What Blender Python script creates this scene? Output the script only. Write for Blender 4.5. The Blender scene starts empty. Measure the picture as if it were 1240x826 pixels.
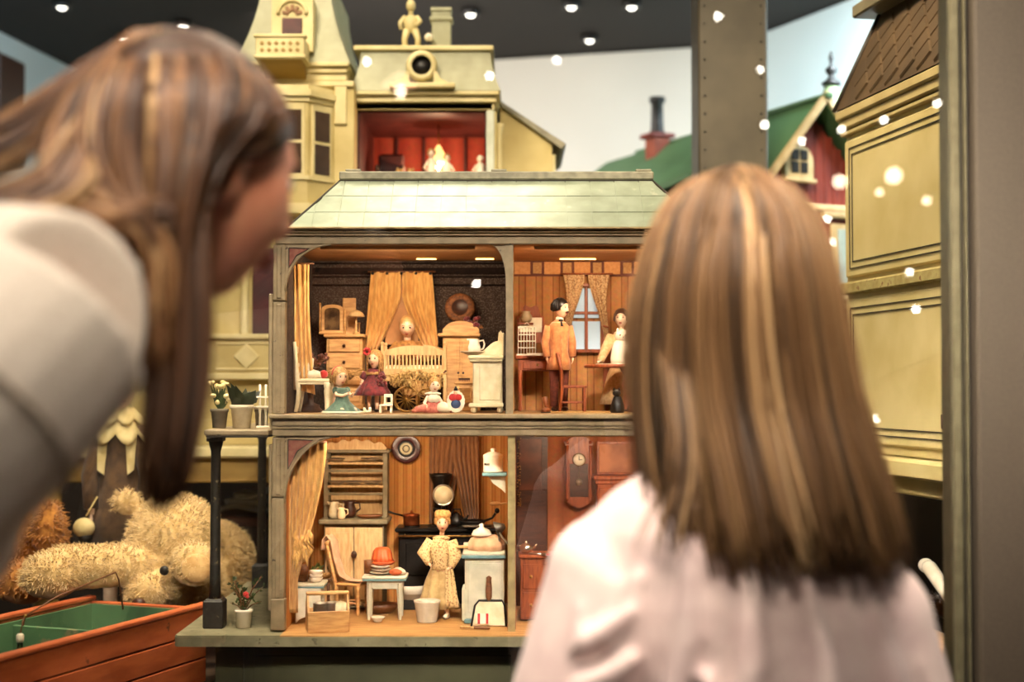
import bpy, bmesh, math, random
from math import sin, cos, pi, radians as R_, sqrt, atan2, exp
from mathutils import Vector, Matrix, Euler, noise

random.seed(7)
SC = bpy.context.scene
COL = SC.collection
F = 1722.0                      # focal length in photograph pixels (50 mm on 36 mm)
CAMZ, TILT = 1.12, R_(1.8)

# ---------------------------------------------------------------- camera
cam_d = bpy.data.cameras.new('camera')
cam = bpy.data.objects.new('camera', cam_d)
COL.objects.link(cam)
cam.location = (0, 0, CAMZ)
cam.rotation_euler = (pi / 2 + TILT, 0, 0)
cam_d.sensor_width = 36.0
cam_d.lens = 50.0
cam_d.clip_start, cam_d.clip_end = 0.05, 60
cam_d.dof.use_dof = True
cam_d.dof.focus_distance = 2.27
cam_d.dof.aperture_fstop = 2.5
SC.camera = cam

# ---------------------------------------------------------------- exposure, world, big lamps
SC.view_settings.view_transform = 'Standard'
SC.view_settings.look = 'None'
SC.view_settings.exposure = 0.0
SC.view_settings.gamma = 1.0
SC.view_settings.use_curve_mapping = False
SC.cycles.use_denoising = True
W = bpy.data.worlds.new('museum_dim')
SC.world = W
W.use_nodes = True
W.node_tree.nodes['Background'].inputs[0].default_value = (1.0, 0.86, 0.70, 1)
W.node_tree.nodes['Background'].inputs[1].default_value = 0.09


def area(name, loc, target, size, power, col, spread=pi, parent=None, sy=None):
    d = bpy.data.lights.new(name, 'AREA')
    d.energy, d.color, d.size, d.spread = power, col, size, spread
    if sy:
        d.shape = 'RECTANGLE'
        d.size_y = sy
    o = bpy.data.objects.new(name, d)
    COL.objects.link(o)
    o.location = loc
    o.rotation_euler = (Vector(target) - Vector(loc)).to_track_quat('-Z', 'Y').to_euler()
    if parent:
        o.parent = parent
    return o


WARM = (1.0, 0.80, 0.58)
area('ceiling_lamp_case', (-0.15, 2.75, 2.75), (0.0, 2.3, 1.2), 0.5, 7, (1.0, 0.84, 0.64), R_(150))
area('ceiling_lamp_front', (0.1, 1.0, 2.75), (0.0, 2.2, 1.0), 0.4, 17, (1.0, 0.82, 0.60), R_(70))
area('left_fill', (-0.45, 1.9, 2.45), (-0.62, 2.35, .72), 0.3, 3.2, (1.0, 0.84, 0.6), R_(42))  # added fill, no real fixture: brightens the bears and crate at left
area('ceiling_lamp_yellow_house', (-0.65, 1.7, 2.7), (-0.4, 3.0, 1.5), 0.35, 11, (1.0, 0.84, 0.60), R_(90))
area('ceiling_lamp_right_house', (0.25, 1.70, 2.6), (0.75, 2.45, 1.25), 0.3, 32, (1.0, 0.82, 0.55), R_(80))
area('ceiling_lamp_back_wall', (-0.4, 3.85, 2.12), (0.1, 4.7, 1.7), 0.9, 19, (1.0, 0.92, 0.82), R_(170))
area('daylight_wash', (1.02, 3.2, 2.12), (1.12, 3.65, 1.75), 0.4, 27, (0.82, 0.94, 1.0), R_(120))
area('left_wall_lamp', (-1.15, 3.5, 2.12), (-1.6, 4.0, 1.75), 0.4, 4, (0.75, 0.92, 1.0), R_(160))
area('front_fill', (0.25, -1.0, 2.9), (-0.05, 2.2, 1.05), 0.5, 7, (1.0, 0.86, 0.68), R_(26))  # unseen fill from the visitor side, added to lift the dollhouse front
area('under_table_fill', (-0.6, -1.0, 2.9), (0.80, 2.5, 0.80), 0.3, 2.6, (1.0, 0.86, 0.68), R_(13))  # unseen narrow fill, added to brighten the space under the right table
area('visitor_lamp_near', (-0.5, 0.75, 2.6), (-0.25, 1.05, 1.1), 0.4, 10, (1.0, 0.87, 0.74), R_(120))
area('visitor_lamp_right', (0.45, 0.85, 2.6), (0.25, 1.3, 1.0), 0.4, 7, (1.0, 0.88, 0.76), R_(110))


# ---------------------------------------------------------------- measuring
def at(px, py, d):
    """Photograph pixel at distance d in front of the camera -> point."""
    u, v = (px - 620) / F, (413 - py) / F
    y = cos(TILT) - v * sin(TILT)
    z = sin(TILT) + v * cos(TILT)
    return Vector((u * d / y, d, CAMZ + z * d / y))


def XX(px, d):
    return at(px, 467, d).x


def ZZ(py, d):
    return at(620, py, d).z


# ---------------------------------------------------------------- mesh builder
def lin(c):
    return tuple((v / 12.92 if v <= 0.04045 else ((v + 0.055) / 1.055) ** 2.4) for v in c)


def rgb(r, g, b):
    return lin((r / 255, g / 255, b / 255))


class MB:
    def __init__(s):
        s.V, s.F, s.S, s.A = [], [], [], None

    def add(s, vs, fs, sm=False):
        b = len(s.V)
        s.V += [tuple(v) for v in vs]
        s.F += [tuple(i + b for i in f) for f in fs]
        s.S += [sm] * len(fs)
        return s

    def box(s, c, d, b=0.0, rz=0, M=None):
        hx, hy, hz = d[0] / 2, d[1] / 2, d[2] / 2
        b = min(b, hx * .9, hy * .9, hz * .9)
        m = M or (Matrix.Rotation(rz, 3, 'Z') if rz else None)
        vs, ix = [], {}

        def put(k, p):
            p = Vector(p)
            if m:
                p = m @ p
            ix[k] = len(vs)
            vs.append(p + Vector(c))
        sg = (-1, 1)
        fs = []
        if b <= 0:
            for x in sg:
                for y in sg:
                    for z in sg:
                        put((x, y, z), (x * hx, y * hy, z * hz))
            q = lambda *k: fs.append([ix[i] for i in k])
            for x in sg:
                q((x, -1, -1), (x, 1, -1), (x, 1, 1), (x, -1, 1))
                q((-1, x, -1), (1, x, -1), (1, x, 1), (-1, x, 1))
                q((-1, -1, x), (1, -1, x), (1, 1, x), (-1, 1, x))
            return s.add(vs, fs)
        h = (hx, hy, hz)
        for x in sg:
            for y in sg:
                for z in sg:
                    for a in range(3):
                        p = [x * (hx - b), y * (hy - b), z * (hz - b)]
                        p[a] = (x, y, z)[a] * h[a]
                        put((x, y, z, a), p)
        q = lambda *k: fs.append([ix[i] for i in k])
        for e in sg:
            q((e, -1, -1, 0), (e, 1, -1, 0), (e, 1, 1, 0), (e, -1, 1, 0))
            q((-1, e, -1, 1), (1, e, -1, 1), (1, e, 1, 1), (-1, e, 1, 1))
            q((-1, -1, e, 2), (1, -1, e, 2), (1, 1, e, 2), (-1, 1, e, 2))
        for e in sg:
            for g in sg:
                q((-1, e, g, 1), (1, e, g, 1), (1, e, g, 2), (-1, e, g, 2))
                q((e, -1, g, 0), (e, 1, g, 0), (e, 1, g, 2), (e, -1, g, 2))
                q((e, g, -1, 0), (e, g, 1, 0), (e, g, 1, 1), (e, g, -1, 1))
                for k in sg:
                    q((e, g, k, 0), (e, g, k, 1), (e, g, k, 2))
        return s.add(vs, fs)

    def tube(s, pts, r, n=8, cap=True, sm=True, flat=1.0):
        pts = [Vector(p) for p in pts]
        k = len(pts)
        rs = r if isinstance(r, (list, tuple)) else [r] * k
        vs, fs = [], []
        t0 = (pts[1] - pts[0]).normalized()
        up = Vector((0, 0, 1)) if abs(t0.z) < .9 else Vector((1, 0, 0))
        nrm = (up - t0 * up.dot(t0)).normalized()
        for i in range(k):
            t = (pts[min(i + 1, k - 1)] - pts[max(i - 1, 0)])
            if t.length < 1e-9:
                t = t0.copy()
            t.normalize()
            nrm = nrm - t * nrm.dot(t)
            if nrm.length < 1e-6:
                nrm = t.orthogonal()
            nrm.normalize()
            bn = t.cross(nrm)
            for j in range(n):
                a = 2 * pi * j / n
                vs.append(pts[i] + nrm * (cos(a) * rs[i] * flat) + bn * (sin(a) * rs[i]))
        for i in range(k - 1):
            for j in range(n):
                a, b_ = i * n + j, i * n + (j + 1) % n
                fs.append((a, b_, b_ + n, a + n))
        if cap:
            fs.append(tuple(range(n)))
            fs.append(tuple((k - 1) * n + j for j in range(n)))
        return s.add(vs, fs, sm)

    def cyl(s, p0, p1, r0, r1=None, n=12, sm=True):
        return s.tube([p0, p1], [r0, r0 if r1 is None else r1], n, True, sm)

    def lathe(s, prof, n=20, c=(0, 0, 0), M=None, wave=None, sm=True, cap=True):
        """prof: (radius, height) pairs from bottom to top; wave(angle, height fraction) multiplies the radius"""
        vs, fs = [], []
        k = len(prof)
        for i, (r, z) in enumerate(prof):
            for j in range(n):
                a = 2 * pi * j / n
                q = r * (wave(a, i / (k - 1)) if wave else 1)
                p = Vector((q * cos(a), q * sin(a), z))
                if M:
                    p = M @ p
                vs.append(p + Vector(c))
        for i in range(k - 1):
            for j in range(n):
                a, b_ = i * n + j, i * n + (j + 1) % n
                fs.append((a, b_, b_ + n, a + n))
        if cap:
            fs.append(tuple(range(n)))
            fs.append(tuple((k - 1) * n + j for j in range(n)))
        return s.add(vs, fs, sm)

    def ell(s, c, r, nu=14, nv=9, M=None):
        if not isinstance(r, (list, tuple)):
            r = (r, r, r)
        vs, fs = [], []
        for i in range(1, nv):
            t = pi * i / nv
            for j in range(nu):
                a = 2 * pi * j / nu
                p = Vector((r[0] * sin(t) * cos(a), r[1] * sin(t) * sin(a), r[2] * cos(t)))
                vs.append((M @ p if M else p) + Vector(c))
        for e in (1, -1):
            p = Vector((0, 0, r[2] * e))
            vs.append((M @ p if M else p) + Vector(c))
        tp, bt = len(vs) - 2, len(vs) - 1
        for i in range(nv - 2):
            for j in range(nu):
                a, b_ = i * nu + j, i * nu + (j + 1) % nu
                fs.append((a, b_, b_ + nu, a + nu))
        for j in range(nu):
            fs.append((tp, j, (j + 1) % nu))
            fs.append((bt, (nv - 2) * nu + (j + 1) % nu, (nv - 2) * nu + j))
        return s.add(vs, fs, True)

    def prism(s, poly, h0, h1, plane='xz', sm=False):
        n = len(poly)
        f = {'xz': lambda p, h: (p[0], h, p[1]), 'xy': lambda p, h: (p[0], p[1], h), 'yz': lambda p, h: (h, p[0], p[1])}[plane]
        vs = [f(p, h0) for p in poly] + [f(p, h1) for p in poly]
        fs = [tuple(range(n)), tuple(range(n, 2 * n))]
        fs += [(i, (i + 1) % n, n + (i + 1) % n, n + i) for i in range(n)]
        return s.add(vs, fs, sm)

    def grid(s, fn, nu, nv, wrap=False, sm=True):
        vs = [fn(i / nu, j / nv) for j in range(nv + 1) for i in range(nu + (0 if wrap else 1))]
        w = nu if wrap else nu + 1
        fs = []
        for j in range(nv):
            for i in range(nu):
                a, b_ = j * w + i, j * w + (i + 1) % w
                fs.append((a, b_, b_ + w, a + w))
        return s.add(vs, fs, sm)

    def slab(s, A, B, C, D, th):
        """thick quad A B C D with thickness vector th"""
        q = [Vector(p) for p in (A, B, C, D)]
        t = Vector(th)
        return s.add(q + [p + t for p in q], [(0, 1, 2, 3), (4, 5, 6, 7), (0, 1, 5, 4), (1, 2, 6, 5), (2, 3, 7, 6), (3, 0, 4, 7)])


def mesh_of(mb, name, mat):
    me = bpy.data.meshes.new(name)
    me.from_pydata(mb.V, [], mb.F)
    bm = bmesh.new()
    bm.from_mesh(me)
    bmesh.ops.recalc_face_normals(bm, faces=bm.faces)
    bm.to_mesh(me)
    bm.free()
    me.polygons.foreach_set('use_smooth', mb.S)
    if mb.A is not None:
        at_ = me.attributes.new('shade', 'FLOAT', 'POINT')
        at_.data.foreach_set('value', mb.A)
    if mat:
        me.materials.append(mat)
    me.update()
    return me


def O(mb, name, mat, parent=None, solid=0.0, sub=0, remesh=0.0, smooth=0, label=None, stuff=False):
    o = bpy.data.objects.new(name, mesh_of(mb, name, mat))
    COL.objects.link(o)
    if parent:
        o.parent = parent
    if solid:
        m = o.modifiers.new('thickness', 'SOLIDIFY')
        m.thickness = solid
        m.offset = 0
    if remesh:
        m = o.modifiers.new('skin', 'REMESH')
        m.mode = 'VOXEL'
        m.voxel_size = remesh
        m.use_smooth_shade = True
    if smooth:
        m = o.modifiers.new('soft', 'SMOOTH')
        m.factor, m.iterations = 0.5, smooth
    if sub:
        m = o.modifiers.new('round', 'SUBSURF')
        m.levels = m.render_levels = sub
    if label:
        o['label'] = label
    if stuff:
        o['kind'] = 'stuff'
    return o


def again(src, parent=None, loc=None, rot=None, scale=None):
    c = src.copy()
    COL.objects.link(c)
    if parent:
        c.parent = parent
    if loc is not None:
        c.location = loc
    if rot is not None:
        c.rotation_euler = rot
    if scale is not None:
        c.scale = scale
    return c


def tag(o, label, cat, group=None):
    o['label'], o['category'] = label, cat
    if group:
        o['group'] = group
    return o


def thing(name, label, cat, loc, rz=0, sc=1.0, group=None):
    o = bpy.data.objects.new(name, None)
    COL.objects.link(o)
    o.empty_display_size = 0.02
    o.location = loc
    o.rotation_euler = (0, 0, rz)
    o.scale = (sc, sc, sc)
    return tag(o, label, cat, group)


def T(name, label, cat, px, d, z, rz=0, group=None):
    """A thing standing at pixel column px, depth d, height z; its local unit is one photograph pixel at that depth."""
    return thing(name, label, cat, (XX(px, d), d, z), rz, d / F, group)


def struct(o):
    o['kind'] = 'structure'
    return o


# ---------------------------------------------------------------- materials
def M(name, c, c2=None, sc=60, rough=.55, metal=0.0, bump=0.0, bsc=None, st=(1, 1, 1), detail=4, emit=0, spec=.5, contrast=(.35, .65), sheen=0, rot=(0, 0, 0), wear=None, wsc=90, wth=.62):
    m = bpy.data.materials.new(name)
    m.use_nodes = True
    nt = m.node_tree
    N, L = nt.nodes, nt.links
    b = N['Principled BSDF']
    b.inputs['Roughness'].default_value = rough
    b.inputs['Metallic'].default_value = metal
    b.inputs['Specular IOR Level'].default_value = spec
    if sheen:
        b.inputs['Sheen Weight'].default_value = sheen
    geo = N.new('ShaderNodeNewGeometry')
    mp = N.new('ShaderNodeMapping')
    mp.inputs['Scale'].default_value = st
    mp.inputs['Rotation'].default_value = rot
    L.new(geo.outputs['Position'], mp.inputs['Vector'])
    no = N.new('ShaderNodeTexNoise')
    no.inputs['Scale'].default_value = sc
    no.inputs['Detail'].default_value = detail
    L.new(mp.outputs[0], no.inputs['Vector'])
    rp = N.new('ShaderNodeValToRGB')
    c2 = c2 or tuple(v * .78 for v in c)
    rp.color_ramp.elements[0].position, rp.color_ramp.elements[1].position = contrast
    rp.color_ramp.elements[0].color = (*c2, 1)
    rp.color_ramp.elements[1].color = (*c, 1)
    L.new(no.outputs['Fac'], rp.inputs[0])
    out = rp.outputs[0]
    if wear:
        n2 = N.new('ShaderNodeTexNoise')
        n2.inputs['Scale'].default_value = wsc
        n2.inputs['Detail'].default_value = 6
        L.new(geo.outputs['Position'], n2.inputs['Vector'])
        r2 = N.new('ShaderNodeValToRGB')
        r2.color_ramp.elements[0].position, r2.color_ramp.elements[1].position = wth, wth + .04
        L.new(n2.outputs['Fac'], r2.inputs[0])
        mx = N.new('ShaderNodeMixRGB')
        L.new(r2.outputs[0], mx.inputs[0])
        L.new(out, mx.inputs[1])
        mx.inputs[2].default_value = (*wear, 1)
        out = mx.outputs[0]
    L.new(out, b.inputs['Base Color'])
    if bump:
        bp = N.new('ShaderNodeBump')
        bp.inputs['Strength'].default_value = bump
        bp.inputs['Distance'].default_value = .002
        nb = no
        if bsc:
            nb = N.new('ShaderNodeTexNoise')
            nb.inputs['Scale'].default_value = bsc
            L.new(mp.outputs[0], nb.inputs['Vector'])
        L.new(nb.outputs['Fac'], bp.inputs['Height'])
        L.new(bp.outputs[0], b.inputs['Normal'])
    if emit:
        b.inputs['Emission Color'].default_value = (*c, 1)
        b.inputs['Emission Strength'].default_value = emit
        m.cycles.emission_sampling = 'NONE'
    return m


def stripes(name, bands, period, rough=.8, noise=.15, axis='X', dots=None):
    """printed wallpaper: vertical bands [(position, colour)] repeating every period metres"""
    m = bpy.data.materials.new(name)
    m.use_nodes = True
    N, L = m.node_tree.nodes, m.node_tree.links
    b = N['Principled BSDF']
    b.inputs['Roughness'].default_value = rough
    b.inputs['Specular IOR Level'].default_value = .2
    geo = N.new('ShaderNodeNewGeometry')
    sp = N.new('ShaderNodeSeparateXYZ')
    L.new(geo.outputs['Position'], sp.inputs[0])
    ad = N.new('ShaderNodeMath')
    ad.operation = 'ADD'
    L.new(sp.outputs['X'], ad.inputs[0])
    L.new(sp.outputs['Y'], ad.inputs[1])
    md = N.new('ShaderNodeMath')
    md.operation = 'DIVIDE'
    L.new(ad.outputs[0] if axis == 'X' else sp.outputs['Z'], md.inputs[0])
    md.inputs[1].default_value = period
    fr = N.new('ShaderNodeMath')
    fr.operation = 'FRACT'
    L.new(md.outputs[0], fr.inputs[0])
    rp = N.new('ShaderNodeValToRGB')
    e = rp.color_ramp.elements
    while len(e) < len(bands):
        e.new(.5)
    for i, (p, c) in enumerate(bands):
        e[i].position = p
        e[i].color = (*c, 1)
    L.new(fr.outputs[0], rp.inputs[0])
    no = N.new('ShaderNodeTexNoise')
    no.inputs['Scale'].default_value = 160 if not dots else dots[0]
    no.inputs['Detail'].default_value = 5
    L.new(geo.outputs['Position'], no.inputs['Vector'])
    mx = N.new('ShaderNodeMixRGB')
    mx.blend_type = 'MULTIPLY'
    mx.inputs[0].default_value = noise
    L.new(rp.outputs[0], mx.inputs[1])
    L.new(no.outputs['Color'], mx.inputs[2])
    out = mx.outputs[0]
    if dots:
        r2 = N.new('ShaderNodeValToRGB')
        r2.color_ramp.elements[0].position, r2.color_ramp.elements[1].position = .52, .60
        L.new(no.outputs['Fac'], r2.inputs[0])
        m2 = N.new('ShaderNodeMixRGB')
        L.new(r2.outputs[0], m2.inputs[0])
        L.new(out, m2.inputs[1])
        m2.inputs[2].default_value = (*dots[1], 1)
        out = m2.outputs[0]
    L.new(out, b.inputs['Base Color'])
    return m


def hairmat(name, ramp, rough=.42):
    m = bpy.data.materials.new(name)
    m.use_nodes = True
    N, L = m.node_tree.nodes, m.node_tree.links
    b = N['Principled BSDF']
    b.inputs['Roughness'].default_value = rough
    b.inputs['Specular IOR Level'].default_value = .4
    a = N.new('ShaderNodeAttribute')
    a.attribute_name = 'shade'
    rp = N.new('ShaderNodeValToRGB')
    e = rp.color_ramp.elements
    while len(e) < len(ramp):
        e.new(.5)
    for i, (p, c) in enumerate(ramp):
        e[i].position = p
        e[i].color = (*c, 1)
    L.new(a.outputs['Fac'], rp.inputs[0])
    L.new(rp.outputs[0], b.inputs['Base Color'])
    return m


def glassmat(name, tint=(1, 1, 1), ior=1.5):
    """thin sheet of glass: clear, with a mirror reflection by Fresnel"""
    m = bpy.data.materials.new(name)
    m.use_nodes = True
    N, L = m.node_tree.nodes, m.node_tree.links
    N.remove(N['Principled BSDF'])
    tr, gl, mx, fr = N.new('ShaderNodeBsdfTransparent'), N.new('ShaderNodeBsdfGlossy'), N.new('ShaderNodeMixShader'), N.new('ShaderNodeFresnel')
    tr.inputs[0].default_value = (*tint, 1)
    gl.inputs['Roughness'].default_value = 0.0
    fr.inputs[0].default_value = ior
    L.new(fr.outputs[0], mx.inputs[0])
    L.new(tr.outputs[0], mx.inputs[1])
    L.new(gl.outputs[0], mx.inputs[2])
    L.new(mx.outputs[0], N['Material Output'].inputs[0])
    return m


m_frame = M('painted_grey_green', rgb(148, 130, 100), rgb(124, 108, 81), 50, .55, bump=.15, wear=rgb(70, 60, 45), wsc=130, wth=.68)
m_frame_dk = M('dark_groove', rgb(52, 44, 34), None, 60, .7)
m_spandrel = M('faded_red_panel', rgb(120, 52, 44), rgb(140, 90, 72), 90, .7)
m_roof = M('pale_green_tin', rgb(160, 170, 150), rgb(142, 152, 130), 30, .30, .3, bump=.1, bsc=80, wear=rgb(176, 180, 158), wsc=60, wth=.66)
m_ridge = M('ridge_wood', rgb(150, 146, 122), rgb(118, 114, 94), 60, .5, bump=.1)
m_pine = M('worn_pine_floor', rgb(205, 160, 100), rgb(172, 124, 70), 30, .5, st=(1, 9, 1), bump=.1)
m_sagefloor = M('sage_painted_board', rgb(140, 134, 106), rgb(116, 110, 84), 40, .6, bump=.12, wear=rgb(90, 84, 60), wsc=70, wth=.64)
m_base = M('dark_olive_base', rgb(86, 86, 60), rgb(68, 68, 46), 12, .6)
m_ceil = M('ceiling_wood', rgb(196, 148, 96), rgb(176, 126, 78), 20, .7, st=(1, 6, 1))
m_black_post = M('black_flaking_paint', rgb(40, 38, 33), rgb(24, 22, 20), 80, .5, bump=.3, wear=rgb(120, 108, 76), wsc=110, wth=.64)
m_wood = M('honey_wood', rgb(206, 160, 100), rgb(178, 128, 74), 45, .45, st=(1, 1, 5), bump=.08)
m_wood2 = M('pale_birch', rgb(214, 178, 124), rgb(192, 150, 98), 45, .5, st=(6, 1, 1), bump=.08)
m_wood_red = M('reddish_wood', rgb(158, 82, 42), rgb(120, 56, 28), 40, .4, st=(5, 1, 1), bump=.08)
m_wood_dark = M('dark_walnut', rgb(72, 38, 22), rgb(48, 24, 15), 45, .4, st=(1, 1, 5))
m_brown = M('mid_brown_wood', rgb(120, 74, 38), rgb(92, 54, 26), 45, .45, st=(1, 1, 5))
m_cream = M('cream_paint', rgb(226, 214, 178), rgb(208, 192, 150), 60, .45, bump=.06, wear=rgb(170, 140, 90), wsc=150, wth=.72)
m_white = M('white_paint', rgb(236, 228, 206), rgb(220, 208, 180), 60, .4)
m_bluewhite = M('pale_blue_paint', rgb(218, 214, 192), rgb(196, 194, 172), 50, .45, bump=.06, wear=rgb(150, 130, 95), wsc=140, wth=.7)
m_blueedge = M('blue_edge_paint', rgb(118, 158, 164), rgb(96, 136, 142), 60, .5)
m_porcelain = M('porcelain', rgb(240, 230, 212), rgb(228, 214, 192), 40, .18, spec=.6)
m_dollskin = M('bisque_skin', rgb(238, 196, 160), rgb(228, 178, 142), 120, .35)
m_dollpale = M('pale_bisque', rgb(242, 216, 190), rgb(232, 200, 172), 120, .35)
m_lip = M('doll_lips', rgb(176, 60, 50), None, 100, .4)
m_dark = M('near_black', rgb(22, 19, 17), None, 80, .45)
m_iron = M('stove_iron', rgb(30, 27, 25), rgb(18, 16, 15), 60, .38, .5)
m_tin = M('tinware', rgb(190, 184, 170), rgb(150, 142, 126), 60, .3, .8)
m_brass = M('brass_wire', rgb(190, 150, 84), rgb(140, 104, 54), 90, .35, .9)
m_copper = M('copper', rgb(176, 96, 52), rgb(130, 64, 34), 60, .35, .8)
m_curtain = M('amber_curtain', rgb(226, 178, 104), rgb(196, 142, 74), 50, .85, st=(6, 1, 1), sheen=.2, bump=.1)
m_curtain_br = M('brown_curtain', rgb(156, 106, 62), rgb(124, 80, 44), 60, .85, st=(8, 1, 1), sheen=.2)
m_lace = M('lace', rgb(206, 174, 130), rgb(150, 114, 78), 420, .9, contrast=(.45, .5), detail=1)
m_red = M('red_felt', rgb(200, 44, 40), rgb(170, 30, 30), 80, .7, sheen=.3)
m_terra = M('terracotta', rgb(214, 108, 60), rgb(184, 84, 44), 60, .5)
m_straw = M('straw', rgb(206, 164, 100), rgb(160, 116, 62), 260, .8, bump=.4)
m_green = M('leaf_green', rgb(66, 84, 40), rgb(42, 56, 26), 90, .55)
m_green_dk = M('dark_leaf', rgb(44, 52, 28), rgb(28, 34, 18), 90, .5)
m_eye = M('eye_dark', rgb(28, 20, 16), None, 60, .15)
m_eyewhite = M('eye_white', rgb(236, 228, 216), None, 60, .2)

# ================================================================ the setting
m_floor = M('museum_floor', rgb(70, 58, 46), rgb(52, 42, 34), 8, .4)
m_ceilroom = M('dark_ceiling', rgb(27, 18, 12), rgb(20, 13, 9), 3, .8)
m_wallwhite = M('white_gallery_wall', rgb(232, 226, 214), rgb(220, 214, 202), 2, .9)
m_wallcool = M('cool_white_wall', rgb(226, 240, 242), rgb(214, 232, 236), 2, .9)
m_wallroom = M('visitor_side_wall', rgb(96, 80, 66), rgb(80, 66, 54), 3, .9)
m_col = M('grey_steel_paint', rgb(76, 69, 56), rgb(60, 54, 43), 9, .45, .2, bump=.05)
m_panel = M('grey_brown_panel', rgb(62, 54, 44), rgb(55, 47, 38), 300, .6, bump=.05)
m_alu = M('brushed_aluminium', rgb(108, 103, 82), rgb(94, 89, 70), 60, .4, .5)
m_gasket = M('black_gasket', rgb(30, 25, 20), None, 60, .6)


def wallrun(name, a, b, z0, z1, th, mat):
    a, b = Vector((a[0], a[1])), Vector((b[0], b[1]))
    n = Vector((-(b - a).y, (b - a).x)).normalized() * th
    return struct(O(MB().slab((a.x, a.y, z0), (b.x, b.y, z0), (b.x, b.y, z1), (a.x, a.y, z1), (n.x, n.y, 0)), name, mat))


struct(O(MB().box((0, .6, -.05), (7, 11, .1)), 'floor', m_floor))
struct(O(MB().box((0, 4.5, 2.255), (5.4, 2.3, .1)), 'ceiling', m_ceilroom))
m_backdrop = M('dark_backdrop', rgb(58, 44, 32), rgb(44, 33, 24), 5, .8)  # dark panels added behind the tables to stand in for the shade there
wallrun('wall_backdrop', (.13, 3.86), (-1.5, 3.86), 0, 1.0, -.05, m_backdrop)
wallrun('wall_backdrop', (1.42, 3.02), (.80, 3.02), 0, 1.0, -.03, m_backdrop)
wallrun('wall_backdrop', (1.42, 1.95), (1.42, 3.0), 0, 1.0, -.05, m_backdrop)
struct(O(MB().box((0, -.8, 3.05), (7, 8.4, .1)), 'ceiling', m_ceilroom))
struct(O(MB().box((0, 3.32, 2.6), (5.4, .06, .8)), 'wall_bulkhead', m_ceilroom))
wallrun('wall_back', (XX(890, 4.48), 4.48), (-1.46, 5.07), 0, 2.2, -.1, m_wallwhite)
wallrun('wall_right', (1.75, 2.2), (XX(890, 4.48), 4.48), 0, 2.2, -.1, m_wallcool)
wallrun('wall_left', (-1.46, 5.07), (-1.98, 1.2), 0, 2.2, -.1, m_wallcool)
struct(O(MB().box((0, -4.6, 1.5), (7, .1, 3.1)), 'wall_front', m_wallroom))
struct(O(MB().box((-3.4, -1.8, 1.5), (.1, 6, 3.1)), 'wall_visitors_left', m_wallroom))
struct(O(MB().box((3.4, -1.8, 1.5), (.1, 6, 3.1)), 'wall_visitors_right', m_wallroom))
p0 = at(-14, 95, 4.18)
struct(O(MB().box((p0.x + .045, p0.y, 1.93), (.06, .16, .32), .006, rz=-.13), 'trim_1', m_wood_dark))

# steel column with rivets
cx = (XX(847, 3.0) + XX(932, 3.0)) / 2
cw = XX(932, 3.0) - XX(847, 3.0)
colo = struct(O(MB().box((cx, 3.06, 1.45), (cw, .12, 2.9), .004), 'column', m_col))
mb = MB()
for sx in (-1, 1):
    for i in range(72):
        mb.ell((cx + sx * (cw / 2 - .014), 2.999, .08 + i * .0385), (.0028, .002, .0028), 6, 4)
O(mb, 'rivets', m_gasket, colo, stuff=True)

# glass front of the case and its frame on the right
GY = 1.75
gx0, gx1 = XX(1150.5, GY), XX(1161.5, GY)
win = struct(O(MB().box(((-2.3 + gx0) / 2, GY, 1.475), (gx0 + 2.3, .006, 2.94)), 'window_1', glassmat('case_glass')))
struct(O(MB().box(((gx0 + gx1) / 2, GY + .012, 1.475), (gx1 - gx0, .05, 2.94), .002), 'trim_2', m_alu))
struct(O(MB().box((gx1 + .002, GY + .016, 1.475), (.004, .04, 2.94)), 'trim_3', m_gasket))
struct(O(MB().box((gx1 + .0055, GY + .006, 1.475), (.003, .046, 2.94), .001), 'trim_4', m_alu))
struct(O(MB().box((gx1 + .0095, GY + .014, 1.475), (.005, .04, 2.94)), 'trim_5', m_gasket))
struct(O(MB().box((gx1 + .012 + .6, GY - .004, 1.475), (1.2, .06, 2.94), .003), 'wall_case', m_panel))

# ================================================================ the open dollhouse
K = 2.2 / F
DH = T('dollhouse', 'large open-fronted grey-green dollhouse with four furnished rooms', 'dollhouse', 601, 2.2, ZZ(765, 2.2))
ZL, ZU = ZZ(765, 2.2), ZZ(503, 2.2)
HX0 = XX(601, 2.2)


def L(px, py, d):
    return Vector(((XX(px, d) - HX0) / K, (d - 2.2) / K, (ZZ(py, d) - ZL) / K))


DEP = (2.49 - 2.2) / K            # depth of the rooms in house units
HD = 400                          # depth of the whole house
zz = lambda py: 765 - py
xx = lambda px: px - 601

# base board: worn pine in front of the rooms, sage paint on the porch
r = 9
xl, xr, yf, yb = xx(219), xx(985), -28, 440
poly = [(xl + r - r * cos(a * pi / 16), yf + r - r * sin(a * pi / 16)) for a in range(9)] + [(xr, yf), (xr, yb), (xl, yb)]
O(MB().prism(poly, -13, -1.5, 'xy'), 'base_board', m_sagefloor, DH)
poly2 = [(xl + r - (r - 1) * cos(a * pi / 16), yf + r - (r - 1) * sin(a * pi / 16)) for a in range(9)] + [(xx(345), yf + 1), (xx(345), yb - 1), (xl + 1, yb - 1)]
O(MB().prism(poly2, -1.5, 0, 'xy'), 'porch_floor', m_sagefloor, DH, label='sage green painted porch floor')
O(MB().box((xx(608), (DEP + yf + 1) / 2, -.75), (526, DEP - yf - 1, 1.5)), 'kitchen_floor', m_pine, DH, label='worn honey-coloured floorboard')
O(MB().box((xx(928), 200, -.75), (112, 450, 1.5)), 'porch_floor', m_sagefloor, DH)

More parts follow.
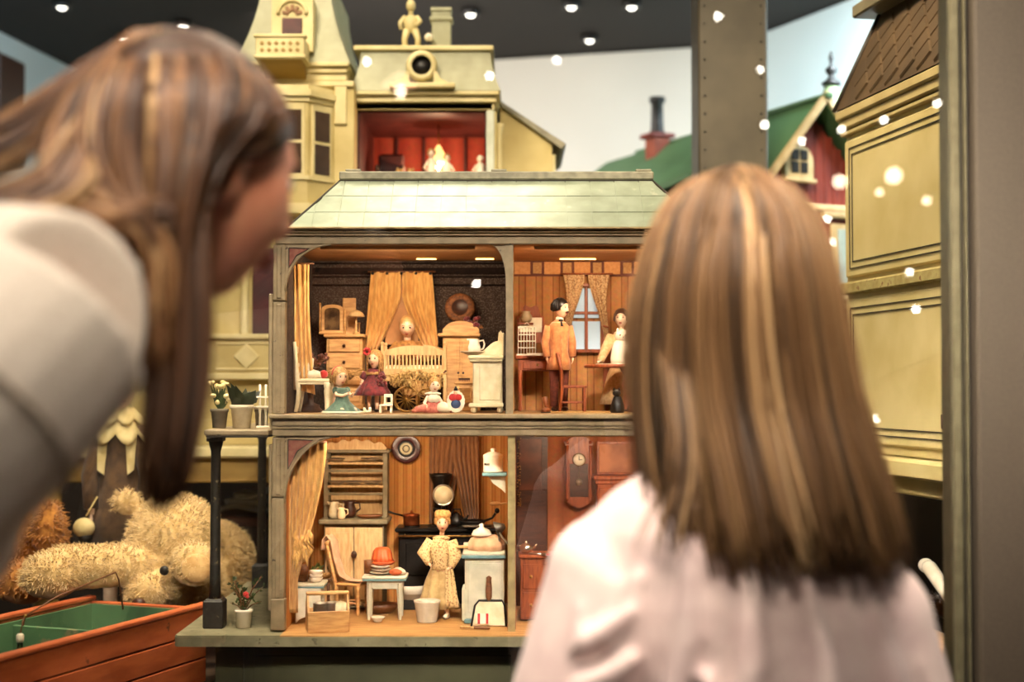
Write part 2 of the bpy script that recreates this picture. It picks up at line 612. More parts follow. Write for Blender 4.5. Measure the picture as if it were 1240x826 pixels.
# side walls, back, dividers
for s, px in ((-1, 338), (1, 864)):
    O(MB().box((xx(px), HD / 2 + 8, zz(762) / 2 + zz(298) / 2), (13, HD - 16, zz(298) - zz(762))), 'side_wall', m_frame, DH)
O(MB().box((0, HD, zz(530)), (540, 6, zz(298))), 'rear_wall', m_frame, DH)
EDGE = M('painted_divider', rgb(176, 156, 106), rgb(140, 122, 82), 50, .55, bump=.1)
O(MB().box((xx(617), DEP / 2, (zz(503) + zz(298)) / 2), (9, DEP, zz(298) - zz(503))), 'divider', m_frame, DH)
O(MB().box((xx(619.5), DEP / 2, zz(527) / 2), (9, DEP, zz(527))), 'divider', EDGE, DH, label='yellowish room divider edge')

# four room backs with their papers
wp_bed = stripes('dark_bedroom_paper', [(0, rgb(58, 44, 38)), (1, rgb(64, 50, 44))], .02, dots=(420, rgb(98, 86, 78)))
wp_par = stripes('orange_striped_paper', [(0, rgb(198, 138, 82)), (.36, rgb(206, 148, 90)), (.40, rgb(130, 78, 44)), (.46, rgb(190, 132, 80)), (.72, rgb(184, 122, 72)), (.78, rgb(130, 78, 44)), (.84, rgb(198, 138, 82))], .030, noise=.5)
wp_kit = stripes('amber_striped_paper', [(0, rgb(206, 142, 74)), (.3, rgb(216, 154, 86)), (.42, rgb(160, 98, 46)), (.5, rgb(204, 138, 72)), (.8, rgb(184, 116, 56)), (.9, rgb(210, 146, 80))], .0155, noise=.35)
wp_red = stripes('red_brown_paper', [(0, rgb(160, 92, 58)), (.5, rgb(176, 106, 68)), (1, rgb(150, 84, 52))], .03, noise=.5)
for nm, x0, x1, y0, y1, mt in (('bedroom_wall', 340, 613, 503, 298, wp_bed), ('parlour_wall', 621, 862, 503, 298, wp_par),
                               ('kitchen_wall', 340, 616, 765, 527, wp_kit), ('dining_wall', 623, 862, 765, 527, wp_red)):
    O(MB().box((xx((x0 + x1) / 2), DEP + 2, (zz(y0) + zz(y1)) / 2), (x1 - x0, 4, zz(y1) - zz(y0))), nm, mt, DH)
for nm, px, y0, y1, mt in (('bedroom_wall', 345.2, 503, 298, wp_bed), ('kitchen_wall', 345.2, 765, 527, wp_kit), ('parlour_wall', 621.8, 503, 298, wp_par), ('dining_wall', 624.4, 765, 527, wp_red),
                           ('bedroom_wall', 612.2, 503, 298, wp_bed), ('kitchen_wall', 614.8, 765, 527, wp_kit)):
    O(MB().box((xx(px), DEP / 2 + 8, (zz(y0) + zz(y1)) / 2), (.6, DEP - 18, zz(y1) - zz(y0))), nm, mt, DH)
O(MB().box((xx(476), DEP / 2, zz(297)), (268, DEP, 2)), 'bedroom_ceiling', m_ceil, DH)
O(MB().box((xx(742), DEP / 2, zz(297)), (240, DEP, 2)), 'parlour_ceiling', m_ceil, DH)
mfl = M('upper_floor_boards', rgb(176, 140, 92), rgb(140, 106, 66), 30, .5, st=(1, 8, 1))
O(MB().box((0, DEP / 2, zz(504)), (520, DEP, 2)), 'upper_floor', mfl, DH)
O(MB().box((0, DEP / 2, zz(526)), (520, DEP, 2)), 'kitchen_ceiling', m_ceil, DH)
m_rail = M('dark_carved_rail', rgb(34, 23, 19), rgb(20, 14, 12), 120, .9, spec=.15)
mb = MB()
for py, h, t in ((319, 2.5, 4), (328, 9, 1.5), (335, 2, 3), (345, 2, 3)):
    c = L(478, py, 2.485)
    mb.box((xx(479), c.y, c.z), (264, t, h), .5)
O(mb, 'frieze_rail', m_rail, DH)
# frieze of framed squares in the parlour: printed border, each square a proud card
mcardA, mcardB, mcardL = M('frieze_square', rgb(210, 152, 94), rgb(194, 132, 76), 200, .8), M('frieze_square_pale', rgb(190, 146, 92), rgb(168, 118, 68), 300, .8), M('frieze_line', rgb(104, 48, 26), None, 90, .7)
c = L(724.5, 325, 2.487)
O(MB().box((c.x, c.y, c.z), (231, 1.2, 22)), 'frieze_band', mcardL, DH)
ca, cb = None, None
x = 622
i = 0
while x < 806:
    w = 21 if i % 2 == 0 else 13
    p = L(x + w / 2, 324.6, 2.485)
    q = L(x + w / 2 + 1, 324.6, 2.485).x - p.x
    if i % 2 == 0:
        ca = O(MB().box((0, 0, 0), (19.5 * q, 1, 17), .3), 'frieze_square', mcardA, DH) if ca is None else again(ca)
        ca.location = p
    else:
        cb = O(MB().box((0, 0, 0), (10.5 * q, 1.2, 15), .3), 'frieze_square', mcardB, DH) if cb is None else again(cb)
        cb.location = p
    x += w + 1.2
    i += 1

# posts, header, mid floor mouldings
for sgn in (0, 1):
    mir = lambda px: px if not sgn else 1202 - px
    mb = MB()
    for y0, y1 in ((298, 366), (367.5, 503), (531, 603), (604.5, 727)):
        mb.box((xx(mir(338)), 4, (zz(y0) + zz(y1)) / 2), (15, 12, zz(y0) - zz(y1)), 1)
        mb.box((xx(mir(338)), -3, (zz(y0) + zz(y1)) / 2), (6, 3, zz(y0) - zz(y1) - 5), 1)
    O(mb, 'corner_post', m_frame, DH)
    O(MB().box((xx(mir(338.5)), 2, zz(744)), (17, 16, 37), 1), 'post_base', m_frame, DH)
    O(MB().box((xx(mir(327.5)), 20, zz(430)), (5, 40, 145), 1).box((xx(mir(328)), 20, zz(640)), (4, 40, 200), 1), 'side_pilaster', m_frame, DH)
    # corner brackets with a round arch and a sunk red triangle
    for (cx0, cy0, rw, rh) in ((345.5, 298, 55, 56), (345.5, 530, 66, 80)):
        arc = [(mir(cx0 + rw * (1 - cos(a * pi / 24))), cy0 + rh * (1 - sin(a * pi / 24))) for a in range(13)]
        poly = [(xx(mir(cx0)), zz(cy0))] + [(xx(p), zz(q)) for p, q in arc]
        O(MB().prism(poly, -1, 9, 'xz'), 'arch_bracket', m_frame, DH)
        rim = [Vector((xx(p), -2, zz(q))) for p, q in arc]
        O(MB().tube(rim, 1.5, 6), 'arch_rim', m_frame, DH)
        a0, b0 = .52 * rw, .5 * rh
        tri = [(xx(mir(cx0 + 4)), zz(cy0 + 5)), (xx(mir(cx0 + a0)), zz(cy0 + 5)), (xx(mir(cx0 + .2 * rw + 2)), zz(cy0 + .2 * rh + 2)), (xx(mir(cx0 + 4)), zz(cy0 + b0))]
        O(MB().prism(tri, -1.8, -.5, 'xz'), 'spandrel_panel', m_spandrel, DH, label='dull red sunk corner triangle')
        fr = [Vector((p, -1.6, q)) for p, q in ((tri[0][0], tri[0][1] + 1), tri[1], tri[2], tri[3], (tri[0][0], tri[0][1] + 1))]
        O(MB().tube(fr, .8, 5, False), 'spandrel_moulding', m_frame_dk, DH)
O(MB().box((0, 4, zz(290)), (536, 14, 15), 1), 'header_beam', m_frame, DH)
O(MB().box((0, -2, zz(282.5)), (542, 14, 3), 1).box((0, 1, zz(286.5)), (538, 16, 2), .6), 'header_cornice', m_frame, DH)
O(MB().box((0, -5, zz(279)), (548, 20, 3), 1), 'eaves_gutter', M('gutter_brass_worn', rgb(150, 132, 92), rgb(110, 92, 62), 50, .35, .5), DH)
O(MB().box((0, -4, zz(506)), (546, 22, 5), 1.2), 'floor_moulding', m_frame, DH)
O(MB().box((0, 0, zz(513)), (542, 14, 9), 1).box((0, -1, zz(519.6)), (544, 15, 2.5), .8), 'floor_moulding', m_frame, DH)
O(MB().box((0, 1, zz(525.5)), (540, 14, 8), 1), 'floor_moulding', m_frame, DH)
# bracket on top of the divider
poly = [(xx(612.5), zz(298))] + [(xx(612.5 - 20 * (1 - sin(a * pi / 16))), zz(298 + 48 * (1 - cos(a * pi / 16)))) for a in range(8, -1, -1)]
poly = [(xx(612.5), zz(298)), (xx(594), zz(298))] + [(xx(594 + 18.5 * sin(a * pi / 16)), zz(298 + 46 * (1 - cos(a * pi / 16)))) for a in range(1, 9)]
O(MB().prism(poly, 2, 8, 'xz'), 'arch_bracket', m_frame, DH)

# roof: hipped mansard clad in tin sheets
e0, e1 = L(345, 278, 2.19), L(857, 278, 2.19)
t0, t1 = L(412, 219, 2.30), L(790, 219, 2.30)
bd = HD + 10
tb = HD - t0.y
O(MB().add([(e0.x, e0.y, e0.z), (e1.x, e1.y, e1.z), (e1.x, bd, e1.z), (e0.x, bd, e0.z), (t0.x, t0.y, t0.z), (t1.x, t1.y, t1.z), (t1.x, tb, t1.z), (t0.x, tb, t0.z)],
           [(0, 1, 2, 3), (4, 5, 6, 7), (0, 1, 5, 4), (1, 2, 6, 5), (2, 3, 7, 6), (3, 0, 4, 7)]), 'roof_body', m_roof, DH)
nr = Vector((0, -(t0.z - e0.z), (t0.y - e0.y))).normalized()
rows, cw_ = 3, 31.0
ncol = int((e1.x - e0.x) / cw_) + 1
for j in range(rows):
    v0, v1 = j / rows, (j + 1) / rows - .012
    pz = lambda v: (e0.y + (t0.y - e0.y) * v, e0.z + (t0.z - e0.z) * v)
    lo = lambda v: e0.x + (t0.x - e0.x) * v + 1
    hi = lambda v: e1.x + (t1.x - e1.x) * v - 1
    for i in range(ncol):
        a, b_ = e0.x + i * cw_ + .4, e0.x + (i + 1) * cw_ - .4
        al, au, bl, bu = max(a, lo(v0)), max(a, lo(v1)), min(b_, hi(v0)), min(b_, hi(v1))
        if bl - al < 2:
            continue
        vt = v1
        if lo(v1) >= b_:
            vt, au, bu = (b_ - e0.x - 1) / (t0.x - e0.x), b_, b_
        elif hi(v1) <= a:
            vt, au, bu = (a - e1.x + 1) / (t1.x - e1.x), a, a
        off = nr * random.uniform(.1, .55)
        y0, z0 = pz(v0)
        y1, z1 = pz(vt)
        tl = random.uniform(-.25, .25)
        O(MB().slab(Vector((al, y0, z0)) + off, Vector((bl, y0, z0)) + off * (1 + tl), Vector((bu, y1, z1)) + off * (1 - tl), Vector((au, y1, z1)) + off, nr * 1.0), 'roof_sheet', m_roof, DH)
for a, b_ in ((e0, t0), (e1, t1)):
    O(MB().tube([a + nr, b_ + nr], 1.6, 6), 'hip_strip', m_frame_dk, DH)
rc = (t0.z + L(601, 210, 2.30).z) / 2
O(MB().box(((t0.x + t1.x) / 2, t0.y + 8, rc + 1.5), (t1.x - t0.x + 4, 26, 10.5), 1.5), 'ridge_board', m_ridge, DH)
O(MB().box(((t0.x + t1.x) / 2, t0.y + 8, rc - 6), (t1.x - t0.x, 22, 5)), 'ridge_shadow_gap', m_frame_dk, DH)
for px in (427, 604, 780):
    O(MB().box((L(px, 210, 2.3).x, t0.y + 2, rc + 8.5), (20, 8, 3), .8), 'ridge_clasp', m_ridge, DH)
O(MB().box(((t0.x + t1.x) / 2, (t0.y + tb) / 2 + 8, t0.z + 1), (t1.x - t0.x, tb - t0.y, 3)), 'roof_deck', m_ridge, DH)

# lamp tubes inside the rooms
m_tube = M('warm_lamp_tube', rgb(255, 190, 110), None, 50, .4, emit=9)
RL = ((480, 298, 503, .85), (742, 298, 503, .85), (480, 527, 765, .85), (742, 527, 765, .85))
for px, yc, yfl, pw in RL:
    zc = zz(yc)
    O(MB().box((xx(px), 15, zc - 2.2), (190, 4, 4), .6), 'lamp_housing', m_ceil, DH)
    wl = Vector((XX(601, 2.2) + xx(px) * K, 2.2 + 18.5 * K, ZL + (zc - 5) * K))
    area('room_lamp', wl, (wl.x, 2.43, ZL + (zz(yfl) + 95) * K), .21, pw * 1.05, (1.0, .75, .49), R_(178), sy=.010)
for x0, x1 in ((504, 528), (576, 598), (678, 722)):
    p = L((x0 + x1) / 2, 313.5, 2.43)
    O(MB().box((p.x, p.y, p.z - .3), ((x1 - x0) * 1.1, 3, 1.2), .3), 'lamp_strip', m_tube, DH)

# side porch: balcony on black columns
O(MB().box((xx(288.5), 150, zz(525.5)), (78, 320, 7), 1.5), 'balcony_floor', m_frame, DH)
O(MB().box((xx(288.5), 150, zz(530.2)), (74, 316, 2.5), .6), 'balcony_floor_edge', m_frame_dk, DH)


def porch_post(px, d):
    c = L(px, 765, d)
    x, y = c.x, c.y
    O(MB().lathe([(7.5, 34), (6.5, 60), (6.2, 140), (6, 215), (8, 222), (9.5, 229), (9.5, 233)], 12, (x, y, 0)), 'porch_column', m_black_post, DH)
    O(MB().box((x, y, 17), (25, 25, 34), 1.5).box((x, y, 33), (21, 21, 5), 1), 'column_base', m_black_post, DH)
    O(MB().box((x, y, 230), (20, 20, 5), 1), 'column_capital', m_black_post, DH)


porch_post(262, 2.24)
porch_post(318, 2.68)
# bits of white balustrade on the balcony
mb = MB()
for px in (315, 322, 328):
    c = L(px, 522, 2.27 if px < 325 else 2.24)
    mb.lathe([(1.6, 4), (1.2, 20), (2, 28), (1.2, 36), (1.4, 58)], 8, (c.x, c.y, c.z))
c = L(320, 522, 2.26)
mb.box((c.x, c.y, c.z + 30), (19, 3, 2.4), .6).box((c.x, c.y, c.z + 42), (19, 3, 2.4), .6).box((c.x, c.y, c.z + 5), (19, 4, 3), .6)
mb.ell((L(327, 0, 2.24).x, L(0, 0, 2.24).y, c.z + 62), 2.6, 8, 6)
O(mb, 'balustrade', m_white, DH, label='broken white balustrade piece')

# plinth below
pl = thing('display_plinth', 'dark olive wooden plinth carrying the open dollhouse', 'plinth', (XX(601, 2.25), 2.25, 0))
zt = ZL - 13 * K
PXa, PXb = XX(262, 2.22) - XX(601, 2.25), XX(950, 2.22) - XX(601, 2.25)
O(MB().box(((PXa + PXb) / 2, .24, zt / 2), (PXb - PXa, .52, zt), .003), 'plinth_body', m_base, pl)
O(MB().box((PXa + .022, -.0215, zt / 2), (.044, .006, zt - .002), .001), 'plinth_stile', m_base, pl)
O(MB().box((PXa + .26, -.0215, zt / 2), (.40, .004, zt - .05), .001), 'plinth_panel', m_base, pl)

ZU = ZL + zz(503) * K + .0005
ZL += .0005

# ================================================================ heads, hands, dolls
def headgrid(mb, c, H, M3=None, nu=28, nv=22, child=0.0):
    """a head of height H about centre c, facing -Y before the rotation M3"""
    g = lambda v, m, s: exp(-((v - m) / s) ** 2)

    def P(u, v):
        th, ph = pi * (.003 + .994 * v), 2 * pi * u
        dx, dy, dz = sin(th) * sin(ph), -sin(th) * cos(ph), cos(th)
        x, y, z = dx * .355, dy * .435, dz * .5
        if z < 0:
            t = (-z / .5)
            x *= 1 - (.30 - .08 * child) * t ** 1.6
            y = y * (1 - .14 * t) if y < 0 else y * (1 - .45 * t)
            y -= .05 * t
        if z > .1 and y > 0:
            y *= 1.04
        w = max(0.0, -dy) ** .5 if dy < 0 else 0
        ax = abs(x)
        o = 0
        nz = .5 * (1 + math.tanh((z + .165) / .022)) * .5 * (1 - math.tanh((z - .05) / .05))
        o += (.035 + .075 * max(0, min(1, (.08 - z) / .22))) * nz * exp(-(x / (.045 + .03 * g(z, -.13, .05))) ** 2)
        o -= .035 * g(ax, .15, .075) * g(z, .03, .055)
        o += .018 * g(ax, .13, .11) * g(z, .12, .04)
        o += .020 * g(ax, .17, .08) * g(z, -.13, .08)
        o += .022 * g(x, 0, .10) * (g(z, -.235, .022) + g(z, -.285, .024))
        o -= .012 * g(x, 0, .12) * g(z, -.26, .008)
        o += .030 * g(x, 0, .09) * g(z, -.42, .06)
        o += .020 * g(ax, .13, .05) * g(z, .02, .03)
        y -= o * w
        p = Vector((x, y, z)) * H
        return (M3 @ p if M3 else p) + Vector(c)
    mb.grid(P, nu, nv, wrap=True)
    return mb


def face_parts(par, c, H, M3, lips=None, eyes=None, brow=None, sink=0.0, big=1.25):
    f = lambda x, y, z: (M3 @ (Vector((x, y, z)) * H) if M3 else Vector((x, y, z)) * H) + Vector(c)
    for s in (-1, 1):
        O(MB().ell(f(s * .145, -.368 + sink, .03), (.056 * big * H, .034 * H, .032 * big * H), 8, 6, M3), 'eye', m_eyewhite, par)
        O(MB().ell(f(s * .145, -.396 + sink, .03), (.033 * big * H, .018 * H, .033 * big * H), 8, 6, M3), 'pupil', eyes or m_eye, par)
        O(MB().tube([f(s * .07, -.405, .105), f(s * .15, -.40, .125), f(s * .23, -.35, .10)], [.008 * H, .013 * H, .006 * H], 6), 'eyebrow', brow or m_brown, par)
    O(MB().tube([f(-.085, -.395, -.255), f(-.03, -.425, -.247), f(0, -.428, -.252), f(.03, -.425, -.247), f(.085, -.395, -.255)], [.006 * H, .02 * H, .017 * H, .02 * H, .006 * H], 6)
      .tube([f(-.07, -.397, -.268), f(0, -.425, -.282), f(.07, -.397, -.268)], [.006 * H, .02 * H, .006 * H], 6), 'lips', lips or m_lip, par)


def hand(mb, w, d, n, s, curl=.5, side=1):
    """hand of length s at wrist w pointing along d, palm facing n; five fingers"""
    d, n = Vector(d).normalized(), Vector(n)
    n = (n - d * n.dot(d)).normalized()
    t = d.cross(n) * side
    w = Vector(w)
    R = Matrix((t, d, n)).transposed()
    mb.ell(w + d * s * .27, (s * .22, s * .32, s * .11), 10, 7, R)
    for k, ln in enumerate((.36, .44, .47, .40, .31)):
        if k == 0:
            b = w + d * s * .18 + t * s * .17
            dd = (d * .75 + t * .65).normalized()
            pts = [b, b + dd * s * .17, b + dd * s * .30 + n * s * .04 + d * s * .06]
            mb.tube(pts, [s * .075, s * .06, s * .045], 6)
        else:
            b = w + d * s * .50 + t * s * (.16 - .105 * (k - 1))
            a1, a2 = curl * .7, curl * 1.5
            p1 = b + (d * cos(a1) + n * sin(a1)) * s * ln * .5
            p2 = p1 + (d * cos(a2) + n * sin(a2)) * s * ln * .5
            mb.tube([b - d * s * .1, b, p1, p2], [s * .05, s * .052, s * .046, s * .036], 6)
    return mb


def RZ(a):
    return Matrix.Rotation(a, 3, 'Z')


def RX(a):
    return Matrix.Rotation(a, 3, 'X')


def pleat(n, amp):
    return lambda a, f: 1 + amp * (1 - f) * (sin(n * a) + .4 * sin(2.3 * n * a + 1))


def doll_hair(par, c, H, M3, mat, long=0.0, n=70, bun=False, seed=1, top=1.06):
    rnd = random.Random(seed)
    mb = MB()
    A = []
    f = lambda x, y, z: (M3 @ (Vector((x, y, z)) * H) if M3 else Vector((x, y, z)) * H) + Vector(c)
    cap = []

    def P(u, v):
        th, ph = pi * (.002 + .60 * v), 2 * pi * u
        k = 1.0 if cos(ph) < .25 else 1 - .42 * v * (cos(ph) - .25) / .75
        th *= k
        return f(.355 * top * sin(th) * sin(ph), -.435 * top * sin(th) * cos(ph) + .02, .5 * top * cos(th) + .01)
    mb.grid(P, 20, 8, wrap=True)
    for i in range(n):
        ph = rnd.uniform(.9, 2 * pi - .9)
        l_ = long * rnd.uniform(.8, 1.1)
        pts = []
        for k in range(6):
            t = k / 5
            th = pi * (.08 + .47 * min(1, t * 1.6))
            z = .5 * cos(th) * top - max(0, t - .6) * l_ * 2.4
            wv = 1.04 + .05 * sin(9 * t + i)
            pts.append(f(.37 * wv * top * sin(th) * sin(ph), -.45 * wv * top * sin(th) * cos(ph) + .02, z))
        mb.tube(pts, [.02 * H, .035 * H, .04 * H, .04 * H, .035 * H, .012 * H], 5)
    if bun:
        mb.ell(f(0, .1, .6), (.2 * H, .2 * H, .16 * H))
    return O(mb, 'hair', mat, par)


m_blond = M('doll_blond_hair', rgb(196, 150, 88), rgb(130, 90, 46), 300, .5)
m_brownhair = M('doll_brown_hair', rgb(74, 46, 28), rgb(44, 26, 16), 300, .45)
m_blackhair = M('doll_painted_black_hair', rgb(30, 24, 22), rgb(20, 16, 14), 300, .3)

UF = lambda d: ZU                      # upper floor level
PX = lambda px, d: XX(px, d)

# ================================================================ bedroom
def curtain(par, name, mat, w0, w1, h, folds, amp, seed=0, fn=None, th=.7, nu=60, nv=16):
    """hanging cloth: top width w0, bottom width w1, height h, centred on x = 0, hanging from z = h to 0"""
    def P(u, v):
        w = w0 + (w1 - w0) * v
        x = (u - .5) * w
        y = amp * (.5 + .5 * v) * sin(2 * pi * folds * u + .8 * sin(3 * v + seed)) + amp * .3 * sin(5.3 * folds * u + seed)
        x += amp * .35 * sin(4 * v + 9 * u + seed)
        z = h * (1 - v)
        if fn:
            x, y, z = fn(u, v, x, y, z)
        return (x, y, z)
    return O(MB().grid(P, nu, nv), name, mat, par, solid=th)


# left gathered curtain on its rod
t = T('amber_curtain', 'narrow amber curtain gathered at the left wall of the dark-papered bedroom', 'curtain', 366, 2.28, ZZ(472, 2.28))
curtain(t, 'cloth', m_curtain, 22, 28, 152, 4, 2.6, 1, lambda u, v, x, y, z: (x * (1 - .15 * sin(v * 3.1)) - 3 + 4 * v, y, z - 6 * (u * u) * v))
O(MB().cyl((-14, 0, 153), (14, 0, 153), 1, n=8), 'rod', m_brown, t)

# centre curtain, parted like a tent in front of the back wall
t = T('parted_curtain', 'pair of amber curtains parted like a tent behind the cot', 'curtain', 486, 2.465, ZZ(425, 2.465))
for s in (-1, 1):
    def tent(u, v, x, y, z, s=s):
        a = u if s > 0 else 1 - u                 # 0 at the middle of the window
        inner = .6 + 44 * max(0, v - .33) ** 1.1
        outer = 37 + 8 * v
        return (s * (inner + (outer - inner) * a), y, z)
    curtain(t, 'cloth', m_curtain, 38, 40, 96, 4, 2.2, s, tent)
O(MB().cyl((-41, 0, 96), (41, 0, 96), 1.1, n=8), 'rod', m_brown, t)
ring = None
for i in range(5):
    ring = O(MB().ell((0, -2.5, 94), 1.9, 8, 6), 'curtain_ring', m_dark, t) if ring is None else again(ring, t)
    ring.location = (-35 + 17.5 * i, 0, 0)
O(MB().box((0, 4, 48), (40, 1, 80)), 'lit_window', M('amber_window', rgb(190, 130, 70), None, 50, .5), t)

# chest of drawers
t = T('chest_of_drawers', 'honey-coloured chest of four drawers behind the seated doll', 'chest of drawers', 417, 2.42, ZU)
O(MB().box((0, 16, 46), (44, 32, 86), .8).box((0, 14, 91), (50, 38, 4), 1.2).box((0, 15, 5), (47, 34, 6), .8), 'body', m_wood, t)
dr = None
for i in range(4):
    if dr is None:
        dr = O(MB().box((0, -1, 0), (38, 3, 15.5), .8), 'drawer', m_wood, t)
        kn = O(MB().ell((0, -4.5, 0), (2.1, 2.6, 2.1), 8, 6), 'knob', m_wood_dark, dr)
    else:
        dr = again(dr, t)
        again(kn, dr)
    dr.location = (0, 0, 79 - 20 * i)
zc = ZU + 93 * 2.42 / F
for s in (-1, 1):
    pass
t2 = T('arched_mirror', 'arched wooden swing mirror standing on the chest of drawers', 'mirror', 402, 2.42, zc)
arch = [(-13, 3), (13, 3), (13, 30)] + [(13 * cos(a * pi / 8), 31 + 5 * sin(a * pi / 8)) for a in range(1, 8)] + [(-13, 30)]
O(MB().prism(arch, 0, 3), 'frame', m_wood, t2)
O(MB().prism([(x * .72, 5 + (z - 3) * .82) for x, z in arch], -.6, .2), 'mirror_glass', M('cloudy_mirror', rgb(120, 92, 60), rgb(60, 44, 32), 90, .2, .3), t2)
O(MB().box((0, 3, 1.5), (32, 10, 3), .8).cyl((-15, 2, 0), (-15, 2, 38), 1.3).cyl((15, 2, 0), (15, 2, 30), 1.3), 'stand', m_wood, t2)
t2 = T('gallery_rail', 'low slatted gallery rail along the top of the chest of drawers', 'rail', 414, 2.45, zc)
O(MB().box((0, 0, 14), (44, 2, 2), .4).box((0, 0, 1), (44, 2, 2), .4), 'rail', m_wood, t2)
b0 = None
for i in range(12):
    b0 = O(MB().box((0, 0, 7.5), (1.6, 1.6, 12)), 'baluster', m_wood, t2) if b0 is None else again(b0, t2)
    b0.location.x = -20 + 3.7 * i
t2 = T('upright_book', 'tall pale book standing behind the arched mirror', 'book', 423, 2.452, zc)
O(MB().box((0, 0, 22), (15, 3, 44), .5), 'pages', m_wood2, t2)
O(MB().box((0, -2, 22), (16, .8, 45), .3).box((-8, 0, 22), (.8, 4, 45), .3), 'cover', m_wood, t2)
t2 = T('mushroom_lamp', 'small wooden mushroom-shaped lamp at the right end of the chest', 'lamp', 431, 2.425, zc)
O(MB().lathe([(4, 0), (4.4, 1.5), (1.6, 3), (1.3, 20), (1.5, 22)], 12), 'stem', m_wood, t2)
O(MB().lathe([(10, 21), (10.3, 22.5), (8, 26), (4, 28.5), (.8, 29.5)], 16), 'lamp_shade', m_wood2, t2)

# white chair with hat
t = T('cream_chair', 'cream painted chair with a turned front leg, a hat on its seat', 'chair', 379, 2.262, ZU)
O(MB().box((1, 16, 39), (43, 34, 5), 1.5).box((1, 16, 36), (40, 31, 4), .5), 'seat', m_cream, t)
for y in (2, 30):
    O(MB().lathe([(3, 0), (4, 2), (2.6, 4), (3.6, 20), (4.2, 27), (3.2, 29), (4.2, 31), (4.2, 37)], 10, (17, y, 0)), 'leg', m_cream, t)
    O(MB().tube([(-21, y, .8), (-19, y, 12), (-17.5, y, 25), (-19, y, 38), (-20.5, y, 60), (-23, y, 86)], [2.4, 2.6, 2.8, 2.8, 2.4, 2], 8), 'leg', m_cream, t)
O(MB().box((-21.5, 16, 76), (3, 30, 9), 1).box((-20, 16, 58), (2.4, 30, 5), .8), 'backrest', m_cream, t)
t2 = T('pointed_hat', 'pointed white felt hat with a red pompom on the cream chair', 'hat', 378, 2.277, ZU + 42 * 2.262 / F)
O(MB().tube([(-12, 8, 2), (-9, 8, 9), (-4, 8, 17), (0, 8, 24)], [6, 7, 5, 1.2], 10).tube([(-14, 8, 2.5), (0, 4, 4.5), (13, 8, 3)], [2.5, 6.5, 3], 10), 'felt', m_white, t2)
O(MB().ell((13, 7, 4.6), 5.2, 10, 8), 'pompom', m_red, t2)

t = T('pedestal_stand', 'dark turned pedestal stand under the cream chair', 'stand', 376, 2.335, ZU)
O(MB().lathe([(14, 0), (14, 3), (11, 6), (12, 8), (4, 11), (3.4, 18), (4.6, 24), (3, 32), (4, 46), (9, 48), (9, 50)], 16), 'column', m_wood_dark, t)
O(MB().lathe([(9, 50), (13, 52), (13, 54), (2, 54.5)], 16), 'top', m_wood_dark, t)
t2 = T('dried_flowers', 'bunch of dark dried flowers behind the pointed hat', 'flowers', 384, 2.36, ZU + 54 * 2.36 / F)
rn = random.Random(3)
mb, mb2 = MB(), MB()
for i in range(26):
    e = Vector((rn.uniform(-15, 14), rn.uniform(-6, 6), rn.uniform(3, 17)))
    mb.tube([(0, 0, -4), e * .5 + Vector((0, 0, 2)), e], [.7, .6, .4], 4)
    mb2.ell(e, rn.uniform(1.4, 2.6), 6, 5)
O(mb, 'stems', m_brown, t2)
O(mb2, 'flower_heads', M('faded_flower', rgb(132, 76, 60), rgb(70, 40, 32), 200, .8), t2)
# small sprawling straw bunch on drawers
t2 = T('straw_sprig', 'loose sprig of straw laid across the lower drawers of the chest', 'straw', 414, 2.385, ZU)
mb = MB()
for i in range(34):
    x0 = rn.uniform(-20, 16)
    mb.tube([(x0, 0, 42 + rn.uniform(-4, 4)), (x0 + 8, -3, 47 + rn.uniform(-3, 3)), (x0 + 16, -2, 44 + rn.uniform(-5, 8))], [.8, .9, .3], 4)
mb.cyl((0, 0, 0), (0, 0, 44), 1.0, n=6).lathe([(6, 0), (6, 2), (1, 3)], 10)
O(mb, 'stalks', m_straw, t2)

# seated doll in green
m_greencloth = M('sea_green_dress', rgb(92, 122, 104), rgb(62, 88, 76), 160, .8, sheen=.2)
t = T('seated_doll', 'blonde doll in a green dress with white trim sitting on the bedroom floor', 'doll', 414, 2.222, ZU, R_(38))
hc = (-3, 2, 44)
body = MB()
headgrid(body, hc, 24, RX(.08), child=1)
body.tube([(-3, 2, 34), (-2, 3, 28)], 3, 8).tube([(-1, 3, 29), (-1, 4, 8)], [7, 10], 10)
for s in (-1, 1):
    a = [(s * 6, 2, 29), (s * 10, -3, 22), (s * 6, -13, 21), (s * 3.5, -20, 24)]
    body.tube(a, [2.4, 2.3, 2, 1.6], 8)
    hand(body, a[-1], (0, -1, .5), (0, 0, -1), 5, .6, s)
    body.tube([(s * 4, 2, 5), (s * 9, -16, 4), (s * 7, -20, 3)], [4, 3, 2.2], 8)
O(body, 'body', m_dollskin, t)
face_parts(t, hc, 24, RX(.08))
doll_hair(t, hc, 24, RX(.08), m_blond, .25, 50, seed=5)
O(MB().lathe([(24, 0), (21, 3), (15, 8), (9, 14), (7.5, 20), (8, 27), (7, 30), (3, 31)], 36, (-1, -2, 0), None, pleat(9, .10)), 'dress', m_greencloth, t)
O(MB().lathe([(24.6, .1), (24.8, 1.6), (22.6, 2.6), (22, 1.5)], 36, (-1, -2, 0), None, pleat(9, .10)), 'hem_lace', m_white, t)
mb = MB()
for s in (-1, 1):
    mb.ell((s * 8, 1, 27.5), (4.2, 4.2, 4.5), 10, 8)
O(mb, 'puff_sleeve', m_greencloth, t)
O(MB().ell((-1, -3, 24), (6, 4.5, 3.4), 12, 8), 'white_bodice', m_white, t)
O(MB().tube([Vector((-3 + 9.2 * sin(a), 2.4, 44 + 12.6 * cos(a))) for a in [x * .2 - 1.4 for x in range(15)]], 1.3, 6), 'hair_band', m_red, t)

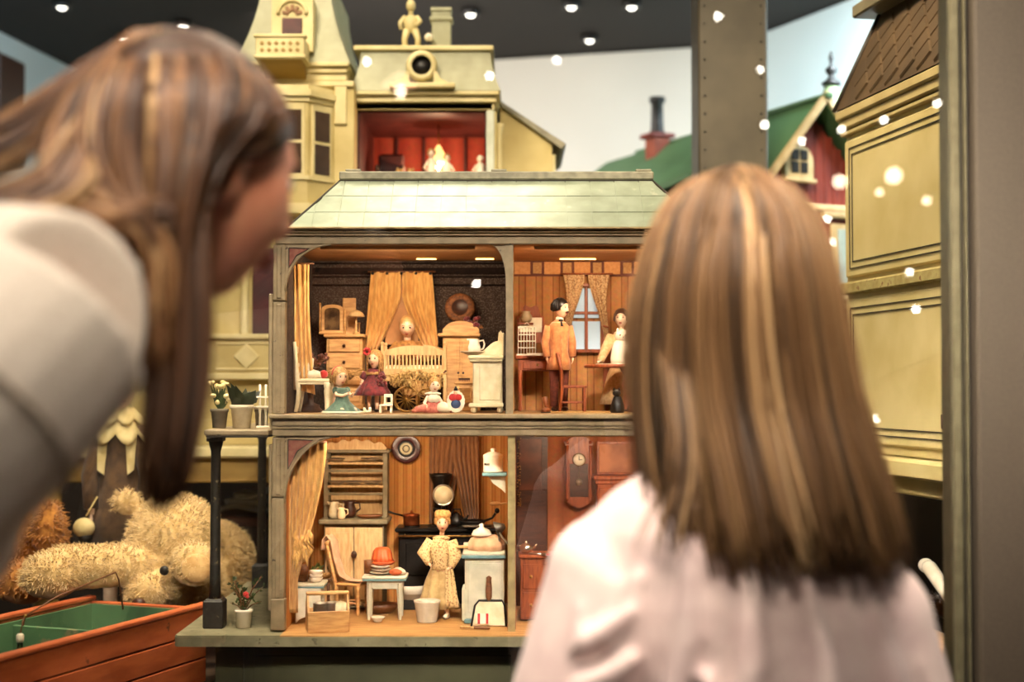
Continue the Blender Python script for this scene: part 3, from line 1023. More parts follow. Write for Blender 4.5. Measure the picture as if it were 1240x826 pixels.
# standing doll in dark red
m_redcloth = M('dark_red_dress', rgb(128, 34, 40), rgb(78, 20, 26), 140, .75, sheen=.3)
t = T('standing_doll', 'standing doll in a dark red dress with long curly fair hair', 'doll', 452, 2.315, ZU, R_(-15))
hc = (2, 0, 64)
body = MB()
headgrid(body, hc, 23, None, child=1)
body.tube([(2, 0, 54), (1, 0, 48)], 3, 8).tube([(1, 0, 50), (0, 0, 26)], [7, 9], 10)
for s in (-1, 1):
    a = [(s * 7, 0, 48), (s * 13, -2, 40), (s * 12, -9, 34)]
    body.tube(a, [2.6, 2.3, 1.8], 8)
    hand(body, a[-1], (-s * .2, -.9, .1), (0, 0, -1), 5, .6, s)
    body.tube([(s * 5, 0, 26), (s * 5, -1, 12), (s * 5, 0, 1.8)], [3.2, 2.8, 2.2], 8)
O(body, 'body', m_dollskin, t)
face_parts(t, hc, 23, None)
doll_hair(t, hc, 23, None, m_blond, .8, 150, seed=8)
O(MB().lathe([(21, 20), (19, 26), (14, 34), (8, 41), (8.5, 50), (4, 53)], 40, (0, 0, 0), None, pleat(10, .13)), 'dress', m_redcloth, t)
O(MB().tube([(-9, 0, 47), (-14, -2, 40)], [5, 4], 10).tube([(9, 0, 47), (14, -2, 40)], [5, 4], 10), 'sleeve', m_redcloth, t)
O(MB().lathe([(9.5, 45), (10, 47), (5, 51)], 24, (0, 0, 0), None, pleat(8, .15)), 'collar', m_straw, t)
mb = MB()
for s in (-1, 1):
    mb.ell((s * 5, -2, 1.8), (2.6, 5, 1.8), 10, 6)
O(mb, 'shoe', m_dark, t)
mb = MB()
for k in range(7):
    a = k * 2 * pi / 7
    mb.ell((-6 + 3.4 * cos(a), -6, 73 + 3.4 * sin(a)), 2.2, 6, 5)
O(mb, 'hair_bow', m_red, t)
mb = MB()
for k in range(16):
    mb.ell((14 + rn.uniform(-4, 5), -10 + rn.uniform(-3, 3), 38 + rn.uniform(-6, 8)), rn.uniform(1.8, 3), 6, 5)
O(mb, 'posy', m_redcloth, t)

# tiny chair and shoes
t = T('toy_chair', 'tiny white toy chair at the front edge of the bedroom floor', 'chair', 467, 2.225, ZU)
O(MB().box((0, 6, 9.5), (16, 13, 2), .5), 'seat', m_white, t)
for x in (-6.5, 6.5):
    for y in (1.5, 11):
        O(MB().box((x, y, 4.5), (2.6, 2.6, 9), .4), 'leg', m_white, t)
O(MB().box((-1.5, 11, 16), (3, 2, 13), .4).box((6.5, 11, 16), (3, 2, 13), .4).box((2.5, 11, 21), (11, 2.4, 4), .5).box((2.5, 11, 12), (11, 2, 2), .4), 'backrest', m_white, t)
for i, (px, d, rz) in enumerate(((443, 2.225, .5), (447, 2.23, -.3))):
    t = T('doll_shoe', ['white doll shoe lying left, before the dark red doll', 'white doll shoe lying right, nearer the tiny chair'][i], 'shoe', px, d, ZU, rz)
    O(MB().tube([(0, 4, 2), (0, 0, 2.2), (0, -4, 1.6)], [1.8, 2.2, 1.4], 8), 'sole', m_white, t)
    O(MB().tube([(0, 3, 2), (0, 4, 6.5)], [2, 1.6], 8), 'heel_cup', m_white, t)

# cot with slats
t = T('baby_cot', 'birch cot with a slatted side and curved headboard', 'cot', 501, 2.39, ZU)
W2 = 38
top = [(-W2, 68)] + [(-W2 + 76 * k / 12, 72 + 7.5 * sin(pi * k / 12) ** .8) for k in range(13)] + [(W2, 68)]
O(MB().prism(top, -1.5, 1.5), 'side_rail', m_wood2, t)
O(MB().box((0, 0, 44), (76, 3, 15), .8), 'side_board', m_wood2, t)
O(MB().prism([(x, z + 3) for x, z in top], 44, 47).box((0, 45, 44), (76, 3, 15), .8), 'far_side', m_wood2, t)
sl = None
for i in range(17):
    sl = O(MB().box((0, 0, 60), (2.2, 1.8, 18), .3), 'slat', m_wood2, t) if sl is None else again(sl, t)
    sl.location.x = -35 + 70 / 16 * i
for x in (-W2, W2):
    for y in (0, 45):
        O(MB().box((x, y, 40), (4, 4, 80), .8).ell((x, y, 82), 2.6, 8, 6), 'post', m_wood2, t)
O(MB().box((0, 22, 50), (72, 42, 12), 4), 'mattress', m_cream, t)
t2 = T('cot_pillow', 'soft fawn pillow at the right end of the cot', 'pillow', 521, 2.43, ZU + 57 * 2.39 / F)
O(MB().ell((0, 2, 12), (17, 10, 7), 16, 10, Matrix.Rotation(-.35, 3, 'Y')), 'pillow', m_wood2, t2)
# baby doll behind the cot
t = T('baby_doll', 'doll with short painted hair and bowed head sitting up in the cot', 'doll', 493, 2.425, ZU + 57 * 2.39 / F)
hc = (0, 0, 46)
body = MB()
HM = RX(.25)
headgrid(body, hc, 27, HM, child=1)
body.tube([(0, 2, 36), (0, 3, 27)], 4.5, 8)
for s in (-1, 1):
    a = [(s * 11, 2, 25), (s * 18, -2, 13), (s * 12, -11, 7)]
    body.tube(a, [4, 3.4, 2.6], 8)
    hand(body, a[-1], (-s, -.5, 0), (0, 0, -1), 7, .6, s)
O(body, 'body', m_dollskin, t)
face_parts(t, hc, 27, HM)
doll_hair(t, hc, 27, HM, m_wood, 0, 0, seed=3, top=1.03)
mgold = M('golden_gown', rgb(176, 124, 62), rgb(128, 84, 38), 200, .75)
O(MB().lathe([(15, 0), (15, 8), (14, 18), (12, 25), (6, 29)], 28, (0, 3, 0), Matrix.Scale(1.25, 3, (1, 0, 0)), pleat(8, .06)).tube([(-11, 2, 25), (-19, -2, 14)], [6, 6], 10).tube([(11, 2, 25), (19, -2, 14)], [6, 6], 10), 'gown', mgold, t)
# wardrobe
t = T('wardrobe', 'tall honey-coloured wardrobe with a curved crest, right of the cot', 'wardrobe', 558, 2.425, ZU)
O(MB().box((0, 20, 46), (44, 38, 90), .8).box((-2, 18, 92), (52, 44, 4), 1).box((0, 20, 3), (47, 41, 6), .8), 'body', m_wood, t)
O(MB().prism([(-22, 94), (22, 94), (22, 99)] + [(20 * cos(a * pi / 10), 99 + 10 * sin(a * pi / 10)) for a in range(1, 10)] + [(-22, 99)], 0, 3), 'crest', m_wood, t)
for s in (-1, 1):
    dr = O(MB().box((s * 10.5, -.5, 48), (19, 2, 78), .8), 'door', m_wood, t)
    O(MB().box((s * 10.5, -1.2, 48), (13, 1.4, 68), .8), 'door_panel', m_wood, dr)
    O(MB().ell((s * 3, -2.5, 46), 1.4, 8, 6), 'knob', m_wood_dark, dr)
t2 = T('straw_hat', 'round brown straw hat leaning on top of the wardrobe', 'hat', 557, 2.47, ZZ(391, 2.47))
HM = RX(-pi / 2 + .25)
O(MB().lathe([(18, 0), (17, 2.4), (13, 3.2), (9.5, 3), (8, -1), (6, -5), (.5, -6)], 28, (0, -2, 18), RX(pi / 2 - .2), cap=False), 'brim', M('brown_straw', rgb(140, 86, 44), rgb(92, 52, 26), 240, .7, bump=.4), t2, solid=.8)
O(MB().lathe([(9.6, 3.6), (9.9, 3.9), (9.2, 1), (8.4, .6)], 24, (0, -2, 18), RX(pi / 2 - .2)), 'ribbon', m_wood_dark, t2)
t2 = T('red_roses', 'bunch of dark red cloth roses on top of the wardrobe', 'flowers', 572, 2.43, ZZ(397, 2.43))
mb, mb2 = MB(), MB()
for k in range(9):
    p = Vector((rn.uniform(-10, 8), rn.uniform(-4, 4), rn.uniform(3, 14)))
    mb.ell(p, (3.2, 3, 2.8), 8, 6).ell(p + Vector((0, -1.5, 1)), 1.8, 6, 5)
    mb2.tube([(4, 0, 0), p], .7, 4)
    q = p + Vector((rn.uniform(-5, 5), 0, -2))
    mb2.add([p, q + Vector((2, -1, 2)), q + Vector((4, 0, -2)), q + Vector((-1, 1, -2))], [(0, 1, 2, 3)])
O(mb, 'blooms', m_redcloth, t2)
O(mb2, 'leaves', m_brown, t2)

# washstand, jug and basin
t = T('cream_washstand', 'cream painted washstand with a scrolled back board at the bedroom divider', 'washstand', 588.5, 2.262, ZU)
O(MB().box((2, 22, 36), (36, 40, 52), 1), 'body', m_cream, t)
O(MB().box((0, 20, 67), (44, 46, 5), 1.5).box((0, 20, 63), (40, 44, 3), .8), 'top', m_cream, t)
O(MB().box((0, 20, 9), (42, 44, 5), 1.2), 'base', m_cream, t)
for x in (-15, 17):
    for y in (4, 37):
        O(MB().lathe([(2.4, 0), (3.8, 2), (3.8, 4), (2.6, 7)], 10, (x, y, 0)), 'foot', m_cream, t)
scr = [(-21, 69), (-21, 72), (-12, 73)] + [(-12 + 26 * k / 8, 73 + 15 * (1 - cos(pi * k / 8)) / 2) for k in range(9)] + [(15, 98), (17.5, 101), (20, 97), (20, 69)]
O(MB().prism(scr, 38, 41), 'back_board', m_cream, t)
O(MB().box((21, 23, 83), (3, 36, 28), 1), 'side_board', m_cream, t)
O(MB().box((5, 1.5, 36), (26, 1.6, 42), .8), 'door', m_cream, t)
ZT = ZU + 69.5 * 2.262 / F
t2 = T('white_basin', 'shallow white basin on the left end of the washstand', 'basin', 573, 2.275, ZT)
O(MB().lathe([(6, 0), (6.5, 1), (13, 3.8), (16, 5), (15, 5.3), (8, 2.5), (.5, 1.8)], 24, (-1, 8, 0)), 'bowl', m_porcelain, t2)
t2 = T('white_jug', 'white porcelain jug standing in the shallow basin', 'jug', 575, 2.275, ZT + 2.6 * 2.27 / F)
O(MB().lathe([(5.5, 0), (7.5, 3), (7.8, 8), (6, 13), (6.4, 17.5), (5.8, 17.5), (5.4, 13), (.5, 3)], 18, (-1, 8, 0)), 'jug_body', m_porcelain, t2)
O(MB().tube([(5, 8, 15), (10, 8, 16), (11.5, 8, 11), (10, 8, 6), (6, 8, 4)], 1.1, 6), 'handle', m_porcelain, t2)
O(MB().box((-8, 8, 16.8), (4, 3, 1.8), .6), 'spout', m_porcelain, t2)
t = T('turned_table', 'small wooden table on turned legs left of the washstand', 'table', 563, 2.33, ZU)
O(MB().box((0, 12, 35), (26, 26, 3), 1).box((0, 12, 31), (21, 21, 6), .6), 'tabletop', m_wood, t)
for x in (-9, 9):
    for y in (3, 21):
        O(MB().lathe([(1.6, 0), (2.6, 2), (1.8, 5), (2.6, 12), (1.8, 15), (3, 20), (2, 26), (2.4, 31)], 10, (x, y, 0)), 'leg', m_wood, t)
t2 = T('hair_comb', 'dark tortoiseshell comb lying on the turned table', 'comb', 562, 2.332, ZU + 36.8 * 2.33 / F)
mb = MB().box((0, 6, 3), (14, 1.6, 2.4), .5)
for k in range(9):
    mb.box((-6 + 1.5 * k, 6, 1.2), (.7, 1.2, 2.4))
O(mb, 'comb', m_wood_dark, t2)

# carriage
t = T('doll_pram', 'wicker doll pram on thin spoked brass wheels', 'pram', 501, 2.29, ZU)
def wheel(par, x, y, r):
    mb = MB().tube([Vector((x + r * cos(a * pi / 14), y, r + 1 + r * sin(a * pi / 14))) for a in range(29)], .9, 6, False)
    w = O(mb, 'wheel', m_brass, par)
    O(MB().ell((x, y, r + 1), (2, 2, 2), 8, 6), 'hub', m_brass, w)
    mb = MB()
    for k in range(14):
        a = k * 2 * pi / 14
        mb.cyl((x, y, r + 1), (x + r * cos(a), y, r + 1 + r * sin(a)), .42, n=5)
    O(mb, 'spokes', m_brass, w)
for x, y, r in ((-9, -2, 15), (-9, 22, 15), (17, -2, 14), (17, 22, 14)):
    wheel(t, x, y, r)
O(MB().cyl((-9, -2, 16), (-9, 22, 16), .9, n=6).cyl((17, -2, 15), (17, 22, 15), .9, n=6).box((4, 10, 20), (34, 18, 2), .5), 'chassis', m_brown, t)
def basket(u, v):
    a = 2 * pi * u
    k = 1 + .025 * sin(40 * a) * sin(30 * v)
    r = (.72 + .28 * v ** .6) * k
    return (4 + 22 * r * cos(a), 10 + 12 * r * sin(a), 21 + 17 * v + 8 * v * max(0, cos(a)) ** 2)
O(MB().grid(basket, 60, 14, True), 'wicker_body', m_straw, t, solid=1)
O(MB().tube([(24, 10, 42), (34, 10, 46), (38, 10, 50)], 1, 6).cyl((38, 2, 50), (38, 18, 50), 1.2, n=6), 'push_handle', m_brown, t)
mb, mb2 = MB(), MB()
for i in range(260):
    a, q = rn.uniform(0, 2 * pi), sqrt(rn.random())
    p = Vector((3 + 33 * q * cos(a), 9 + 13 * q * sin(a), 38 + rn.uniform(-4, 12) * (1 - .4 * q)))
    mb.tube([p + Vector((rn.uniform(-6, 6), rn.uniform(-4, 4), -6)), p + Vector((0, 0, 2)), p + Vector((rn.uniform(-7, 7), rn.uniform(-4, 2), rn.uniform(-4, 3)))], [.8, 1.7, .5], 4)
t2 = T('straw_bedding', 'golden straw and tinsel heaped in the doll pram', 'straw', 501, 2.29, ZU)
t2['kind'] = 'stuff'
O(mb, 'straw', M('gold_straw', rgb(214, 178, 112), rgb(150, 112, 60), 300, .5), t2, stuff=True)

# clown doll and clown roller
t = T('clown_doll', 'white-faced clown doll in a pink frilled suit lying on its side', 'doll', 525, 2.245, ZU, R_(12))
m_pink = M('faded_pink_cloth', rgb(206, 130, 110), rgb(170, 84, 76), 160, .8)
hc = (2, 4, 34)
body = MB()
HM = RX(.05) @ Matrix.Rotation(.2, 3, 'Y')
headgrid(body, hc, 19, HM, child=1)
body.tube([(0, 4, 26), (0, 5, 22)], 2.4, 8)
for s in (-1, 1):
    a = [(s * 6, 4, 20), (s * 11, 0, 12), (s * 9, -5, 8)]
    body.tube(a, [2.2, 2, 1.7], 8)
    hand(body, a[-1], (0, -1, -.2), (0, 0, -1), 4.5, .5, s)
O(body, 'body', m_dollpale, t)
face_parts(t, hc, 19, HM)
doll_hair(t, hc, 19, HM, m_straw, .15, 40, seed=4)
O(MB().lathe([(11, 0), (11, 8), (8, 16), (6, 22), (3, 24)], 28, (0, 5, 0), None, pleat(7, .08)).tube([(-3, 3, 5), (-13, -4, 6), (-22, -4, 4)], [5, 5, 3.4], 10), 'suit', m_pink, t)
O(MB().tube([(4, 2, 6), (12, -5, 7), (20, -5, 4)], [5.5, 6.5, 4], 10).ell((0, 0, 17), (8, 6, 6)), 'white_trousers', m_white, t)
O(MB().lathe([(3, 24), (9, 22.5), (9.5, 24), (3, 26)], 32, (0, 5, 0), None, lambda a, f: 1 + .12 * sin(10 * a)), 'ruff', m_white, t)
O(MB().tube([(20, -5, 3), (24, -6, 2)], [3, 1.6], 8).tube([(-22, -4, 3), (-27, -5, 2)], [3, 1.6], 8), 'slipper', m_pink, t)
t = T('roller_toy', 'round white paper toy painted with a blue and red clown figure', 'toy', 552, 2.235, ZU)
disc = [(10.5 * (1 + .06 * (k % 2)) * cos(k * pi / 18), 14 + 13 * (1 + .06 * (k % 2)) * sin(k * pi / 18)) for k in range(36)]
O(MB().prism(disc, 0, 3), 'disc', m_white, t)
O(MB().ell((0, -1, 11), (6, 2, 5.5), 12, 8), 'blue_suit', M('dull_blue', rgb(62, 82, 122), rgb(44, 58, 92), 90, .6), t)
O(MB().ell((-3, -1, 19), (5.5, 2, 4.5), 12, 8).ell((3, -1, 19), (4.5, 2, 4), 12, 8), 'red_jacket', m_red, t)
O(MB().ell((0, -1, 25), (2.8, 2, 3), 10, 8), 'face', m_dollskin, t)
O(MB().lathe([(2.6, 0), (2.4, 2), (.6, 5.5)], 10, (0, -1, 27)), 'cap', m_dark, t)

# ================================================================ parlour
m_winglow = M('pale_sky_pane', rgb(176, 200, 216), rgb(150, 178, 200), 6, .4, emit=.35)
t = T('parlour_window', 'arched parlour window with a wooden cross bar and lace curtains', 'window', 710, 2.482, ZZ(425, 2.482))
arc = [(-20, 0), (20, 0), (20, 62)] + [(20 * cos(a * pi / 10), 62 + 18 * sin(a * pi / 10)) for a in range(1, 10)] + [(-20, 62)]
for s in (-1, 1):
    for (z0, z1) in ((2, 36), (40, 76)):
        w = 15 if z0 < 40 else 13.5
        O(MB().box((s * (2 + w / 2), 2, (z0 + z1) / 2), (w, 1, z1 - z0), .3), 'pane', m_winglow, t)
O(MB().box((0, 0, 39), (4, 3, 78), .6).box((0, .2, 46), (40, 3, 3.5), .6).box((0, 0, 0), (48, 5, 4), .8).box((-20.5, 0, 40), (4, 3, 80), .6).box((20.5, 0, 40), (4, 3, 80), .6).box((0, 0, 80), (44, 3, 4), .8), 'sash', m_wood_red, t)
for s in (-1, 1):
    def lc(u, v, x, y, z, s=s):
        a = u if s > 0 else 1 - u
        q = sin(min(1, v * 1.05) * pi / 2)
        inner = 2 + 20 * q ** 1.6
        return (s * (inner + (28 - inner) * a * (1 - .25 * sin(pi * v))), y - 6, z)
    curtain(t, 'lace_curtain', m_lace, 26, 20, 92, 4, 1.6, s, lc, th=.3)
    O(MB().tube([(s * 27, -7, 28), (s * 20, -9, 30)], 1.2, 6), 'tie_back', m_wood_red, t)
O(MB().cyl((-32, -6, 93), (32, -6, 93), 1.1, n=8), 'rod', m_wood_red, t)

# sideboard with mirror
t = T('parlour_sideboard', 'reddish wooden sideboard at the parlour divider with a crested mirror above', 'sideboard', 651, 2.40, ZU)
O(MB().box((0, 20, 65), (54, 44, 4), 1).box((0, 20, 56), (48, 38, 14), .8), 'top', m_wood_red, t)
for x in (-21, 21):
    for y in (4, 36):
        O(MB().lathe([(1.8, 0), (2.6, 3), (1.8, 8), (2.8, 28), (2, 34), (3, 40), (3, 52)], 10, (x, y, 0)), 'leg', m_wood_red, t)
dr = O(MB().box((0, .5, 56), (36, 2, 10), .6), 'drawer', m_wood_red, t)
O(MB().ell((0, -1.5, 56), 1.5, 8, 6), 'knob', m_brass, dr)
O(MB().box((-8, 39, 100), (34, 3, 34), 1), 'mirror_frame', m_wood_red, t)
O(MB().box((-8, 37, 106), (28, 1.2, 18), .3), 'mirror_glass', M('hazy_mirror', rgb(240, 232, 208), rgb(214, 198, 164), 30, .3), t)
O(MB().prism([(-20, 117), (4, 117)] + [(-8 + 12 * cos(a * pi / 10), 118 + 13 * sin(a * pi / 10) * (1 - .25 * cos(4 * a * pi / 10))) for a in range(11)], 38, 41), 'crest', m_wood_red, t)
ZS = ZU + 67 * 2.40 / F
t2 = T('round_vase', 'squat grey vase in front of the sideboard mirror', 'vase', 637, 2.44, ZZ(391, 2.44))
O(MB().lathe([(4, 0), (7, 4), (7.4, 8), (5, 12), (5.4, 14), (4.6, 14), (3, 6)], 16), 'vase', M('stoneware', rgb(170, 150, 116), rgb(140, 120, 90), 60, .4), t2)
O(MB().box((0, 3, -1), (18, 12, 2), .5), 'bracket_shelf', m_wood_red, t2)
t2 = T('bird_cage', 'small white wire bird cage on the parlour sideboard', 'bird cage', 638, 2.405, ZS)
O(MB().box((0, 9, 1.2), (25, 20, 2.4), .6).box((0, 9, 35), (22, 17, 1.2), .4), 'base', m_white, t2)
wi = None
for k in range(7):
    for y in (1, 17):
        wi = O(MB().cyl((0, 0, 2), (0, 0, 35), .45, n=5), 'wire', m_white, t2) if wi is None else again(wi, t2)
        wi.location = (-10.5 + 3.5 * k, y, 0)
mb = MB()
for z in (10, 18, 26, 34):
    mb.tube([(-10.5, 1, z), (10.5, 1, z), (10.5, 17, z), (-10.5, 17, z), (-10.5, 1, z)], .5, 5, False)
O(mb, 'hoops', m_white, t2)
O(MB().tube([(-6, 9, 35), (0, 9, 41), (6, 9, 35)], .5, 5), 'handle', m_white, t2)
t2 = T('tray_of_cards', 'flat white tray at the front edge of the parlour sideboard', 'tray', 649, 2.385, ZS)
O(MB().box((4, 4, .8), (30, 8, 1.4), .5).box((4, 0, 2), (30, .8, 2), .3), 'tray', m_white, t2)

# gentleman doll
m_tan = M('apricot_coat', rgb(208, 140, 84), rgb(182, 112, 62), 140, .75, sheen=.2)
t = T('gentleman_doll', 'gentleman doll with painted black hair, moustache and apricot coat', 'doll', 677, 2.37, ZU, R_(12))
HM = RZ(R_(40))
hc = (2, 0, 125)
body = MB()
headgrid(body, hc, 24, HM)
body.tube([(1, 1, 115), (0, 1, 106)], 3.4, 8).tube([(0, 1, 108), (0, 1, 60)], [9, 10], 10)
AR = {}
for s in (-1, 1):
    a = [(s * 12, 1, 103), (s * 17, 2, 84), (s * 16, -4, 66)]
    AR[s] = a
    body.tube(a, [3.6, 3.2, 2.4], 8)
    hand(body, a[-1], (0, -.2, -1), (-s, 0, 0), 9, .4, s)
    body.tube([(s * 5, 1, 62), (s * 6, 0, 32), (s * 6, 1, 4)], [5.5, 4.4, 3.2], 8)
O(body, 'body', m_dollskin, t)
face_parts(t, hc, 24, HM, brow=m_blackhair)
fm = lambda x, y, z: HM @ (Vector((x, y, z)) * 24) + Vector(hc)
O(MB().tube([fm(-.14, -.40, -.22), fm(-.05, -.45, -.195), fm(.05, -.45, -.195), fm(.14, -.40, -.22)], [.4, 1, 1, .4], 6), 'moustache', m_blackhair, t)
doll_hair(t, hc, 24, HM, m_blackhair, 0, 24, seed=2, top=1.08)
O(MB().lathe([(15, 50), (14, 62), (11, 74), (12.5, 90), (13.5, 102), (9, 107), (4.5, 111)], 26, (0, 1, 0), None, pleat(5, .04)).tube([(0, -12, 52), (0, -12, 96)], 1, 6), 'coat', m_tan, t)
mb = MB()
for s in (-1, 1):
    mb.tube([AR[s][0], AR[s][1], AR[s][2]], [5.6, 5, 4.2], 10)
O(mb, 'coat_sleeve', m_tan, t)
O(MB().tube([(-6, 0, 58), (-6, 0, 32), (-6, 1, 6)], [7, 5.6, 4.8], 10).tube([(6, 0, 58), (6, 0, 32), (6, 1, 6)], [7, 5.6, 4.8], 10), 'trousers', M('brown_trousers', rgb(112, 52, 36), rgb(84, 36, 26), 160, .8), t)
O(MB().lathe([(4.6, 109), (5, 112), (4.4, 114)], 16, (1, 1, 0)), 'collar', m_white, t)
O(MB().ell((1, -5, 110), (3, 1.6, 1.8)).tube([(1, -6, 109), (1, -11, 102)], [1.2, 2], 6), 'necktie', m_dark, t)
O(MB().ell((-6, -4, 3.1), (4, 9, 3)).ell((6, -4, 3.1), (4, 9, 3)), 'shoe', m_wood_dark, t)
# dining chair
t = T('parlour_chair', 'reddish wooden chair with its back to the sideboard, drawn to the table', 'chair', 694, 2.30, ZU)
O(MB().box((2, 14, 31), (30, 28, 3.4), 1), 'seat', m_wood_red, t)
for y in (2, 26):
    O(MB().box((14, y, 15), (3.4, 3.4, 30), .6), 'leg', m_wood_red, t)
    O(MB().tube([(-16, y, 0), (-13, y, 30), (-14, y, 50), (-19, y, 72)], [1.8, 2.2, 2, 1.8], 8), 'leg', m_wood_red, t)
O(MB().box((-17, 14, 66), (2.6, 26, 9), .8).box((-14.5, 14, 48), (2.2, 24, 4), .6), 'backrest', m_wood_red, t)
O(MB().box((0, 2, 12), (28, 2, 2.4), .4).box((0, 26, 12), (28, 2, 2.4), .4), 'stretcher', m_wood_red, t)
# table and lady
t = T('parlour_table', 'oval reddish parlour table on a pedestal in front of the lady doll', 'table', 760, 2.36, ZU)
O(MB().lathe([(52, 53), (53, 54.5), (52, 57), (1, 57)], 36, (0, 0, 0), Matrix.Diagonal((1, .55, 1))), 'tabletop', m_wood_red, t)
O(MB().lathe([(18, 0), (15, 4), (6, 9), (4.5, 22), (7, 32), (4.5, 44), (10, 53)], 16), 'pedestal', m_wood_red, t)
ZT = ZU + 57 * 2.36 / F
t2 = T('lace_doily', 'creamy lace doily spread on the oval parlour table', 'doily', 748, 2.35, ZT)
O(MB().lathe([(26, .2), (26, .9), (.5, 1.3)], 40, (0, 0, 0), Matrix.Diagonal((1, .5, 1)), lambda a, f: 1 + .04 * sin(14 * a)), 'lace', m_white, t2)
t2 = T('cat_tea_cosy', 'cream cat-shaped tea cosy on the doily', 'tea cosy', 754, 2.35, ZT + 1.3 * 2.35 / F)
O(MB().lathe([(14, 0), (15, 5), (13, 18), (11, 25), (6, 29), (.5, 30)], 20, (0, 0, 0), Matrix.Diagonal((1, .6, 1))), 'quilted_body', m_porcelain, t2)
O(MB().ell((0, -1, 33), (9.5, 6, 8), 14, 10).lathe([(2.6, 0), (.4, 5)], 8, (-6, -1, 38)).lathe([(2.6, 0), (.4, 5)], 8, (6, -1, 38)), 'cat_head', m_porcelain, t2)
O(MB().ell((-3.4, -7, 34), 1.1, 6, 5).ell((3.4, -7, 34), 1.1, 6, 5).ell((0, -7.5, 31.5), .8, 6, 5), 'cat_face', m_eye, t2)
t = T('lady_doll', 'lady doll with dark pinned-up hair and a cream blouse behind the oval table', 'doll', 750, 2.44, ZU)
hc = (3, 0, 112)
HM = RZ(R_(-14))
body = MB()
headgrid(body, hc, 23, HM)
body.tube([(3, 0, 102), (2, 1, 94)], 3, 8).tube([(2, 1, 95), (2, 2, 40)], [8, 11], 10)
AR = [(-9, 0, 90), (-17, -6, 74), (-24, -20, 60)], [(13, 0, 90), (20, -6, 74), (14, -18, 64)]
for s, a in zip((-1, 1), AR):
    body.tube(a, [3.4, 3, 2.2], 8)
    hand(body, a[-1], (-.4, -.8, -.1), (0, 0, -1), 8, .5, s)
for s in (-1, 1):
    body.tube([(2 + s * 6, 2, 44), (2 + s * 7, -16, 40), (2 + s * 7, -16, 4)], [5, 4, 3], 8)
    body.ell((2 + s * 7, -20, 3), (3, 6, 3))
O(body, 'body', m_dollpale, t)
face_parts(t, hc, 23, HM)
doll_hair(t, hc, 23, HM, m_brownhair, .08, 60, False, 6)
m_blouse = M('cream_blouse', rgb(232, 200, 152), rgb(206, 168, 116), 180, .8)
O(MB().lathe([(12, 58), (9, 66), (11, 80), (11.5, 90), (7, 95), (3.6, 98)], 26, (2, 1, 0), None, pleat(7, .05)).tube(AR[0], [6.5, 6, 4], 10).tube(AR[1], [6.5, 6, 4], 10), 'blouse', m_blouse, t)
O(MB().lathe([(26, 8), (22, 24), (17, 44), (10, 60)], 30, (2, -6, 0), None, pleat(8, .08)), 'skirt', m_blouse, t)
O(MB().box((-1, 14, 22), (34, 28, 4), 1).box((-1, 27, 50), (34, 4, 60), 1).box((-15, 3, 11), (4, 4, 22)).box((13, 3, 11), (4, 4, 22)), 'seat', m_wood_red, t)
t = T('black_cat_figure', 'small black seated cat figurine on the parlour floor', 'figurine', 748, 2.25, ZU)
O(MB().lathe([(8, 0), (9, 3), (8, 10), (5.5, 17), (4.4, 20)], 14, (0, 6, 0)).ell((-1, 4, 24), (5, 4.6, 4.6)).lathe([(1.8, 0), (.3, 4)], 6, (-4, 4, 27)).lathe([(1.8, 0), (.3, 4)], 6, (2, 4, 27)).tube([(7, 8, 3), (12, 5, 3), (13, 2, 8)], 1.3, 6), 'cat_body', m_dark, t)
t = T('brown_boot', 'single brown leather boot under the parlour sideboard', 'boot', 660, 2.25, ZU, R_(-25))
O(MB().tube([(2, 6, 3.5), (1, 0, 3.4), (0, -6, 2.6)], [3.6, 3.6, 2.6], 10).tube([(2, 5, 4), (-1, 5, 12), (-3, 5, 19)], [3.4, 3.2, 3.6], 10), 'boot_upper', M('brown_leather', rgb(140, 76, 36), rgb(100, 52, 24), 90, .4), t)
O(MB().box((1, 0, .6), (7, 15, 1.2), .4), 'sole', m_dark, t)
t = T('parlour_rug', 'straw-coloured woven rug strip along the front of the parlour floor', 'rug', 712, 2.3, ZU)
O(MB().box((0, 10, .4), (96, 60, .8), .3), 'rug', m_straw, t)

# ================================================================ kitchen
# gathered curtain
t = T('kitchen_curtain', 'long yellow curtain with a ruffled tie at the left wall of the kitchen', 'curtain', 370, 2.224, ZZ(742, 2.224))
def kc(u, v, x, y, z):
    n = 1 - .55 * (v / .62) ** 1.5 if v < .62 else max(.22, .45 - 1.2 * (v - .62))
    x = -20 + (u * 46) * n + 2 * v
    return (x, y + 2 * sin(8 * v), z)
curtain(t, 'cloth', m_curtain, 46, 40, 205, 5, 3.0, 2, kc, nu=70, nv=30)
mb = MB()
rn = random.Random(11)
for i in range(26):
    a = Vector((rn.uniform(-12, 5), -3, rn.uniform(66, 100)))
    mb.tube([a, a + Vector((rn.uniform(-4, 6), -3, -7)), a + Vector((rn.uniform(-2, 8), -1, -16))], [1.5, 2.4, .8], 5)
O(mb, 'ruffle', m_curtain, t)
O(MB().cyl((-17, 0, 205), (26, 0, 205), 1, n=8), 'rod', m_brown, t)

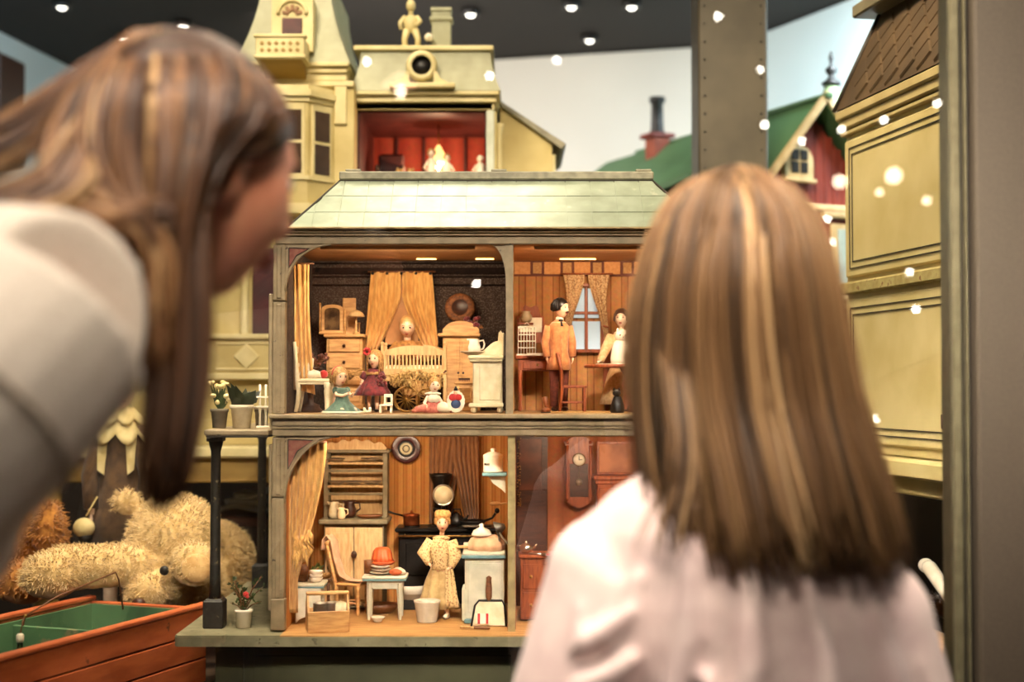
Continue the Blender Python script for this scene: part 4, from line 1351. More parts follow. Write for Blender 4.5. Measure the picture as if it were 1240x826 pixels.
# dresser
m_hutch = M('grey_green_hutch', rgb(134, 124, 96), rgb(108, 98, 74), 60, .6, bump=.08)
m_hutchin = M('tan_hutch_board', rgb(206, 174, 124), rgb(184, 148, 98), 50, .6, st=(5, 1, 1))
t = T('kitchen_hutch', 'tall grey-green kitchen hutch with open plate shelves and tan doors', 'hutch', 429, 2.41, ZL)
O(MB().box((0, 24, 52), (72, 46, 100), 1), 'lower_body', m_hutch, t)
O(MB().box((0, 20, 106), (84, 54, 6), 1.5), 'counter', m_hutch, t)
for s in (-1, 1):
    dr = O(MB().box((s * 17.6, .5, 52), (34, 2, 94), .8), 'door', m_hutchin, t)
    O(MB().box((s * 17.6, -.6, 52), (26, 1.4, 82), .8), 'door_panel', m_hutchin, dr)
dk = O(MB().cyl((1, -6, 67), (1, 0, 67), 1.5, n=8).ell((1, -6, 67), (3.6, 3, 4.6), 12, 8), 'knob', m_wood_dark, t)
O(MB().box((0, 43, 148), (72, 2, 78), .4), 'back_board', m_hutchin, t)
for x in (-36, 36):
    O(MB().box((x, 30, 148), (6, 26, 80), .8), 'side_post', m_hutch, t)
for z in (147, 175):
    O(MB().box((0, 30, z), (70, 26, 3.2), .6), 'shelf', m_hutchin, t)
for z in (138, 166):
    O(MB().box((0, 18.5, z), (68, 1.8, 3.4), .4), 'plate_rail', m_hutch, t)
O(MB().box((0, 27, 190), (84, 32, 4), 1), 'cornice', m_hutch, t)
cr = [(-38, 191), (38, 191), (38, 194)] + [(38 - 76 * k / 24, 196 + 6 * sin(pi * k / 24) + 3.4 * sin(5 * pi * k / 24) ** 2) for k in range(1, 24)] + [(-38, 194)]
O(MB().prism(cr, 13, 16), 'crest', m_hutchin, t)
ZC = ZL + 109 * 2.41 / F
for i, (px, zo, lab) in enumerate(((411, 148.6, 'flat plate lying at the left of the upper hutch shelf'), (448, 148.6, 'flat plate lying at the right of the upper hutch shelf'))):
    pass
pr = [(5, 0), (6, .8), (11, 3), (12, 4), (11.4, 4.4), (6, 1.8), (.5, 1.4)]
plate = None
SHP = [(406, 176.8, 'leftmost dish on the top shelf of the hutch'), (449, 176.8, 'rightmost dish on the top shelf of the hutch'),
       (408, 148.8, 'left shallow dish on the lower shelf of the hutch'), (429, 148.8, 'middle shallow dish on the lower shelf of the hutch'), (451, 148.8, 'right shallow dish on the lower shelf of the hutch')]
for px, z, lab in SHP:
    if plate is None:
        pd = O(MB().lathe(pr, 20), 'dish', M('grey_dish', rgb(150, 132, 104), rgb(110, 94, 72), 60, .3))
        plate = pd
        o = pd
    else:
        o = again(plate)
    s = 2.44 / F
    o.location, o.scale = (XX(px, 2.44), 2.44, ZL + z * 2.41 / F), (s, s, s)
    tag(o, lab, 'dish', 'dishes on the hutch shelves')
m_jug = M('cream_jug_glaze', rgb(226, 206, 164), rgb(200, 176, 130), 50, .25)


def jug(px, d, z, lab, mat, h, r, rz=0, grp=None):
    t2 = T('pitcher', lab, 'jug', px, d, z, rz, grp)
    O(MB().lathe([(r * .7, 0), (r, h * .2), (r, h * .5), (r * .72, h * .8), (r * .85, h), (r * .75, h), (r * .6, h * .8), (r * .8, h * .4), (.4, h * .15)], 18), 'jug_body', mat, t2)
    O(MB().tube([(r * .7, 0, h * .88), (r * 1.5, 0, h * .85), (r * 1.6, 0, h * .5), (r * .9, 0, h * .3)], r * .14, 6), 'handle', mat, t2)
    O(MB().prism([(-r * .75, h * .8), (-r * 1.2, h * 1.02), (-r * .75, h)], -r * .25, r * .25), 'spout', mat, t2)
    return t2


jug(405, 2.42, ZC, 'tall greyish jug at the left end of the hutch counter', M('grey_jug_glaze', rgb(196, 184, 150), rgb(166, 152, 118), 50, .3), 20, 7)
jug(414, 2.405, ZC, 'small cream jug in front of the tall jug on the hutch counter', m_jug, 14, 5)
jug(424, 2.44, ZC, 'dark brown jug behind the cream jug on the hutch counter', m_wood_dark, 20, 8, .3)
t2 = T('oval_dish', 'low brown oval dish at the right end of the hutch counter', 'dish', 448, 2.42, ZC)
O(MB().lathe([(10, 0), (15, 3), (15.5, 4.6), (14, 4.2), (9, 1.4), (.5, 1.2)], 24, (0, 0, 0), Matrix.Diagonal((1, .5, 1))), 'dish', m_brown, t2)

# wall plate
t = T('wall_plate', 'dark red round wall plate with a pale centre on the kitchen wall', 'plate', 492, 2.478, ZZ(561, 2.478))
RM = RX(pi / 2)
O(MB().lathe([(9, 0), (10, 2.4), (17, 4), (17.6, 5), (16.8, 5.4), (10, 3.6), (.5, 3)], 28, (0, 4, 17.5), RM), 'rim', M('dark_red_glaze', rgb(86, 30, 24), rgb(56, 20, 18), 60, .25), t)
O(MB().lathe([(9.6, 3.4), (10, 4.2), (8.6, 4.4), (.5, 4)], 24, (0, 4, 17.5), RM), 'dark_ring', m_dark, t)
O(MB().lathe([(7.4, 4), (7.4, 4.9), (4.6, 4.9), (4.4, 4)], 20, (0, 4, 17.5), RM).lathe([(3.4, 4), (3.4, 5.3), (.4, 5.4)], 16, (0, 4, 17.5), RM), 'painted_centre', m_cream, t)

# brown window curtain over the stove
t = T('brown_pleated_curtain', 'brown pleated curtain drawn to one side above the black stove', 'curtain', 552, 2.4755, ZZ(634, 2.4755))
curtain(t, 'left_drape', m_curtain_br, 38, 30, 106, 6, 2.6, 0, lambda u, v, x, y, z: (-32 + 40 * u * (1 - .35 * v) + 0 * x, y, z), nu=90)
curtain(t, 'right_drape', m_curtain_br, 40, 26, 106, 6, 2.4, 2, lambda u, v, x, y, z: (-4 + 32 * u + 22 * (v - .25) * (1 - u) * (v > .25), y - 4, z), nu=90)
O(MB().cyl((-36, -2, 107), (32, -2, 107), 1.1, n=8), 'rod', m_wood_dark, t)

# stove
t = T('kitchen_stove', 'black iron kitchen range with a wide flue collar behind the cook doll', 'stove', 541, 2.42, ZL)
O(MB().box((0, 20, 50), (116, 42, 88), 2).box((0, 18, 95), (124, 48, 5), 1.5), 'body', m_iron, t)
for x in (-50, 50):
    for y in (4, 36):
        O(MB().tube([(x, y, 7), (x * 1.03, y, 3.4), (x * 1.05, y, .9)], [3, 2.2, 3], 8), 'leg', m_iron, t)
for x in (-34, 4, 40):
    dr = O(MB().box((x, -1.5, 60), (30, 2, 40), 1), 'oven_door', m_iron, t)
    O(MB().tube([(x + 10, -3, 64), (x + 10, -5.5, 60), (x + 10, -3, 56)], .9, 6), 'handle', m_brass, dr)
O(MB().cyl((-58, -6, 88), (58, -6, 88), 1.2, n=8).cyl((-50, -6, 88), (-50, 0, 90), .8, n=6).cyl((50, -6, 88), (50, 0, 90), .8, n=6), 'rail', m_brass, t)
O(MB().lathe([(9, 97), (9, 134), (10, 148), (14, 158), (14.5, 161), (12, 161), (8, 150)], 18, (-8, 22, 0)), 'flue', m_iron, t)
O(MB().lathe([(10, 115), (10.4, 116), (10.4, 119), (10, 120)], 18, (-8, 22, 0)), 'flue_ring', m_iron, t)
mb = MB()
for x in (-42, -14, 20, 44):
    mb.lathe([(10, 97.4), (10, 98.4), (8, 99), (.5, 99)], 18, (x, 14, 0))
O(mb, 'hot_plate', m_iron, t)
ZST = ZL + 99.2 * 2.42 / F
t2 = T('round_pan', 'round pale-bottomed frying pan leaning upright against the flue', 'pan', 537, 2.428, ZST + 20 * 2.44 / F)
RM = RX(pi / 2)
O(MB().lathe([(.5, 0), (10.5, 0), (12.4, 1.2), (13, 3.4), (12.2, 3.6), (11, 1.8)], 24, (0, 2, 17), RM), 'pan_rim', m_tin, t2)
O(MB().lathe([(10.8, .4), (10.8, 1.9), (.5, 2.1)], 24, (0, 1.6, 17), RM), 'pan_bottom', m_cream, t2)
O(MB().tube([(0, 2, 28), (0, 2, 36)], [1.4, 1], 6).tube([(0, 2, 5), (0, 2, 0)], [2, 3], 6), 'handle', m_iron, t2)
t2 = T('copper_pot', 'copper saucepan with a long handle on the left of the stove', 'pot', 498, 2.425, ZST)
O(MB().lathe([(9, 0), (10, 1), (10, 11), (11, 12), (10, 12.4), (9, 11), (8.6, 2), (.5, 1.6)], 20, (0, 10, 0)), 'pot_body', m_copper, t2)
O(MB().tube([(-9, 10, 11), (-20, 8, 14), (-28, 6, 17)], [1.3, 1.1, 1.4], 6), 'handle', m_iron, t2)
O(MB().lathe([(10.6, 12), (8, 14), (2, 15), (1.6, 17), (.4, 18)], 18, (0, 10, 0)), 'lid', m_copper, t2)
t2 = T('dark_skillet', 'dark iron skillet with upturned handle on the right of the stove', 'pan', 572, 2.425, ZST)
O(MB().lathe([(13, 0), (16, 4), (16.6, 6), (15.4, 6), (12.4, 1.6), (.5, 1.4)], 22, (0, 10, 0)).tube([(14, 8, 5), (24, 5, 9), (28, 4, 15)], [1.6, 1.4, 1.8], 6).ell((30, 4, 18), (3, 2.4, 3.4)), 'skillet', m_iron, t2)
t2 = T('dark_kettle', 'small black kettle beside the upright frying pan', 'kettle', 553, 2.43, ZST)
O(MB().lathe([(8, 0), (9, 3), (8.4, 9), (4, 12), (4, 13.4), (1, 15)], 18, (0, 10, 0)).tube([(7, 10, 5), (12, 9, 8), (14, 9, 12)], [2, 1.5, 1.1], 6), 'kettle_body', m_iron, t2)
O(MB().tube([(-6, 10, 11), (-4, 10, 19), (4, 10, 19), (6, 10, 11)], .9, 6), 'handle', m_iron, t2)
t2 = T('tin_skimmer', 'flat shiny tin dish at the right front of the stove top', 'dish', 569, 2.398, ZST - .0006)
O(MB().lathe([(10, 0), (13, 1.8), (13.4, 2.6), (10, 1.2), (.5, 1)], 20, (4, 6, 0), Matrix.Diagonal((1, .6, 1))), 'dish', m_tin, t2)

# cook doll
m_print = M('sprigged_cream_print', rgb(218, 188, 136), rgb(150, 116, 76), 330, .85, contrast=(.38, .46), detail=2)
m_apron = M('unbleached_apron', rgb(196, 170, 118), rgb(166, 138, 90), 90, .85, sheen=.2)
t = T('cook_doll', 'cook doll in a sprigged blouse and long fawn skirt by the stove', 'doll', 532, 2.335, ZL, R_(-8))
hc = (4, 0, 114)
HM = RZ(R_(12)) @ RX(.05)
body = MB()
headgrid(body, hc, 23, HM)
body.tube([(4, 0, 105), (3, 1, 96)], 3, 8).tube([(3, 1, 97), (1, 1, 50)], [8, 10], 10)
AR = [(-8, 0, 91), (-18, -3, 76), (-10, -13, 66)], [(14, 0, 91), (21, -3, 74), (17, -13, 62)]
for s, a in zip((-1, 1), AR):
    body.tube(a, [3.4, 3, 2.2], 8)
    hand(body, a[-1], (-s * .5, -.7, -.2), (0, 0, -1), 8, .5, s)
    body.tube([(1 + s * 6, 1, 52), (1 + s * 7, 0, 26), (4 + s * 7, -4, 4)], [5, 4, 2.8], 8)
O(body, 'body', m_dollskin, t)
face_parts(t, hc, 23, HM)
doll_hair(t, hc, 23, HM, m_blond, 0, 40, seed=12, top=1.05)
O(MB().lathe([(8.8, 0), (9.8, 2), (10.2, 6), (8, 9), (.5, 10)], 18, (4, 1, 119), None, lambda a, f: 1 + .05 * sin(9 * a)), 'cap', m_straw, t)
O(MB().lathe([(11, 58), (9.4, 64), (12, 74), (13.5, 86), (9, 94), (4, 98)], 30, (2, 0, 0), None, pleat(7, .06)).tube(AR[0], [8.5, 8.5, 4.2], 12).tube(AR[1], [8, 8, 4.2], 12), 'blouse', m_print, t)
mb = MB()
for k in range(13):
    a = k * 2 * pi / 13
    mb.ell((3 + 8 * cos(a), -1 + 6 * sin(a), 95), (3, 2.4, 1.7), 8, 5)
O(mb, 'collar_frill', m_print, t)
O(MB().lathe([(24, 12), (21, 24), (16, 44), (10.5, 58), (9, 63), (8, 64)], 48, (0, 0, 0), Matrix.Diagonal((1, .75, 1)), pleat(9, .13)), 'skirt', m_apron, t)
O(MB().grid(lambda u, v: (14 + 8 * (u - .5) * (1 + v) + 5 * v, -8 - 7 * v + 1.4 * sin(14 * u), 62 - 48 * v), 14, 10), 'sprigged_panel', m_print, t, solid=.8)
O(MB().ell((-3, -8, 3), (4, 9, 3.2)).ell((11, -10, 3), (4, 9, 3.2)), 'shoe', m_porcelain, t)

# wooden chair with cloth
t = T('kitchen_chair', 'wooden kitchen chair tilted back with a pale cloth over its backrest', 'chair', 418, 2.36, ZL, R_(-20))
O(MB().box((4, 12, 36), (34, 28, 3.6), 1.2), 'seat', m_wood, t)
for y in (0, 24):
    O(MB().lathe([(1.7, 0), (2.6, 3), (2, 8), (2.8, 20), (2, 26), (2.6, 35)], 10, (18, y, 0)), 'leg', m_wood, t)
    O(MB().tube([(-10, y, 0), (-11, y, 35), (-18, y, 60), (-24, y, 84)], [1.8, 2.4, 2.2, 1.8], 8), 'leg', m_wood, t)
O(MB().tube([(-24, -2, 84), (-25, 12, 87), (-24, 26, 84)], 2.4, 8).tube([(-18, 0, 62), (-18.5, 12, 63), (-18, 24, 62)], 1.8, 8), 'backrest', m_wood, t)
O(MB().cyl((-10, 0, 14), (18, 0, 14), 1.2, n=6).cyl((-10, 24, 14), (18, 24, 14), 1.2, n=6), 'stretcher', m_wood, t)
m_cloth = M('pale_pink_cloth', rgb(228, 188, 150), rgb(204, 158, 120), 60, .85, sheen=.2)
t2 = T('draped_towel', 'pale pink towel draped over the kitchen chair back onto its seat', 'towel', 418, 2.36, ZL, R_(-20))
pt = [(-32, 76), (-31.5, 88), (-25.5, 94), (-19, 87), (-15, 66), (-8, 46), (4, 40.4), (22, 40)]
def tow(u, v):
    q = v * (len(pt) - 1)
    i = min(int(q), len(pt) - 2)
    f = q - i
    return (pt[i][0] * (1 - f) + pt[i + 1][0] * f, 1 + 17 * u + .8 * sin(9 * v), pt[i][1] * (1 - f) + pt[i + 1][1] * f + .5 * sin(10 * u))
O(MB().grid(tow, 10, 40), 'towel', m_cloth, t2, solid=.9)

# white table
t = T('blue_edged_table', 'small white kitchen table with a pale blue edge and tapered legs', 'table', 466, 2.305, ZL)
O(MB().box((0, 16, 51), (54, 40, 3), 1), 'tabletop', m_bluewhite, t)
O(MB().box((0, 16, 48.4), (53, 39, 3), .8), 'edge', m_blueedge, t, label='pale blue table edge')
O(MB().box((0, 16, 42), (42, 30, 10), .6), 'apron', m_bluewhite, t)
for x in (-18, 18):
    for y in (2, 30):
        O(MB().tube([(x * 1.05, y, 0), (x, y, 44)], [1.9, 3.6], 4, True, False), 'leg', m_bluewhite, t)
ZT = ZL + 52.7 * 2.305 / F
SP = [(0, 0, 14), (0, 4, 12.5), (0, 8, 13.5)]
for i, zo in enumerate((0, 3.6, 7.2)):
    lab = ['bottom plate of the stack on the blue-edged table', 'middle plate of the stack on the blue-edged table', 'top plate of the stack on the blue-edged table'][i]
    if i == 0:
        pl0 = O(MB().lathe([(6, 0), (7, .6), (12.5, 2.6), (13.2, 3.4), (12.4, 3.5), (7, 1.6), (.5, 1.4)], 24), 'plate', m_porcelain)
        o = pl0
    else:
        o = again(pl0)
    s = 2.31 / F
    o.location, o.scale = (XX(460 + (i % 2), 2.31), 2.31 + 12 * s, ZT + zo * s), (s * (1 - .06 * i), s * (1 - .06 * i), s)
    tag(o, lab, 'plate', 'plates stacked on the kitchen table')
t2 = T('covered_bowl', 'small white bowl turned over beside the stacked plates', 'bowl', 482, 2.315, ZT)
O(MB().lathe([(9, 0), (10, 1), (8, 5), (3, 8), (.5, 8.4)], 20, (0, 12, 0)), 'bowl', m_porcelain, t2)
t2 = T('bread_roll', 'brown bread roll in front of the turned-over bowl', 'bread', 479, 2.305, ZT)
O(MB().ell((0, 6, 4), (8, 4.6, 4), 14, 9).ell((-2, 3, 6), (3, 2, 1.6)), 'crust', m_terra, t2)
t2 = T('wooden_canister', 'small wooden canister at the back left of the blue-edged table', 'canister', 447, 2.335, ZT)
O(MB().lathe([(6, 0), (6.2, 16), (5.4, 16), (5.4, 2), (.5, 2)], 16, (0, 4, 0)), 'canister', m_brown, t2)
t2 = T('jelly_mould', 'orange fluted jelly mould on an orange saucer behind the stacked plates', 'mould', 463, 2.345, ZT)
O(MB().lathe([(13, 10), (15.5, 12.4), (16, 13.8), (14, 13.6), (.5, 12)], 24, (0, 4, 0)).cyl((0, 4, 0), (0, 4, 11), 5, 6), 'saucer', m_terra, t2)
O(MB().lathe([(13, 13.4), (12, 18), (10.5, 26), (7, 30), (3, 30.5), (.5, 29)], 48, (0, 4, 0), None, lambda a, f: 1 + .06 * sin(12 * a) * (1 - .5 * f)), 'fluted_mould', M('orange_glaze', rgb(220, 104, 56), rgb(196, 82, 42), 60, .3), t2)

# crate on the front edge
t = T('tool_crate', 'open pine carrying crate with a tall handle at the front of the kitchen', 'crate', 399, 2.185, ZL, R_(13))
O(MB().box((0, 0, 14), (50, 2, 24), .6), 'front_board', m_wood, t)
O(MB().box((0, 28, 14), (50, 2, 26), .6), 'rear_board', m_wood, t)
for s in (-1, 1):
    O(MB().prism([(0, 1), (28, 1), (28, 26), (19, 44), (9, 44), (0, 26)], s * 24 - 1.2, s * 24 + 1.2, 'yz'), 'end_board', m_wood, t)
O(MB().box((0, 14, 1), (48, 28, 2), .3), 'bottom_board', m_wood, t)
O(MB().box((0, 14, 46), (52, 8, 4), 1), 'handle', m_wood, t)
ZB = ZL + 2.2 * 2.19 / F
for i, (px, dd, lab, mt) in enumerate(((389, 2.205, 'dark shiny tin can lying in the left of the pine crate', m_tin), (403, 2.21, 'small tin pot standing in the middle of the pine crate', m_tin))):
    t2 = T('tin_can', lab, 'can', px, dd, ZB)
    O(MB().lathe([(8, 0), (8.6, 1), (8.6, 30), (9, 31), (8, 31.4), (7.4, 28), (.5, 27.5)], 16, (0, 1 + i, 0)), 'can', mt, t2)
t2 = T('crumpled_cloth', 'crumpled cream cloth stuffed in the right of the pine crate', 'cloth', 414, 2.205, ZB)
O(MB().lathe([(8, 0), (9, 14), (10, 24), (8, 31), (.5, 33)], 30, (-1, 4, 0), Matrix.Diagonal((1.0, .8, 1)), lambda a, f: 1 + .13 * sin(5 * a + 7 * f) + .06 * sin(11 * a)), 'cloth', m_cream, t2)

# white bench with cups
t = T('white_bench', 'low white bench with scalloped side boards by the left kitchen wall', 'bench', 374, 2.27, ZL)
O(MB().box((0, 20, 46), (38, 40, 3.4), 1), 'seat', m_bluewhite, t)
O(MB().box((0, 20, 43.4), (37, 39, 2), .5), 'edge', m_blueedge, t, label='pale blue bench edge')
sc_ = [(-15, 0), (-10, 5), (-4, 7.5), (2, 7.5), (8, 5), (15, 0), (15, 42), (-15, 42)]
O(MB().prism(sc_, 1, 4), 'side_board', m_bluewhite, t)
O(MB().prism(sc_, 36, 39), 'side_board', m_bluewhite, t)
ZBn = ZL + 48 * 2.27 / F
for i in range(3):
    if i == 0:
        cp = O(MB().lathe([(5, 0), (7, 1.4), (8.4, 4.4), (8.6, 5.4), (7.6, 5.2), (5, 1.8), (.5, 1.6)], 18), 'cup', m_porcelain)
        o = cp
    else:
        o = again(cp)
    s = 2.275 / F
    o.location, o.scale = (XX(382, 2.275), 2.275 + 12 * s, ZBn + i * 4.2 * s), (s, s, s)
    tag(o, ['lowest white bowl of the stack on the white bench', 'middle white bowl of the stack on the white bench', 'uppermost white bowl of the stack on the white bench'][i], 'bowl', 'bowls stacked on the white bench')
t2 = T('glass_tumbler', 'brown glass tumbler at the left end of the white bench', 'tumbler', 366, 2.285, ZBn)
O(MB().lathe([(6, 0), (7.6, 20), (7, 20), (5.4, 2), (.5, 1.6)], 18, (0, 10, 0)), 'tumbler', m_brown, t2)
t2 = T('basket_of_greens', 'shallow basket of green leaves in the left kitchen corner', 'basket', 388, 2.405, ZL)
O(MB().lathe([(11, 38), (15, 42), (16.5, 46), (15, 46), (10, 41), (.5, 40)], 26, (0, 6, 0), None, lambda a, f: 1 + .02 * sin(20 * a)), 'basket', m_straw, t2)
O(MB().box((0, 6, 36), (28, 26, 3), .8), 'stool_top', m_brown, t2)
for x in (-12, 12):
    for y in (-4, 16):
        O(MB().cyl((x, y, 0), (x * .9, y, 36), 1.6, 2), 'leg', m_brown, t2)
rn = random.Random(5)
mb = MB()
for i in range(40):
    a, q = rn.uniform(0, 2 * pi), sqrt(rn.random()) * 12
    p = Vector((q * cos(a), 6 + q * sin(a), 45 + rn.uniform(0, 6)))
    e = Vector((rn.uniform(-7, 7), rn.uniform(-6, 6), rn.uniform(1, 8)))
    n_ = e.cross(Vector((0, 0, 1))).normalized() * 2.6
    mb.add([p, p + e * .5 + n_, p + e, p + e * .5 - n_], [(0, 1, 2, 3)])
O(mb, 'leaves', M('fresh_green', rgb(118, 136, 52), rgb(74, 94, 32), 80, .5), t2)

# enamel basin, bucket, dish, bread
m_enamel = M('white_enamel', rgb(226, 218, 200), rgb(204, 194, 172), 50, .25, wear=rgb(120, 100, 76), wsc=160, wth=.72)
t = T('oval_basin', 'oval white enamel basin behind the bucket', 'basin', 497, 2.40, ZL)
O(MB().box((0, 16, 6), (24, 18, 12), 1), 'block', m_dark, t)
O(MB().lathe([(12, 12), (16, 22), (19, 29), (18, 29), (13.5, 15), (.5, 14)], 28, (0, 14, 0), Matrix.Diagonal((1, .7, 1))), 'basin', m_enamel, t)
t = T('bread_lump', 'yellow crumbly bread lump in a cup behind the oval basin', 'bread', 497, 2.445, ZL)
O(MB().lathe([(6, 0), (8, 32), (9, 36), (8, 36), (.5, 34)], 16), 'cup', m_porcelain, t)
mb = MB()
for i in range(22):
    mb.ell((rn.uniform(-7, 7), rn.uniform(-5, 5), 38 + rn.uniform(0, 9)), rn.uniform(2, 3.4), 7, 5)
O(mb, 'crumb', M('golden_crumb', rgb(214, 150, 60), rgb(160, 100, 36), 200, .8), t)
t = T('enamel_bucket', 'small white enamel bucket on the kitchen floor before the cook doll', 'bucket', 517, 2.275, ZL)
O(MB().lathe([(12, 0), (12.4, 1.4), (15.6, 23), (16.6, 25), (16, 26), (15, 24), (11.6, 3), (.5, 2.4)], 26, (0, 12, 0)), 'pail', m_enamel, t)
O(MB().tube([(-15.5, 12, 23), (-13, 6, 25), (0, -3, 25), (13, 6, 25), (15.5, 12, 23)], .8, 6), 'bail_handle', m_tin, t)
t = T('small_dish', 'small white dish on the floor under the blue-edged table', 'dish', 458, 2.285, ZL)
O(MB().lathe([(4.6, 0), (5, 1), (8, 4.4), (8.6, 6), (7.6, 5.8), (4.4, 2), (.5, 1.6)], 18, (0, 4, 0)), 'dish', m_enamel, t)
t = T('pie_dish', 'low brown pie dish on the floor behind the table legs', 'dish', 461, 2.37, ZL)
O(MB().lathe([(15, 0), (20, 6), (22, 11), (20, 11), (14, 3), (.5, 2)], 24, (0, 8, 0), Matrix.Diagonal((1, .7, 1))), 'dish', m_brown, t)

# pale blue cabinet
t = T('pale_blue_cabinet', 'pale blue kitchen cabinet with a darker blue edge at the divider', 'cabinet', 587, 2.275, ZL)
O(MB().box((0, 24, 41), (48, 44, 72), 1), 'body', m_bluewhite, t)
O(MB().box((-1, 22, 79.5), (54, 52, 4), 1.2), 'edge', m_blueedge, t, label='blue cabinet edge')
O(MB().box((-1, 23, 83), (52, 50, 4), 1.2).box((-1, 46, 88), (52, 3, 8), .8), 'top', m_bluewhite, t)
O(MB().box((-18, 22, 2.5), (13, 48, 5), 1).box((18, 22, 2.5), (13, 48, 5), 1), 'foot', m_blueedge, t)
O(MB().box((-25, 22, 22), (5, 44, 38), 1), 'side_foot', m_bluewhite, t)
O(MB().box((0, 1.4, 42), (40, 1.6, 60), .8), 'door', m_bluewhite, t)
ZCb = ZL + 85.2 * 2.275 / F
t2 = T('cloth_covered_dish', 'large dish covered with a pink-white cloth and lid on the pale blue cabinet', 'dish', 590, 2.28, ZCb)
O(MB().lathe([(22, 0), (22, 8), (19, 14), (12, 18), (.5, 19)], 36, (-1, 22, 0), Matrix.Diagonal((1, .75, 1)), lambda a, f: 1 + .05 * sin(8 * a + 5 * f)), 'cloth', m_cloth, t2)
O(MB().lathe([(12, 17.5), (12.6, 19), (10, 24), (4, 27), (2.6, 28), (3.4, 31), (.5, 32.4)], 22, (-7, 20, 0)), 'lid', m_porcelain, t2)
t2 = T('bread_board', 'small wooden board sticking out over the left end of the pale blue cabinet', 'board', 560, 2.30, ZCb + .0006)
O(MB().box((4, 22, 1.4), (28, 14, 2.6), .8), 'board', m_wood2, t2)
t2 = T('tin_ladle', 'grey tin funnel with a shiny handle leaning on the divider above the cabinet', 'ladle', 604, 2.265, ZCb)
O(MB().lathe([(9, 0), (9.4, 1), (3, 11), (2.4, 12)], 18, (-4, 22, 26), Matrix.Rotation(1.2, 3, 'Y'), cap=False), 'funnel', M('dull_grey_tin', rgb(120, 118, 108), rgb(84, 82, 74), 60, .35, .7), t2, solid=.8)
O(MB().tube([(-2, 20, 26), (4, 10, 18), (11, -10, 12), (12.5, -12, 11)], [1.6, 1.4, 1.3, 1.6], 6).tube([(0, 24, 22), (0, 24, 10), (2, 24, 0)], 1.4, 6), 'handle', m_tin, t2)
# shelf with jar
t = T('blue_wall_shelf', 'pale blue bracket shelf on the right kitchen wall', 'shelf', 599, 2.285, ZZ(598, 2.285))
O(MB().box((0, 14, 23), (30, 30, 4), 1), 'board', m_blueedge, t)
O(MB().prism([(13, 21), (-8, 21), (-2, 12), (8, 5), (13, 0)], 8, 12), 'bracket', m_bluewhite, t)
O(MB().prism([(13, 21), (-8, 21), (-2, 12), (8, 5), (13, 0)], 20, 24), 'bracket', m_bluewhite, t)
t2 = T('lidded_jar', 'round white lidded storage jar on the blue wall shelf', 'jar', 597, 2.285, ZZ(598, 2.285) + 25.2 * 2.285 / F)
O(MB().lathe([(11, 0), (12.4, 1.6), (12, 3), (12, 17), (12.6, 18), (11.6, 19.6)], 24, (0, 14, 0)), 'jar_body', m_porcelain, t2)
O(MB().lathe([(12.4, 19), (12, 21), (7, 24), (3, 25), (2.6, 26), (3.6, 27.6), (2, 29), (.4, 29.3)], 22, (0, 14, 0)), 'lid', m_porcelain, t2)
mb = MB()
for k in range(7):
    a = -pi / 2 - .55 + k * .10 - .45
    mb.box((12.1 * cos(a), 14 + 12.1 * sin(a), 10), (.9, .5, 2.6), 0, a)
O(mb, 'faded_marks', m_frame_dk, t2)
t2 = T('hanging_spoon', 'wooden spoon hanging on the right kitchen wall under the blue shelf', 'spoon', 600, 2.40, ZZ(612, 2.40))
O(MB().ell((0, 0, 2), (7, 3, 2.6)).tube([(5, 0, 2), (16, 0, 3)], 1, 6), 'spoon', m_wood, t2)
# dustpan and brush
t = T('dustpan', 'cream dustpan with a wooden handle propped against the pale blue cabinet', 'dustpan', 592, 2.243, ZL)
pan = [(-21, 1), (21, 1), (19, 24), (16, 29), (-12, 29), (-17, 24)]
def lean(mb, k=.22):
    mb.V = [(x, y + z * k, z) for x, y, z in mb.V]
    return mb
O(lean(MB().prism(pan, 2, 3.4)), 'pan', m_cream, t)
O(lean(MB().tube([(x, 2, z) for x, z in ((-21, 0), (-17, 24), (-12, 30), (16, 30), (19, 24), (21, 0))], 1.3, 8)), 'rim', m_iron, t)
O(lean(MB().lathe([(2, 30), (3.8, 34), (4, 44), (2.8, 54), (3.4, 57), (1, 59)], 12, (0, 1, 0))), 'handle', m_brown, t)
O(lean(MB().box((-8, 1.4, 9), (16, 1, 12), .3)), 'pale_patch', m_white, t)
O(lean(MB().box((-12, .7, 9), (3, .6, 12), .1).box((-2, .7, 9), (3, .6, 12), .1)), 'red_stripe', m_red, t)
t = T('hand_brush', 'thin hand brush lying on the floor in front of the dustpan', 'brush', 575, 2.215, ZL, R_(-12))
O(MB().tube([(-18, 0, 2.4), (-6, 0, 2.6), (0, 0, 2.4)], [1.8, 1.2, 1.6], 8), 'handle', m_wood2, t)
O(MB().box((9, 0, 2.4), (20, 4, 3), .8), 'bristles', m_brown, t)

# ================================================================ dining room (lower right)
t = T('dark_mirror_cabinet', 'dark-framed tall mirror at the left of the lower right room', 'mirror', 644, 2.45, ZL)
O(MB().box((0, 8, 70), (38, 12, 140), 1), 'lower_case', m_wood_dark, t)
O(MB().prism([(-19, 140), (19, 140), (19, 203), (-6, 206), (-19, 212)], 2, 12), 'frame', m_wood_dark, t)
O(MB().box((-2, 1, 170), (28, 1.4, 62), .3), 'mirror_glass', M('dusky_mirror', rgb(96, 50, 30), rgb(60, 32, 20), 30, .35, .1), t)
rn = random.Random(9)
mb = MB()
for i in range(60):
    mb.ell((-16 + rn.uniform(-1.5, 2.5), -1, 120 + rn.uniform(0, 82)), rn.uniform(.5, 1.1), 6, 4)
O(mb, 'gold_beads', m_brass, t)
t = T('red_chest', 'red-brown chest of two drawers at the front left of the lower right room', 'chest', 655, 2.29, ZL)
